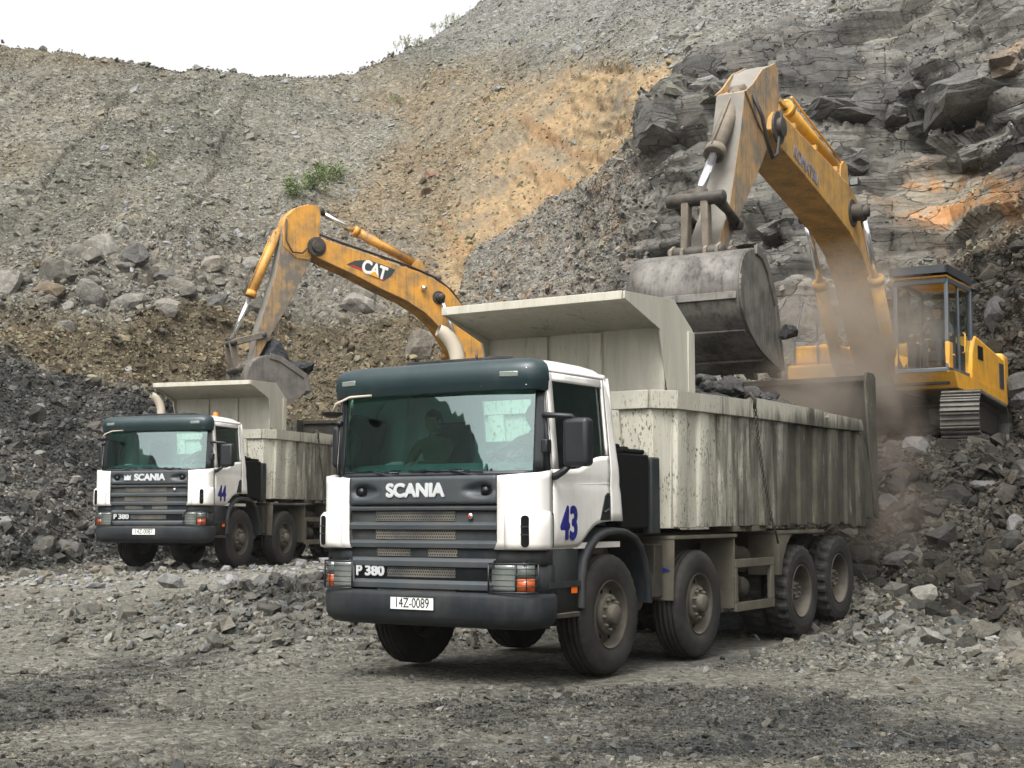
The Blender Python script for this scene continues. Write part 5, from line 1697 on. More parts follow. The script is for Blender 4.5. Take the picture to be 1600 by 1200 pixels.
def load_in(truck, seed, name, label, prof):
    Mx = truck.matrix_world
    rnd = random.Random(seed)
    def S(i, j):
        x, y = lerp(-1.18, 1.18, i), lerp(1.45, 7.6, j)
        z = pl(y, prof) - .26 * abs(x / 1.18) ** 2 + .12 * mnoise.noise((x * 2, y * 2, seed)) + .05 * mnoise.noise((x * 7, y * 7, seed))
        return tuple(Mx @ Vector((x, y, z - .10)))
    rocks = []
    for k in range(760):
        x, y = rnd.uniform(-1.08, 1.08), rnd.uniform(1.6, 7.4)
        z = pl(y, prof) - .26 * abs(x / 1.18) ** 2
        r = min(.21, .045 * rnd.random() ** -.5)
        if abs(x) > 1.12 - r: x = math.copysign(1.12 - r, x)
        rocks.append((tuple(Mx @ Vector((x, y, z + .02))), r))
    return heap(name, label, S, None, rocks, seed)
bpy.context.view_layer.update()
load_in(T43, 5, 'rock_load', 'heap of broken dark rock filling the dump body of the near truck', [(1.4, 2.9), (2.2, 3.10), (3.5, 3.12), (4.6, 3.05), (5.6, 2.92), (6.6, 2.82), (7.6, 2.75)])
load_in(T44, 6, 'rock_load', 'broken dark rock lying low in the dump body of the farther truck', [(1.4, 1.9), (3, 2.2), (5, 2.3), (7.6, 2.0)])

def in_frame(T, p):
    return T.matrix_world @ Vector(p)
seated_person(in_frame(T43, (.60, -.36, 1.73)), -.568, 'dark-haired driver in the near truck seen through the windscreen at the steering wheel', M['green'], (.14, -.52, .34), (-.16, -.50, .36), turn=.25)
seated_person(in_frame(T43, (-.58, -.36, 1.73)), -.568, 'passenger in olive jacket in the near truck with a hand on the dashboard', M['olive'], (.16, -.50, .27), (-.24, -.34, .14), turn=-.1)
seated_person(in_frame(T44, (.60, -.36, 1.73)), -.305, 'driver in green shirt behind the windscreen of the farther truck', M['green'], (.14, -.52, .34), (-.16, -.50, .36), turn=.5)
# ---------------------------------------------------------------- excavators (local frame: front = -Y, its left = +X, ground = 0)
def scraped(name, col, dirt, amt):
    return paint(name, col, dirt, amt, 0.5, coat=0.05, spots=0.4, scale=1.3)
M['ora'] = scraped('orange_yellow_paint', (0.55, 0.26, 0.035), (0.12, 0.10, 0.065), 0.85)
M['orastick'] = scraped('worn_stick_paint', (0.30, 0.18, 0.07), (0.12, 0.108, 0.09), 1.8)
M['yel'] = scraped('dusty_yellow_paint', (0.50, 0.27, 0.055), (0.16, 0.12, 0.07), 0.8)
M['yelbody'] = scraped('bright_yellow_paint', (0.72, 0.35, 0.018), (0.16, 0.125, 0.075), 0.5)
M['yelstick'] = scraped('dusty_stick_paint', (0.42, 0.25, 0.10), (0.17, 0.15, 0.12), 1.5)
M['steel'] = scraped('worn_bucket_steel', (0.15, 0.138, 0.12), (0.05, 0.046, 0.04), 1.2)
M['steel2'] = scraped('worn_grey_steel', (0.12, 0.108, 0.092), (0.045, 0.041, 0.036), 0.9)
M['grease'] = dusty('greasy_steel', (0.030, 0.027, 0.024), (0.12, 0.105, 0.085), 0.55, 0.5, 8.0)
M['linkage'] = dusty('dusty_linkage_steel', (0.085, 0.075, 0.062), (0.22, 0.185, 0.14), 0.75, 0.7, 5.0)
M['rod'] = plain('polished_rod', (0.80, 0.80, 0.82), 0.18, 0.9, var=0.05, bump=0)
M['greyclean'] = paint('grey_cab_frame', (0.055, 0.07, 0.085), (0.15, 0.14, 0.12), 0.3, 0.45, coat=0.2)
M['track'] = dusty('track_steel', (0.05, 0.047, 0.042), (0.16, 0.15, 0.13), 0.6, 0.55, 5.0)
M['cabglass'] = glass_mat('excavator_glass', (0.88, 0.94, 0.90), 0.5, 0.02, 0.0, 0.45)
M['hose'] = plain('rubber_hose', (0.028, 0.024, 0.02), 0.6)
M['decaldark'] = plain('decal_dark', (0.035, 0.040, 0.045), 0.45, var=0.1)
M['whitepaint'] = plain('white_letter', (0.68, 0.67, 0.64), 0.5, var=0.08)
M['letterblue'] = plain('faded_blue_letter', (0.16, 0.17, 0.22), 0.6, var=0.3)

def cyl_between(a, b, r, n=16):
    m = MB(); m.tube([a, b], r, n); return m

def ram(root, a, b, ext, r, body_mat, x, name='hydraulic_cylinder', flip=False):
    """barrel from a towards b, bright rod for the last part; a, b are (y, z)"""
    A = Vector((x, a[0], a[1])); B = Vector((x, b[0], b[1]))
    d = (B - A); L = d.length; d.normalize()
    m = MB(); m.tube([A, A + d * (L * ext)], r, 18); m.tube([A + d * (L * ext - .14), A + d * (L * ext)], r * 1.22, 18)
    m.lathe([(-r * .9, 0), (-r * .9, r * .95), (r * .9, r * .95), (r * .9, 0)], tuple(A), 0, 16)
    side = d.cross(Vector((1, 0, 0)))
    m.tube([A + side * r * 1.15 + d * .15, A + side * r * 1.15 + d * (L * ext - .06)], r * .13, 6)
    o = m.build(name, body_mat, root)
    k = MB(); k.tube([A + d * (L * ext), B - d * .10], r * .52, 14); k.build('rod', M['rod'], o)
    k = MB(); k.lathe([(-r * 1.0, 0), (-r * 1.0, r * .85), (r * 1.0, r * .85), (r * 1.0, 0)], tuple(B), 0, 16); k.tube([B - d * .14, B], r * .6, 12); k.build('rod_eye', M['grease'], o)
    for q in range(10):
        t = 2 * math.pi * q / 10
    return o

def pin(root, y, z, w, r, name='pin', mat=None):
    m = MB(); m.lathe([(-w, 0), (-w, r * .9), (-w + .02, r), (w - .02, r), (w, r * .9), (w, 0)], (0, y, z), 0, 18)
    return m.build(name, mat or M['grease'], root)

def track_mesh(L, Rr, w, pitch_n=46):
    """loop of shoes with grousers round two wheels"""
    mb = MB()
    per = 2 * L + 2 * math.pi * Rr
    for k in range(pitch_n):
        s = per * k / pitch_n
        if s < L: p = (-L / 2 + s, 0); a = 0
        elif s < L + math.pi * Rr:
            t = (s - L) / Rr; p = (L / 2 + Rr * math.sin(t), Rr - Rr * math.cos(t)); a = t
        elif s < 2 * L + math.pi * Rr: p = (L / 2 - (s - L - math.pi * Rr), 2 * Rr); a = math.pi
        else:
            t = (s - 2 * L - math.pi * Rr) / Rr; p = (-L / 2 - Rr * math.sin(t), Rr + Rr * math.cos(t)); a = math.pi + t
        c, sn = math.cos(a), math.sin(a)
        pl_ = per / pitch_n * .47
        def Q(u, v):    # u along, v inward
            return (p[0] + u * c - v * sn, p[1] + u * sn + v * c)
        for (u0, u1, v0, v1) in ((-pl_, pl_, 0.0, .03), (-pl_, -pl_ * .72, -.045, 0.0), (-pl_ * .12, pl_ * .14, -.035, 0.0), (pl_ * .74, pl_, -.035, 0.0)):
            mb.prism([Q(u0, v0), Q(u1, v0), Q(u1, v1), Q(u0, v1)], 0, -w / 2, w / 2)
        for x in (-.13, .13):
            mb.prism([Q(-pl_ * 1.1, .03), Q(pl_ * 1.1, .03), Q(pl_ * .9, .13), Q(-pl_ * .9, .13)], 0, x - .03, x + .03)
    return mb

def undercarriage(root, gauge, L, Rr, w, rotz):
    u = MB(); u.box(-gauge + .2, gauge - .2, -.7, .7, .50, .85); u.box(-gauge + .1, -gauge + .7, -1.2, 1.2, .45, .75); u.box(gauge - .7, gauge - .1, -1.2, 1.2, .45, .75)
    u.lathe([(.82, .0), (.82, .72), (1.0, .74), (1.02, 0)], (0, 0, 0), 2, 36)
    uo = u.build('carbody', M['chassis'], root, bevel=.03); uo.rotation_euler = (0, 0, rotz)
    c, s = math.cos(rotz), math.sin(rotz)
    for sx in (1, -1):
        t = track_mesh(L, Rr, w).build('track', M['track'], root)
        t.rotation_euler = (0, 0, rotz); t.location = (sx * gauge * c, sx * gauge * s, .045)
        f = MB()
        f.prism([(-L / 2 - .1, .30), (L / 2 + .1, .30), (L / 2, .70), (L * .3, .78), (-L * .3, .78), (-L / 2, .70)], 0, -.17, .17)
        f.build('track_frame', M['chassis'], t, bevel=.02)
        f = MB()
        for y in [lerp(-L / 2 + .4, L / 2 - .4, k / 6) for k in range(7)]: f.lathe([(-.2, 0), (-.2, .10), (.2, .10), (.2, 0)], (0, y, .16), 0, 12)
        f.lathe([(-.08, 0), (-.10, Rr * .45), (-.05, Rr * .8), (.05, Rr * .8), (.10, Rr * .45), (.12, 0)], (0, -L / 2, Rr), 0, 24)
        for k in range(18):
            a = 2 * math.pi * k / 18
            f.obox((0, L / 2 + Rr * .7 * math.cos(a), Rr + Rr * .7 * math.sin(a)), (0, L / 2 + Rr * .86 * math.cos(a), Rr + Rr * .86 * math.sin(a)), .06, .08, (1, 0, 0))
        f.lathe([(-.05, 0), (-.05, Rr * .72), (.05, Rr * .72), (.10, Rr * .4), (.14, 0)], (0, L / 2, Rr), 0, 24)
        f.build('roller_set', M['grease'], t)

def thick_plate(name, mat, root, pts, x0, x1, bevel=.012):
    m = MB(); m.prism(pts, 0, x0, x1); return m.build(name, mat, root, bevel=bevel)

def dust_front(o, mat):
    """the forward face of an arm is caked with grey dust"""
    o.data.materials.append(mat)
    k = len(o.data.materials) - 1
    for p in o.data.polygons:
        if abs(p.normal.x) < .5 and p.normal.y < -.35: p.material_index = k
M['armdust'] = dusty('caked_grey_dust', (0.13, 0.12, 0.105), (0.23, 0.215, 0.185), 0.8, 0.9, 3.0)

def bucket_mesh(root, prof, ears, mouth, w, mat, teeth_dir):
    """prof: open outline (y,z) of the wrapper from the hinge plate round the back to the lip"""
    b = MB()
    n = len(prof)
    # refine the wrapper
    R = []
    for i in range(n - 1):
        p0 = Vector(prof[max(i - 1, 0)]); p1 = Vector(prof[i]); p2 = Vector(prof[i + 1]); p3 = Vector(prof[min(i + 2, n - 1)])
        for k in range(5):
            t = k / 5
            R.append(0.5 * ((2 * p1) + (-p0 + p2) * t + (2 * p0 - 5 * p1 + 4 * p2 - p3) * t * t + (-p0 + 3 * p1 - 3 * p2 + p3) * t ** 3))
    R.append(Vector(prof[-1]))
    b.grid([[(x, p.x, p.y) for p in R] for x in [lerp(-w, w, k / 6) for k in range(7)]])
    bo = b.build('bucket', mat, root, solid=0.045)
    bo.modifiers['solid'].offset = 0
    poly = [tuple(p) for p in R] + list(mouth)
    for s in (1, -1):
        m = MB(); m.prism(poly, 0, s * (w - .03), s * (w + .015)); m.build('bucket_side', mat, bo, bevel=.006)
        # side cutter along the mouth and reinforcing plate
        a, c = Vector(R[0]), Vector(R[-1])
        seq = [R[0]] + [Vector(q) for q in reversed(mouth)] + [R[-1]]
        m = MB()
        for i in range(len(seq) - 1):
            p, q = seq[i], seq[i + 1]
            m.obox((s * (w + .02), p.x, p.y), (s * (w + .02), q.x, q.y), .05, .13, (0, (q - p).y, -(q - p).x))
        m.build('side_cutter', M['steel2'], bo, bevel=.008)
        cen = sum((Vector(q) for q in poly), Vector((0, 0))) / len(poly)
        m = MB()
        for k in range(int(len(R) * .35), int(len(R) * .92)):
            p, q = R[k], R[min(k + 1, len(R) - 1)]
            if (q - p).length < 1e-4: continue
            p2 = p.lerp(cen, .06); q2 = q.lerp(cen, .06)
            m.obox((s * (w + .03), p2.x, p2.y), (s * (w + .03), q2.x, q2.y), .03, .10, (0, (q - p).y, -(q - p).x))
        m.build('wear_plate', M['steel2'], bo)
    for k in (.45, .62, .80):
        i = int(len(R) * k); p = R[i]; nrm = (R[i] - sum((Vector(q) for q in poly), Vector((0, 0))) / len(poly)).normalized()
        q = p + nrm * .03
        m = MB(); tg = (R[i + 1] - R[i - 1]).normalized()
        m.obox((-w + .02, q.x, q.y), (w - .02, q.x, q.y), .10, .03, (0, nrm.x, nrm.y)); m.build('wear_strip', mat, bo, bevel=.006)
    lip = R[-1]; td = Vector(teeth_dir).normalized()
    for k in range(5):
        x = lerp(-w + .1, w - .1, k / 4)
        m = MB()
        a = Vector((x, lip.x - td.x * .05, lip.y - td.y * .05)); t1 = Vector((x, lip.x + td.x * .20, lip.y + td.y * .20))
        nn = Vector((0, -td.y, td.x))
        vs = []
        for p, h_, ww in ((a, .07, .07), (a.lerp(t1, .4), .075, .06), (t1, .012, .045)):
            for sx_, sn in ((-1, -1), (1, -1), (1, 1), (-1, 1)): vs.append(p + Vector((sx_ * ww, 0, 0)) + nn * (sn * h_))
        m.add(vs, [(0, 1, 2, 3), (8, 11, 10, 9)] + [(i + j * 4, (i + 1) % 4 + j * 4, (i + 1) % 4 + j * 4 + 4, i + j * 4 + 4) for j in (0, 1) for i in range(4)])
        m.build('tooth', M['steel2'], bo)
    for x in (-.34, -.17, .17, .34):
        m = MB(); m.prism(ears, 0, x - .025, x + .025); m.build('bucket_ear', M['linkage'], bo, bevel=.01)
    return bo

def rotM(a):      # text frame on a +X face, baseline turned by a in the (y, z) plane
    return Matrix(((0, 0, 1), (math.cos(a), -math.sin(a), 0), (math.sin(a), math.cos(a), 0)))

# ============ right-hand machine
KO = (7.4, 27.9, 2.60)
KX = empty('excavator', KO, (0, 0, -.53))
tag(KX, 'large yellow excavator on the rubble bank at right, tipping its bucket into the near truck', 'excavator', 'excavators loading the trucks')
undercarriage(KX, 1.50, 3.9, .46, .66, .10)
# slewing platform and house
h = MB()
h.prism([(-1.9, 1.12), (2.7, 1.0), (2.7, 1.22), (-1.9, 1.32)], 0, -1.45, 1.50)
h.build('platform', M['chassis'], KX, bevel=.02)
h = MB(); h.prism([(-2.05, 1.34), (-1.80, 1.06), (-.9, 1.04), (2.3, .98), (2.3, 1.20), (-1.7, 1.34)], 0, .52, 1.62)
h.build('left_skirt', M['yelbody'], KX, bevel=.02)
h = MB(); h.prism([(-.50, 1.32), (2.35, 1.18), (2.35, 1.88), (.9, 2.06), (-.05, 2.16), (-.26, 2.08), (-.44, 1.80)], 0, .55, 1.58)
ho = h.build('side_door_panel', M['yelbody'], KX, bevel=.05, seg=3)
h = MB()
for k in range(8): h.box(1.582, 1.592, -.02 + k * .055, .01 + k * .055, 1.72, 1.98)
h.build('vent_slot', M['seam'], ho)
h = MB(); h.box(1.575, 1.592, 1.80, 2.2, 1.30, 1.80); h.build('dark_panel', M['decaldark'], ho)
h = MB(); h.box(-1.50, .50, .3, 2.4, 1.25, 2.15); h.build('engine_housing', M['yelbody'], KX, bevel=.08, seg=3)
h = MB(); h.prism([(-1.5, 2.35), (1.58, 2.35), (1.50, 3.1), (1.1, 3.38), (-1.1, 3.38), (-1.5, 3.1)], 2, 1.0, 2.05); h.build('counterweight', M['yelbody'], KX, bevel=.08, seg=3)
h = MB(); h.box(-1.48, -.52, -1.95, -.6, 1.28, 1.60); h.box(-1.40, -.52, -1.80, .3, 1.60, 1.97)
h.build('tool_box', M['yelbody'], KX, bevel=.06, seg=3)
h = MB(); h.lathe([(1.97, .07), (2.02, .07), (2.03, 0)], (-.95, -1.4, 0), 2, 14); h.build('filler_cap', M['yelbody'], KX)
h = MB()
h.tube([(-1.36, -1.88, 1.35), (-1.34, -1.88, 2.05), (-1.16, -1.88, 2.80), (-.90, -1.88, 2.62), (-.90, -1.88, 2.02), (-1.34, -1.88, 2.08)], .022, 8)
h.tube([(-.90, -1.88, 2.02), (-.90, -1.88, 1.6)], .022, 8)
h.tube([(-1.36, -1.7, 1.9), (-1.36, .3, 2.55), (-1.36, .6, 2.1)], .02, 8)
h.build('handrail', M['greyclean'], KX)
# boom, in profile
bt = [(-7.42, 4.80), (-7.25, 4.93), (-6.98, 4.95), (-5.92, 4.78), (-4.56, 4.62), (-3.6, 4.46), (-3.05, 4.22), (-2.60, 3.84), (-2.1, 3.2), (-1.74, 2.69), (-1.15, 1.95), (-.55, 1.58), (-.28, 1.70)]
bl = [(-.25, 1.35), (-.65, 1.18), (-1.35, 1.40), (-2.0, 2.15), (-2.62, 3.02), (-3.10, 3.40), (-3.75, 3.66), (-4.6, 3.87), (-5.45, 4.06), (-6.3, 4.25), (-6.9, 4.37), (-7.3, 4.45), (-7.50, 4.60)]
bo = thick_plate('boom', M['yel'], KX, bt + bl, -.33, .33, .015)
text_mesh('KOMATSU', .29, M['letterblue'], 'lettering', bo, (.338, -5.95, 4.345), rotM(-.205), bold=.007, sx=.88, depth=.002)
m = MB()
for sx_ in (-.24, .24, .12):
    m.tube([(sx_, -6.9, 5.02), (sx_, -5.9, 4.86), (sx_, -4.6, 4.70), (sx_, -3.6, 4.54), (sx_, -3.0, 4.30), (sx_, -2.5, 3.9), (sx_, -1.9, 3.1)], .022, 8)
for y, z in ((-6.3, 4.90), (-5.3, 4.77), (-4.2, 4.64)): m.box(-.3, .3, y - .03, y + .03, z - .02, z + .07)
m.build('hydraulic_line', M['yel'], bo)
for s in (1, -1):
    m = MB(); m.lathe([(s * .33, .24), (s * .35, .24), (s * .355, .15), (s * .52, .145), (s * .54, .12), (s * .54, 0)], (0, -3.55, 4.02), 0, 22, smooth=False); m.build('boom_boss', M['grease'], bo)
    m = MB(); m.lathe([(s * .33, .26), (s * .36, .25), (s * .365, .15), (s * .43, .145), (s * .44, 0)], (0, -7.22, 4.68), 0, 22, smooth=False); m.build('boss', M['grease'], bo)
m = MB(); m.box(.34, .50, -3.72, -3.66, 4.46, 4.60); mo = m.build('work_lamp', M['black'], bo, bevel=.01)
m = MB(); m.box(.355, .485, -3.728, -3.72, 4.475, 4.585); m.build('lamp_lens', M['lamp'], mo)
# rams
for s in (1, -1):
    ram(KX, (-1.75, 1.30), (-3.55, 4.02), .62, .115, M['yel'], s * .50, 'boom_cylinder')
ram(KX, (-3.30, 4.85), (-6.98, 5.55), .72, .115, M['yelbody'], 0, 'stick_cylinder')
m = MB(); m.prism([(-3.6, 4.46), (-3.05, 4.25), (-3.15, 4.95), (-3.35, 5.0), (-3.5, 4.9)], 0, -.14, -.09); m.prism([(-3.6, 4.46), (-3.05, 4.25), (-3.15, 4.95), (-3.35, 5.0), (-3.5, 4.9)], 0, .09, .14); m.build('cylinder_bracket', M['yel'], bo)
m = MB()
for x in (-.10, .10): m.tube([(x, -5.9, 5.52), (x, -5.0, 5.32), (x, -4.0, 5.12), (x, -3.4, 4.98)], .02, 6)
for q in range(12):
    p = Vector((0, -5.95, 5.355)); a = 2 * math.pi * q / 12
    m.lathe([(-.01, 0), (-.01, .0), (.01, 0)], tuple(p), 1, 4)
m.build('cylinder_pipe', M['yelbody'], KX)
# stick
st = [(-7.58, 5.50), (-7.05, 5.72), (-6.95, 5.66), (-6.93, 5.22), (-7.10, 4.78), (-7.26, 4.50), (-7.62, 4.06), (-8.13, 3.55), (-8.55, 3.10), (-8.90, 2.75), (-9.12, 2.42), (-9.28, 2.36), (-9.36, 2.48), (-9.28, 2.75), (-8.98, 3.12), (-8.72, 3.75), (-8.46, 4.40), (-8.28, 5.00), (-7.85, 5.16)]
so = thick_plate('stick', M['yelstick'], KX, st, -.22, .22, .012)
for s in (1, -1):
    thick_plate('stick_cheek', M['yelstick'], so, [(-7.60, 5.50), (-7.05, 5.74), (-6.92, 5.68), (-6.90, 5.20), (-7.05, 4.70), (-7.30, 4.42), (-7.75, 4.60), (-8.30, 5.0), (-8.0, 5.18)], *sorted((s * .221, s * .25)), .006)
dust_front(so, M['armdust'])
ram(KX, (-7.98, 5.08), (-9.55, 3.24), .62, .125, M['linkage'], 0, 'bucket_cylinder')
for s in (1, -1):
    m = MB(); m.tube([(s * .30, -8.90, 2.92), (s * .32, -9.25, 3.05), (s * .30, -9.62, 3.18)], [.085, .06, .09], 10); m.build('guide_link', M['grease'], KX)
    m = MB(); m.obox((s * .14, -9.62, 3.18), (s * .16, -9.63, 2.45), .11, .16, (0, 1, 0)); m.build('bucket_link', M['linkage'], KX, bevel=.02)
pin(KX, -9.62, 3.18, .42, .095, 'linkage_pin'); pin(KX, -9.63, 2.43, .40, .10, 'linkage_pin'); pin(KX, -8.90, 2.92, .38, .085, 'linkage_pin'); pin(KX, -9.22, 2.45, .42, .09, 'linkage_pin')
m = MB()
for s in (1, -1):
    m.tube([(s * .26, -8.05, 5.0), (s * .34, -7.9, 4.7), (s * .36, -7.75, 4.35), (s * .36, -7.55, 4.15), (s * .36, -7.35, 4.25), (s * .37, -7.25, 4.6), (s * .36, -7.15, 4.9), (s * .3, -6.95, 5.0)], .03, 8)
m.build('hose', M['hose'], so)
bk = bucket_mesh(KX, [(-9.55, 2.42), (-9.86, 2.34), (-10.06, 2.14), (-10.15, 1.80), (-10.0, 1.43), (-9.55, 1.12), (-9.0, .94), (-8.60, .86)], [(-9.80, 2.25), (-9.76, 2.48), (-9.62, 2.56), (-9.35, 2.50), (-9.20, 2.58), (-9.08, 2.48), (-9.12, 2.2)], [(-8.72, 1.30), (-8.82, 1.75), (-9.07, 2.17), (-9.30, 2.38)], .80, M['steel'], (.85, -.4))
# cab
cb = MB()
X0, X1 = .60, 1.50
Yf, Yb = -2.02, -.22
pil = .045
# posts and rails as one welded frame
for x in (X0, X1):
    cb.obox((x, Yf, 1.34), (x, Yf + .06, 2.95), .07, .07, (0, 1, 0)); cb.obox((x, Yb, 1.34), (x, Yb, 2.98), .09, .12, (0, 1, 0))
    cb.obox((x, Yf + .06, 2.97), (x, Yb, 3.0), .07, .09); cb.obox((x, Yf, 1.37), (x, Yb, 1.37), .07, .10)
    cb.obox((x, -1.15, 1.4), (x, -1.15, 2.95), .05, .06, (0, 1, 0))
cb.obox((X0, Yf + .05, 2.96), (X1, Yf + .05, 2.96), .08, .09); cb.obox((X0, Yf, 1.37), (X1, Yf, 1.37), .08, .08)
cb.box(X0, X1, Yb - .02, Yb + .02, 1.34, 1.95); cb.obox((X0, Yb, 2.92), (X1, Yb, 2.92), .06, .10)
cbo = cb.build('cab', M['greyclean'], KX, bevel=.014)
c = MB(); c.box(X0 - .03, X1 + .03, Yf, Yb + .03, 3.02, 3.06); c.build('cab_roof', M['yelbody'], cbo, bevel=.015)
c = MB(); c.box(X0 - .06, X1 + .06, Yf - .10, Yf - .02, 3.09, 3.22); c.box(X0 - .06, X0 - .02, Yf - .1, Yb, 3.09, 3.20); c.box(X1 + .02, X1 + .06, Yf - .1, Yb, 3.09, 3.20); c.box(X0 - .06, X1 + .06, Yf - .08, Yb, 3.20, 3.235)
for x in [lerp(X0, X1, k / 9) for k in range(10)]: c.box(x - .012, x + .012, Yf, Yb, 3.15, 3.2)
c.build('roof_guard', M['decaldark'], cbo)
c = MB(); c.prism([(Yf - .03, 1.32), (Yf + .3, 1.32), (Yf + .3, 1.40), (Yf - .03, 1.40)], 0, X0 - .03, X1 + .03)
c.box(X0 - .03, X0 + .03, Yf - .03, Yf + .04, 1.40, 1.78); c.box(X1 - .03, X1 + .05, Yf - .03, Yf + .22, 1.40, 1.86)
c.build('cab_base', M['yelbody'], cbo, bevel=.012)
def pane(n_, q): 
    m = MB(); m.add(q, [(0, 1, 2, 3)]); return m.build(n_, M['cabglass'], cbo)
pane('front_window', [(X0 + .05, Yf - .005, 1.45), (X1 - .05, Yf - .005, 1.45), (X1 - .05, Yf + .045, 2.90), (X0 + .05, Yf + .045, 2.90)])
pane('side_window', [(X1 + .01, -1.93, 1.46), (X1 + .01, -1.20, 1.46), (X1 + .01, -1.20, 2.90), (X1 + .01, -1.90, 2.90)])
pane('door_window', [(X1 + .01, -1.10, 1.6), (X1 + .01, -.30, 1.6), (X1 + .01, -.30, 2.90), (X1 + .01, -1.10, 2.90)])
pane('far_window', [(X0 - .01, -1.93, 1.7), (X0 - .01, -.30, 1.7), (X0 - .01, -.30, 2.90), (X0 - .01, -1.90, 2.90)])
pane('rear_window', [(X0 + .05, Yb, 1.97), (X1 - .05, Yb, 1.97), (X1 - .05, Yb, 2.85), (X0 + .05, Yb, 2.85)])
c = MB(); c.tube([(X1 + .03, -1.0, 1.75), (X1 + .07, -.98, 1.78), (X1 + .07, -.95, 2.1), (X1 + .03, -.93, 2.13)], .014, 6); c.tube([(X1 + .04, -1.9, 1.62), (X1 + .09, -1.9, 1.64), (X1 + .09, -1.8, 1.62)], .014, 6); c.build('grab_handle', M['yelbody'], cbo)
c = MB(); c.box(.80, 1.32, -1.05, -.52, 1.65, 1.80); c.prism([(-.60, 1.78), (-.46, 1.78), (-.36, 2.58), (-.48, 2.60)], 0, .84, 1.28); c.box(X0 + .05, .78, -1.4, -.5, 1.40, 1.95); c.box(1.33, X1 - .04, -1.3, -.5, 1.40, 1.92); c.tube([(.72, -1.35, 1.9), (.72, -1.40, 2.1)], .02, 8); c.tube([(1.38, -1.35, 1.9), (1.38, -1.40, 2.08)], .02, 8); c.tube([(.95, -1.75, 1.4), (.95, -1.68, 1.95)], .015, 6); c.tube([(1.08, -1.75, 1.4), (1.08, -1.68, 1.95)], .015, 6)
c.build('operator_seat', M['seat'], cbo, bevel=.02)
bpy.context.view_layer.update()
seated_person(KX.matrix_world @ Vector((1.05, -.78, 1.86)), -.53, 'operator in blue-grey clothes and a dark cap in the right excavator cab', M['bluecloth'], (.33, -.52, .22), (-.33, -.54, .24), turn=-.1, hat=True)

# ============ left-hand machine
CO = (.5, 37.4, 2.20)
CX = empty('excavator', CO, (0, 0, -1.047))
tag(CX, 'orange-yellow excavator behind the near truck, its bucket of rock held over the farther truck', 'excavator', 'excavators loading the trucks')
undercarriage(CX, 1.25, 3.6, .42, .60, .0)
h = MB(); h.prism([(-1.7, 1.05), (2.3, 1.05), (2.3, 1.25), (-1.7, 1.25)], 0, -1.4, 1.4); h.build('platform', M['chassis'], CX, bevel=.02)
h = MB(); h.box(.50, 1.40, -.25, 2.2, 1.25, 2.05); h.box(-1.40, .50, .35, 2.2, 1.25, 2.15); h.box(-1.40, -.50, -1.5, .35, 1.25, 1.95); h.build('engine_housing', M['ora'], CX, bevel=.06, seg=3)
h = MB(); h.prism([(-1.4, 2.2), (1.4, 2.2), (1.35, 2.8), (1.0, 3.05), (-1.0, 3.05), (-1.35, 2.8)], 2, 1.0, 2.05); h.build('counterweight', M['ora'], CX, bevel=.08, seg=3)
c = MB()
for x in (.48, 1.38):
    for y in (-1.75, -.95, -.20): c.obox((x, y, 1.28), (x, y, 2.72), .07, .08, (0, 1, 0))
    c.obox((x, -1.75, 2.74), (x, -.2, 2.74), .07, .08); c.obox((x, -1.75, 1.30), (x, -.2, 1.30), .07, .08)
for y in (-1.75, -.2): c.obox((.48, y, 2.74), (1.38, y, 2.74), .08, .08); c.obox((.48, y, 1.3), (1.38, y, 1.3), .08, .08)
c.box(.47, 1.39, -.22, -.18, 1.3, 1.9); c.box(.46, 1.40, -1.78, -.17, 2.78, 2.83)
cbo = c.build('cab', M['greyclean'], CX, bevel=.012)
for q in ([(.52, -1.76, 1.36), (1.34, -1.76, 1.36), (1.34, -1.76, 2.70), (.52, -1.76, 2.70)], [(1.39, -1.70, 1.5), (1.39, -.25, 1.5), (1.39, -.25, 2.70), (1.39, -1.70, 2.70)], [(.47, -1.70, 1.5), (.47, -.25, 1.5), (.47, -.25, 2.70), (.47, -1.70, 2.70)]):
    pane('window', q)
c = MB(); c.box(.7, 1.2, -.9, -.4, 1.5, 1.65); c.prism([(-.5, 1.62), (-.38, 1.62), (-.28, 2.35), (-.40, 2.38)], 0, .72, 1.18); c.build('operator_seat', M['seat'], cbo, bevel=.02)
bt = [(-6.25, 5.72), (-6.05, 5.84), (-5.42, 5.68), (-4.70, 5.52), (-3.97, 5.33), (-3.35, 5.20), (-2.95, 5.05), (-2.58, 4.86), (-2.20, 4.48), (-1.78, 3.93), (-1.42, 3.30), (-.6, 2.35), (-.25, 2.1), (-.15, 1.85)]
bl = [(-.30, 1.68), (-.65, 1.78), (-1.2, 2.20), (-2.2, 3.05), (-2.52, 3.48), (-2.84, 3.88), (-3.22, 4.20), (-3.72, 4.46), (-4.45, 4.72), (-5.13, 5.0), (-5.7, 5.20), (-6.1, 5.35), (-6.32, 5.50)]
bo = thick_plate('boom', M['ora'], CX, bt + bl, -.30, .30, .015)
d_ = MB(); d_.prism([(-5.33, 5.235), (-5.12, 5.34), (-4.9, 5.372), (-4.70, 5.37), (-4.4, 5.31), (-4.04, 5.205), (-4.15, 5.04), (-4.36, 4.90), (-4.85, 5.08)], 0, .300, .306); do_ = d_.build('decal', M['decaldark'], bo)
d_ = MB(); d_.prism([(-5.25, 5.215), (-4.86, 5.085), (-4.80, 5.10), (-5.15, 5.235)], 0, .304, .308); d_.prism([(-4.50, 4.955), (-4.36, 4.905), (-4.33, 4.94), (-4.45, 4.98)], 0, .304, .308); d_.build('red_stripe', M['red'], do_)
text_mesh('CAT', .44, M['whitepaint'], 'lettering', do_, (.312, -4.60, 5.145), rotM(-.27), bold=.018, sx=.80, depth=.002, spacing=.92)
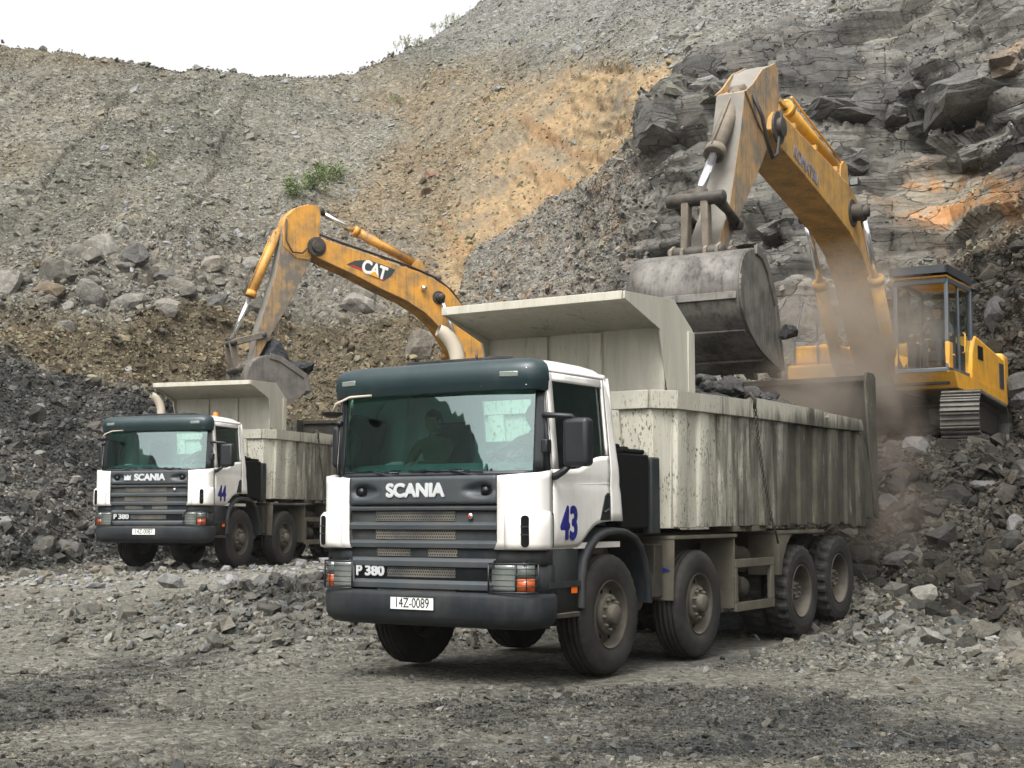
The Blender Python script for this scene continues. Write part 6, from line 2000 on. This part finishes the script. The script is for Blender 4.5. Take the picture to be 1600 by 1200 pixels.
d_ = MB(); d_.prism([(-4.75, 5.035), (-4.47, 4.955), (-4.585, 5.12)], 0, .315, .319); d_.build('yellow_triangle', M['yelbody'], do_)
m = MB()
for sx_ in (-.2, .16, .24): m.tube([(sx_, -6.0, 5.93), (sx_, -5.4, 5.76), (sx_, -4.6, 5.58), (sx_, -3.6, 5.34), (sx_, -2.9, 5.12), (sx_, -2.45, 4.82), (sx_, -1.9, 4.15)], .020, 6)
m.build('hydraulic_line', M['hose'], bo)
for s in (1, -1):
    m = MB(); m.lathe([(s * .30, .17), (s * .325, .165), (s * .33, .11), (s * .43, .105), (s * .44, 0)], (0, -2.85, 4.60), 0, 20, smooth=False); m.build('boom_boss', M['grease'], bo)
    m = MB(); m.lathe([(s * .29, .24), (s * .325, .23), (s * .33, .14), (s * .40, .135), (s * .41, 0)], (0, -6.10, 5.60), 0, 20, smooth=False); m.build('boss', M['grease'], bo)
m = MB(); m.lathe([(-.06, 0), (-.06, .06), (.0, .07), (.06, .05), (.06, 0)], (.36, -3.28, 4.80), 1, 14); m.build('work_lamp', M['chrome'], bo)
for s in (1, -1): ram(CX, (-1.55, 1.35), (-2.85, 4.60), .60, .095, M['ora'], s * .43, 'boom_cylinder')
ram(CX, (-3.30, 5.42), (-5.92, 6.52), .66, .105, M['ora'], 0, 'stick_cylinder')
m = MB(); m.prism([(-3.6, 5.25), (-3.1, 5.12), (-3.2, 5.48), (-3.38, 5.52)], 0, -.13, -.09); m.prism([(-3.6, 5.25), (-3.1, 5.12), (-3.2, 5.48), (-3.38, 5.52)], 0, .09, .13); m.build('cylinder_bracket', M['ora'], bo)
# stick: clean orange head above, scuffed below
hd = [(-6.02, 6.60), (-6.30, 6.62), (-6.62, 6.50), (-6.84, 6.28), (-6.93, 6.02), (-6.90, 5.55), (-6.6, 5.30), (-6.25, 5.28), (-6.02, 5.60), (-5.98, 6.0), (-5.97, 6.45)]
lo = [(-6.93, 6.02), (-6.96, 5.6), (-7.10, 4.84), (-7.30, 4.2), (-7.50, 3.55), (-7.62, 2.90), (-7.66, 2.74), (-7.56, 2.68), (-7.44, 2.98), (-7.18, 3.46), (-6.82, 4.05), (-6.56, 4.58), (-6.18, 5.33), (-6.4, 5.7)]
so = thick_plate('stick', M['orastick'], CX, lo, -.20, .20, .01)
thick_plate('stick_head', M['ora'], so, hd, -.215, .215, .012)
m = MB()
m.tube([(.24, -6.85, 6.2), (.27, -6.86, 5.7), (.28, -6.7, 5.42), (.28, -6.45, 5.42), (.30, -6.2, 5.7), (.28, -6.0, 5.85)], .022, 6)
m.build('hose', M['hose'], so)
dust_front(so, M['armdust'])
ram(CX, (-6.98, 5.90), (-8.08, 3.28), .60, .105, M['ora'], 0, 'bucket_cylinder')
for s in (1, -1):
    m = MB(); m.obox((s * .26, -7.38, 3.42), (s * .26, -8.12, 3.20), .05, .15, (0, 0, 1)); m.build('guide_link', M['linkage'], CX, bevel=.015)
    m = MB(); m.obox((s * .17, -8.12, 3.20), (s * .17, -7.99, 2.58), .06, .17, (0, 1, 0)); m.build('bucket_link', M['linkage'], CX, bevel=.015)
for (y, z, w_, r) in ((-8.12, 3.20, .34, .07), (-7.99, 2.58, .38, .08), (-7.38, 3.42, .30, .07), (-7.64, 2.78, .36, .08)): pin(CX, y, z, w_, r, 'linkage_pin')
bucket_mesh(CX, [(-7.42, 2.88), (-7.72, 2.80), (-7.92, 2.52), (-7.92, 2.20), (-7.70, 1.90), (-7.30, 1.76), (-6.9, 1.85), (-6.48, 2.10)], [(-7.95, 2.38), (-8.08, 2.60), (-7.98, 2.72), (-7.80, 2.68), (-7.66, 2.90), (-7.52, 2.82), (-7.6, 2.6)], [(-6.52, 2.43), (-7.15, 2.82)], .72, M['steel2'], (.93, .35))
# rock in the left bucket
bpy.context.view_layer.update()
rnd = random.Random(77)
def bucket_rock(p, s, label):
    mb = MB(); add_rock(mb, (0, 0, 0), s, rnd)
    me = bpy.data.meshes.new('rock_slab'); me.from_pydata(mb.v, [], mb.f)
    a_ = me.color_attributes.new('soil', 'FLOAT_COLOR', 'POINT'); a_.data.foreach_set('color', np.tile([.045, .048, .052, 1.0], len(me.vertices)).astype(np.float32))
    o = link_mesh('rock_slab', me, M_ROCK); o.location = CX.matrix_world @ Vector(p)
    tag(o, label, 'rock'); return o
bucket_rock((0, -7.05, 2.95), (.66, .50, .42), 'big dark slab of rock sticking up at the back of the left excavator bucket')
bucket_rock((.05, -6.50, 2.66), (.62, .42, .28), 'dark slab of rock lying across the teeth of the left excavator bucket')
bucket_rock((-.1, -7.3, 2.45), (.5, .4, .35), 'dark rock deep in the left excavator bucket beneath the big slab')
# a lump of rock falling past the right bucket, and stones dropping into the near truck
# ---------------------------------------------------------------- boulders one can tell apart
U2, V2 = uu.reshape(NR, NCc), vv.reshape(NR, NCc)
_hill = np.where((s_ > 1.02))[0]
WU, WV = None, None
def _proj(P):
    q = P - np.array([0, 0, CAMH]); c, s = math.cos(PITCH), math.sin(PITCH)
    fw = q[:, 1] * c + q[:, 2] * s; up = -q[:, 1] * s + q[:, 2] * c
    return 800 + FPX * q[:, 0] / fw, 600 - FPX * up / fw, fw
WU, WV, WF = _proj(W)
def ground_at(u, v, only_hill=False):
    """nearest visible ground point under a direction"""
    d2 = (WU - u) ** 2 + (WV - v) ** 2
    k = np.where(d2 < 36)[0]
    if len(k) == 0: k = np.array([int(np.argmin(d2))])
    k = k[np.argmin(WF[k])]
    return Vector(W[k]), Vector(WN[k]), Cc[k]
def boulder(u, v, wpx, hpx, label, seed, col=None, cat='boulder', group=None, flat=.75, name='boulder'):
    p, n, c = ground_at(u, v)
    m = 1.0 / (FPX / p.y)
    rx, rz = wpx * m / 2, hpx * m / 2
    r_ = random.Random(seed)
    mb = MB(); add_rock(mb, (0, 0, 0), 1.0 and (1, 1, 1), r_, planes=14)
    me = bpy.data.meshes.new(name)
    me.from_pydata([(x * rx * 1.15, y * (rx + rz) / 2 * flat * 1.1, z * rz * 1.2) for x, y, z in mb.v], [], mb.f)
    bm = bmesh.new(); bm.from_mesh(me); bmesh.ops.bevel(bm, geom=bm.edges[:], offset=0.0001, segments=1, affect='EDGES') if False else None
    bm.free()
    cc = np.array(col) * .8 if col else np.clip(c * 1.15, .03, .4)
    a_ = me.color_attributes.new('soil', 'FLOAT_COLOR', 'POINT')
    a_.data.foreach_set('color', np.tile([*cc, 1.0], len(me.vertices)).astype(np.float32))
    o = link_mesh(name, me, M_ROCK)
    o.location = p + Vector((0, -.05 * rx, rz * .05))
    o.rotation_euler = (r_.uniform(-.3, .3), r_.uniform(-.35, .35), r_.uniform(-.5, .5))
    tag(o, label, cat, group)
    return o
G = (.20, .19, .165); LG = (.25, .235, .205); DG = (.14, .135, .125); BR = (.20, .16, .115)
for i, (u, v, w_, h_, lab, col) in enumerate([
    (165, 385, 66, 46, 'pointed pale grey boulder topping the boulder pile on the left slope', LG),
    (213, 398, 48, 52, 'dark-sided leaning boulder just right of the pointed pale one', DG),
    (8, 440, 60, 66, 'huge rounded boulder cut by the left edge of the picture', LG),
    (80, 445, 56, 30, 'boulder with a rusty end left of the broad cracked block', BR),
    (140, 455, 62, 58, 'broad cracked grey block in the middle of the boulder pile', G),
    (200, 468, 66, 40, 'low ledge-like boulder lying right of the broad cracked block', G),
    (262, 475, 60, 40, 'flat pale boulder half buried above the brown bench', LG),
    (335, 470, 48, 36, 'round grey boulder above the brown bench, left of the excavator stick', DG),
    (335, 408, 66, 32, 'long pale tan boulder at the foot of the talus', (.27, .245, .20)),
    (392, 408, 50, 36, 'pale block lying left of the orange excavator arm', LG),
    (262, 428, 56, 26, 'wedge of dark broken rock in the boulder pile', DG),
    (560, 470, 70, 34, 'pale boulder behind the excavator boom', LG),
    (655, 545, 62, 60, 'rounded grey-tan boulder low behind the near truck cab', (.19, .17, .14)),
    (72, 65, 17, 17, 'small block standing on the skyline at left', DG),
    (373, 101, 14, 10, 'little rock perched on the skyline in the middle of the ridge', DG),
    (207, 81, 12, 8, 'low stone sitting on the skyline left of the dip', DG),
    (286, 280, 26, 12, 'lone flat slab lying on the grey talus', LG),
    (44, 292, 40, 20, 'slab jutting from the talus near the left edge', G),
    (672, 270, 24, 22, 'reddish block on the brown soil slope', (.27, .17, .12)),
    (1430, 700, 64, 40, 'large pale grey block on the bank left of the excavator track', (.17, .165, .16)),
    (1385, 790, 60, 34, 'pale-topped boulder on the bank behind the dump body', (.15, .145, .135)),
    (1445, 935, 46, 50, 'whitish tan stone at the foot of the rubble bank', (.26, .245, .215)),
    (1340, 900, 70, 50, 'dark angular block beside the rear wheel of the near truck', (.075, .07, .065)),
    (1410, 875, 70, 30, 'long tilted dark slab at the foot of the bank', (.09, .085, .08)),
    (1535, 760, 60, 20, 'flat pale slab on the rubble bank under the excavator', (.15, .145, .14)),
    (1405, 735, 60, 30, 'dark boulder half buried below the excavator', (.07, .065, .06)),
    (1560, 500, 80, 60, 'large dark block at right behind the excavator cab', (.10, .098, .098)),
    (1590, 620, 50, 44, 'grey block at the right edge beyond the excavator', (.12, .118, .118)),
    (1585, 820, 36, 30, 'pale shattered stone at the right edge of the bank', (.17, .165, .16)),
    (75, 850, 46, 36, 'upright brown-grey stone at the foot of the dark slope', (.12, .115, .10)),
    (112, 855, 46, 40, 'leaning slab beside the upright stone at the foot of the dark slope', (.14, .135, .125)),
    (62, 702, 26, 12, 'pale flat stone on the dark slope left of the farther truck', (.26, .25, .23)),
    ]):
    boulder(u, v, w_, h_, lab, 200 + i, col)
_r = random.Random(12)
for k in range(70):
    u, v = _r.uniform(-5, 420) if k % 5 else _r.uniform(420, 700), 0
    v = _r.gauss(440 - .05 * (u - 200), 30)
    w_ = min(62, 12 * _r.random() ** -.6)
    boulder(u, v, w_, w_ * _r.uniform(.5, .85), 'weathered grey boulder in the jumbled band between the talus and the brown bench', 600 + k, tuple(np.array((.195, .182, .155)) * _r.uniform(.6, 1.05)), group='boulders in the jumbled band')
for k in range(46):
    u = _r.uniform(1370, 1610); v = _r.uniform(440, 960)
    if 1455 < u < 1560 and 560 < v < 720: continue
    w_ = min(64, 13 * _r.random() ** -.6)
    boulder(u, v, w_, w_ * _r.uniform(.45, .8), 'dark angular block among the broken rock of the right-hand bank', 700 + k, tuple(np.array((.062, .059, .055)) * _r.uniform(.6, 1.7)), group='blocks on the right-hand bank')
# slabs and ledges standing out of the cut face
def ledge(u, v, wpx, hpx, dep, lean, lab, col, seed, group=None, out=.20, boxy=False):
    p, n_, c = ground_at(u, v)
    k = p.y / FPX
    w_, h_ = wpx * k, hpx * k
    r_ = random.Random(seed)
    bm = bmesh.new(); bmesh.ops.create_cube(bm, size=1.0)
    bmesh.ops.subdivide_edges(bm, edges=bm.edges[:], cuts=3, use_grid_fill=True)
    cuts = [(Vector((r_.gauss(0, 1), r_.gauss(0, .8), r_.gauss(0, 1))).normalized(), r_.uniform(.60, .74) if boxy else r_.uniform(.44, .58)) for _ in range(7)]
    for vt in bm.verts:
        for d_, hh in cuts:
            q = vt.co.dot(d_)
            if q > hh: vt.co -= d_ * (q - hh)
        lay = math.floor((vt.co.z + .5) * 3.99)
        vt.co.y += .10 * (((lay * 37 + seed * 13) % 7) / 7 - .5)
        vt.co += Vector((r_.gauss(0, .012), r_.gauss(0, .03), r_.gauss(0, .012)))
    me = bpy.data.meshes.new('rock_ledge'); bm.to_mesh(me); bm.free()
    me.transform(Matrix.Diagonal((w_, dep, h_, 1)))
    a_ = me.color_attributes.new('soil', 'FLOAT_COLOR', 'POINT'); a_.data.foreach_set('color', np.tile([*col, 1.0], len(me.vertices)).astype(np.float32))
    a2 = me.attributes.new('face', 'FLOAT', 'POINT'); a2.data.foreach_set('value', np.full(len(me.vertices), .9, np.float32))
    o = link_mesh('rock_ledge', me, M_TERR)
    o.location = p + Vector((0, dep * (.5 - out), 0)); o.rotation_euler = (-.22, lean, r_.uniform(-.06, .06)) if boxy else (r_.uniform(-.15, .1), lean, r_.uniform(-.3, .3))
    tag(o, lab, 'rock ledge', group); return o
RK, RD = (.135, .131, .121), (.110, .107, .100)
ledge(1520, 150, 120, 56, 2.6, -.12, 'massive overhanging slab high in the right-hand face above the darkest hollow', RK, 1, out=.30)
ledge(1440, 195, 60, 34, 3.0, -.3, 'dark ledge just left of the massive overhanging slab', RD, 2)
ledge(1305, 178, 86, 30, 2.4, .1, 'jutting bed with a dark undercut behind the excavator boom', RD, 3)
ledge(1400, 186, 44, 28, 2.2, .2, 'small square block between the two undercuts of the face', RK, 4)
ledge(1060, 140, 64, 40, 2.6, .12, 'flat-topped block at the upper end of the grey outcrop beside the tan soil', (.15, .145, .12), 5)
ledge(1045, 205, 96, 60, 2.0, .2, 'big smooth grey slab bounding the tan soil at right', RK, 6)
ledge(1120, 150, 60, 34, 2.2, .15, 'layered block right of the flat-topped block', (.15, .145, .125), 7)
ledge(1345, 255, 50, 46, 2.0, -.2, 'dark fractured corner of rock right of the excavator boom', RD, 8)
ledge(1590, 100, 60, 50, 3.0, -.2, 'rust-stained block at the top right edge of the picture', (.16, .13, .10), 9)
_r = random.Random(31)
for k in range(30):
    u, v = _r.uniform(1030, 1610), _r.uniform(90, 470)
    if v > np.interp(u, [1000, 1300, 1500, 1620], [440, 470, 400, 330]) or (1380 < u and 255 < v < 385): continue
    w_ = _r.uniform(22, 66)
    ledge(u, v, w_, w_ * _r.uniform(.3, .6), w_ * .03, -.16 + .1 * _r.gauss(0, 1), 'grey ledge of bedded rock standing out of the right-hand face', tuple(np.array(RK) * _r.uniform(.75, 1.3)), 90 + k, group='ledges of the cut face', out=.03)
# a lump still in the air beside the bucket
def loose(p, s, lab, col, seed):
    r_ = random.Random(seed); mb = MB(); add_rock(mb, (0, 0, 0), s, r_)
    me = bpy.data.meshes.new('rock'); me.from_pydata(mb.v, [], mb.f)
    a_ = me.color_attributes.new('soil', 'FLOAT_COLOR', 'POINT'); a_.data.foreach_set('color', np.tile([*col, 1.0], len(me.vertices)).astype(np.float32))
    o = link_mesh('rock', me, M_ROCK); o.location = p; tag(o, lab, 'rock')
loose(at(1233, 521, 19.8), (.17, .15, .15), 'dark lump of rock in the air beside the right excavator bucket', (.05, .048, .046), 9)

# ---------------------------------------------------------------- plants
def leafmat(name, c1, c2):
    t = NT(name)
    oi = t.n.new('ShaderNodeNewGeometry')
    t.base(t.mix(t.ramp(oi.outputs['Random Per Island'], [(0, 0), (1, 1)]), c1, c2)); t.rough(.7)
    t.bs.inputs['Subsurface Weight'].default_value = 0.0
    return t.m
M['leaf'] = leafmat('shrub_leaf', (.045, .085, .022), (.13, .17, .05))
M['drygrass'] = leafmat('dry_stem', (.13, .15, .07), (.26, .24, .13))
def shrub(u, v, w_, h_, n, label, mat, seed, spiky=False, group=None, cat='shrub'):
    p, nn, c = ground_at(u, v)
    r_ = random.Random(seed)
    root = empty('shrub', p); tag(root, label, cat, group)
    st = MB(); lf = MB()
    k_ = max(8, int(w_ * 5))
    for i in range(k_):
        b = Vector((r_.uniform(-w_ / 2, w_ / 2) * .8, r_.uniform(-.3, .3), 0)); top = b + Vector((r_.uniform(-.3, .3), r_.uniform(-.3, .3), h_ * r_.uniform(.5, 1)))
        st.tube([b + Vector((0, 0, -.25)), b.lerp(top, .5) + Vector((r_.uniform(-.06, .06), 0, 0)), top], [.014, .010, .004], 5)
        for q in range(n // k_):
            t = r_.random() ** .6; c0 = b.lerp(top, t) + Vector((r_.gauss(0, 1), r_.gauss(0, 1), r_.gauss(0, 1))) * (.13 if not spiky else .05)
            a = Vector((r_.gauss(0, 1), r_.gauss(0, 1), r_.gauss(0, .8) + (1.5 if spiky else 0))).normalized()
            s = a.cross(Vector((r_.gauss(0, 1), r_.gauss(0, 1), r_.gauss(0, 1)))).normalized()
            L = r_.uniform(.05, .11) * (1.8 if spiky else 1); Wd = L * (.12 if spiky else .42)
            lf.add([c0, c0 + a * L * .5 + s * Wd, c0 + a * L, c0 + a * L * .5 - s * Wd], [(0, 1, 2, 3)])
    st.build('stem', M['drygrass'], root); lf.build('foliage', mat, root, fix=False)
for i, (u, v, w_, h_, n, lab) in enumerate([(462, 303, 1.5, .9, 900, 'lowest green shrub of the row on the brow of the talus'), (490, 292, 1.6, 1.0, 1100, 'middle bushy green shrub of the row on the brow of the talus'), (520, 276, 1.3, .8, 900, 'upper green shrub of the row on the brow of the talus'), (540, 268, .6, .35, 250, 'small tuft at the upper end of the row of green shrubs')]):
    shrub(u, v, w_, h_, n, lab, M['leaf'], 300 + i, group='green shrubs on the brow')
for i, (u, v, w_, h_, n, lab) in enumerate([(632, 60, 1.6, .5, 240, 'dry scrub on the ridge line left of the rising hill'), (645, 52, 1.4, .6, 240, 'taller dry scrub on the ridge line'), (690, 34, 1.8, .5, 260, 'thin dry scrub higher up the ridge line'), (700, 26, 1.2, .6, 200, 'wispy dry scrub at the steep part of the ridge line'), (235, 255, .6, .3, 160, 'small yellowish tuft on the open talus'), (618, 152, .8, .3, 200, 'olive tuft on the brown slope below the ridge')]):
    shrub(u, v, w_, h_, n, lab, M['drygrass'], 320 + i, spiky=True, group='dry scrub on the slopes')

# ---------------------------------------------------------------- dust thrown up by the tipping bucket
def dust_cloud(name, c, r, dens, label, seed, col=(.50, .43, .36)):
    mb = MB(); P = []
    for i in range(17):
        th = math.pi * i / 16
        P.append([(c[0] + r[0] * math.sin(th) * math.cos(2 * math.pi * k / 24), c[1] + r[1] * math.sin(th) * math.sin(2 * math.pi * k / 24), c[2] + r[2] * math.cos(th)) for k in range(25)])
    mb.grid(P)
    m = bpy.data.materials.new(name); m.use_nodes = True
    n, l = m.node_tree.nodes, m.node_tree.links; n.clear()
    pv = n.new('ShaderNodeVolumePrincipled'); pv.inputs['Color'].default_value = (*col, 1); pv.inputs['Anisotropy'].default_value = .2
    ge = n.new('ShaderNodeNewGeometry')
    sb = n.new('ShaderNodeVectorMath'); sb.operation = 'SUBTRACT'; sb.inputs[1].default_value = c; l.new(ge.outputs['Position'], sb.inputs[0])
    dv = n.new('ShaderNodeVectorMath'); dv.operation = 'DIVIDE'; dv.inputs[1].default_value = r; l.new(sb.outputs[0], dv.inputs[0])
    ln = n.new('ShaderNodeVectorMath'); ln.operation = 'LENGTH'; l.new(dv.outputs[0], ln.inputs[0])
    fo = n.new('ShaderNodeMapRange'); fo.inputs['From Min'].default_value = 1.0; fo.inputs['From Max'].default_value = .15; l.new(ln.outputs['Value'], fo.inputs['Value'])
    nz = n.new('ShaderNodeTexNoise'); nz.inputs['Scale'].default_value = 1.1; nz.inputs['Detail'].default_value = 5; nz.inputs['Distortion'].default_value = .6; l.new(ge.outputs['Position'], nz.inputs['Vector'])
    mr = n.new('ShaderNodeMapRange'); mr.inputs['From Min'].default_value = .43; mr.inputs['From Max'].default_value = .62; l.new(nz.outputs['Fac'], mr.inputs['Value'])
    mu = n.new('ShaderNodeMath'); mu.operation = 'MULTIPLY'; l.new(fo.outputs[0], mu.inputs[0]); l.new(mr.outputs[0], mu.inputs[1])
    m2 = n.new('ShaderNodeMath'); m2.operation = 'MULTIPLY'; m2.inputs[1].default_value = dens; l.new(mu.outputs[0], m2.inputs[0]); l.new(m2.outputs[0], pv.inputs['Density'])
    o = n.new('ShaderNodeOutputMaterial'); l.new(pv.outputs[0], o.inputs['Volume'])
    ob = mb.build(name, m); tag(ob, label, 'dust', kind='stuff')
    return ob
dust_cloud('dust_cloud', (5.2, 21.8, 3.8), (1.5, 1.9, 1.9), 1.7, 'brown dust billowing over the tail of the near truck', 1)
dust_cloud('dust_cloud', (5.2, 20.6, 1.5), (1.2, 1.2, 1.4), .5, 'thin dust hanging by the rear wheels of the near truck', 2)

dust_cloud('dust_cloud', (4.0, 20.1, 3.05), (1.2, 1.2, .85), 2.2, 'dust rising out of the back half of the near dump body', 3)
# ---------------------------------------------------------------- the dusty air of the pit
hz = MB(); hz.box(-110, 110, -100, 120, -8, 60)
mh = bpy.data.materials.new('haze'); mh.use_nodes = True
n, l = mh.node_tree.nodes, mh.node_tree.links; n.clear()
pv = n.new('ShaderNodeVolumePrincipled'); pv.inputs['Color'].default_value = (.93, .93, .93, 1); pv.inputs['Density'].default_value = .00022
o = n.new('ShaderNodeOutputMaterial'); l.new(pv.outputs[0], o.inputs['Volume'])
tag(hz.build('haze', mh), 'thin pale dust haze filling the pit', 'haze', kind='stuff')
bpy.context.view_layer.update()
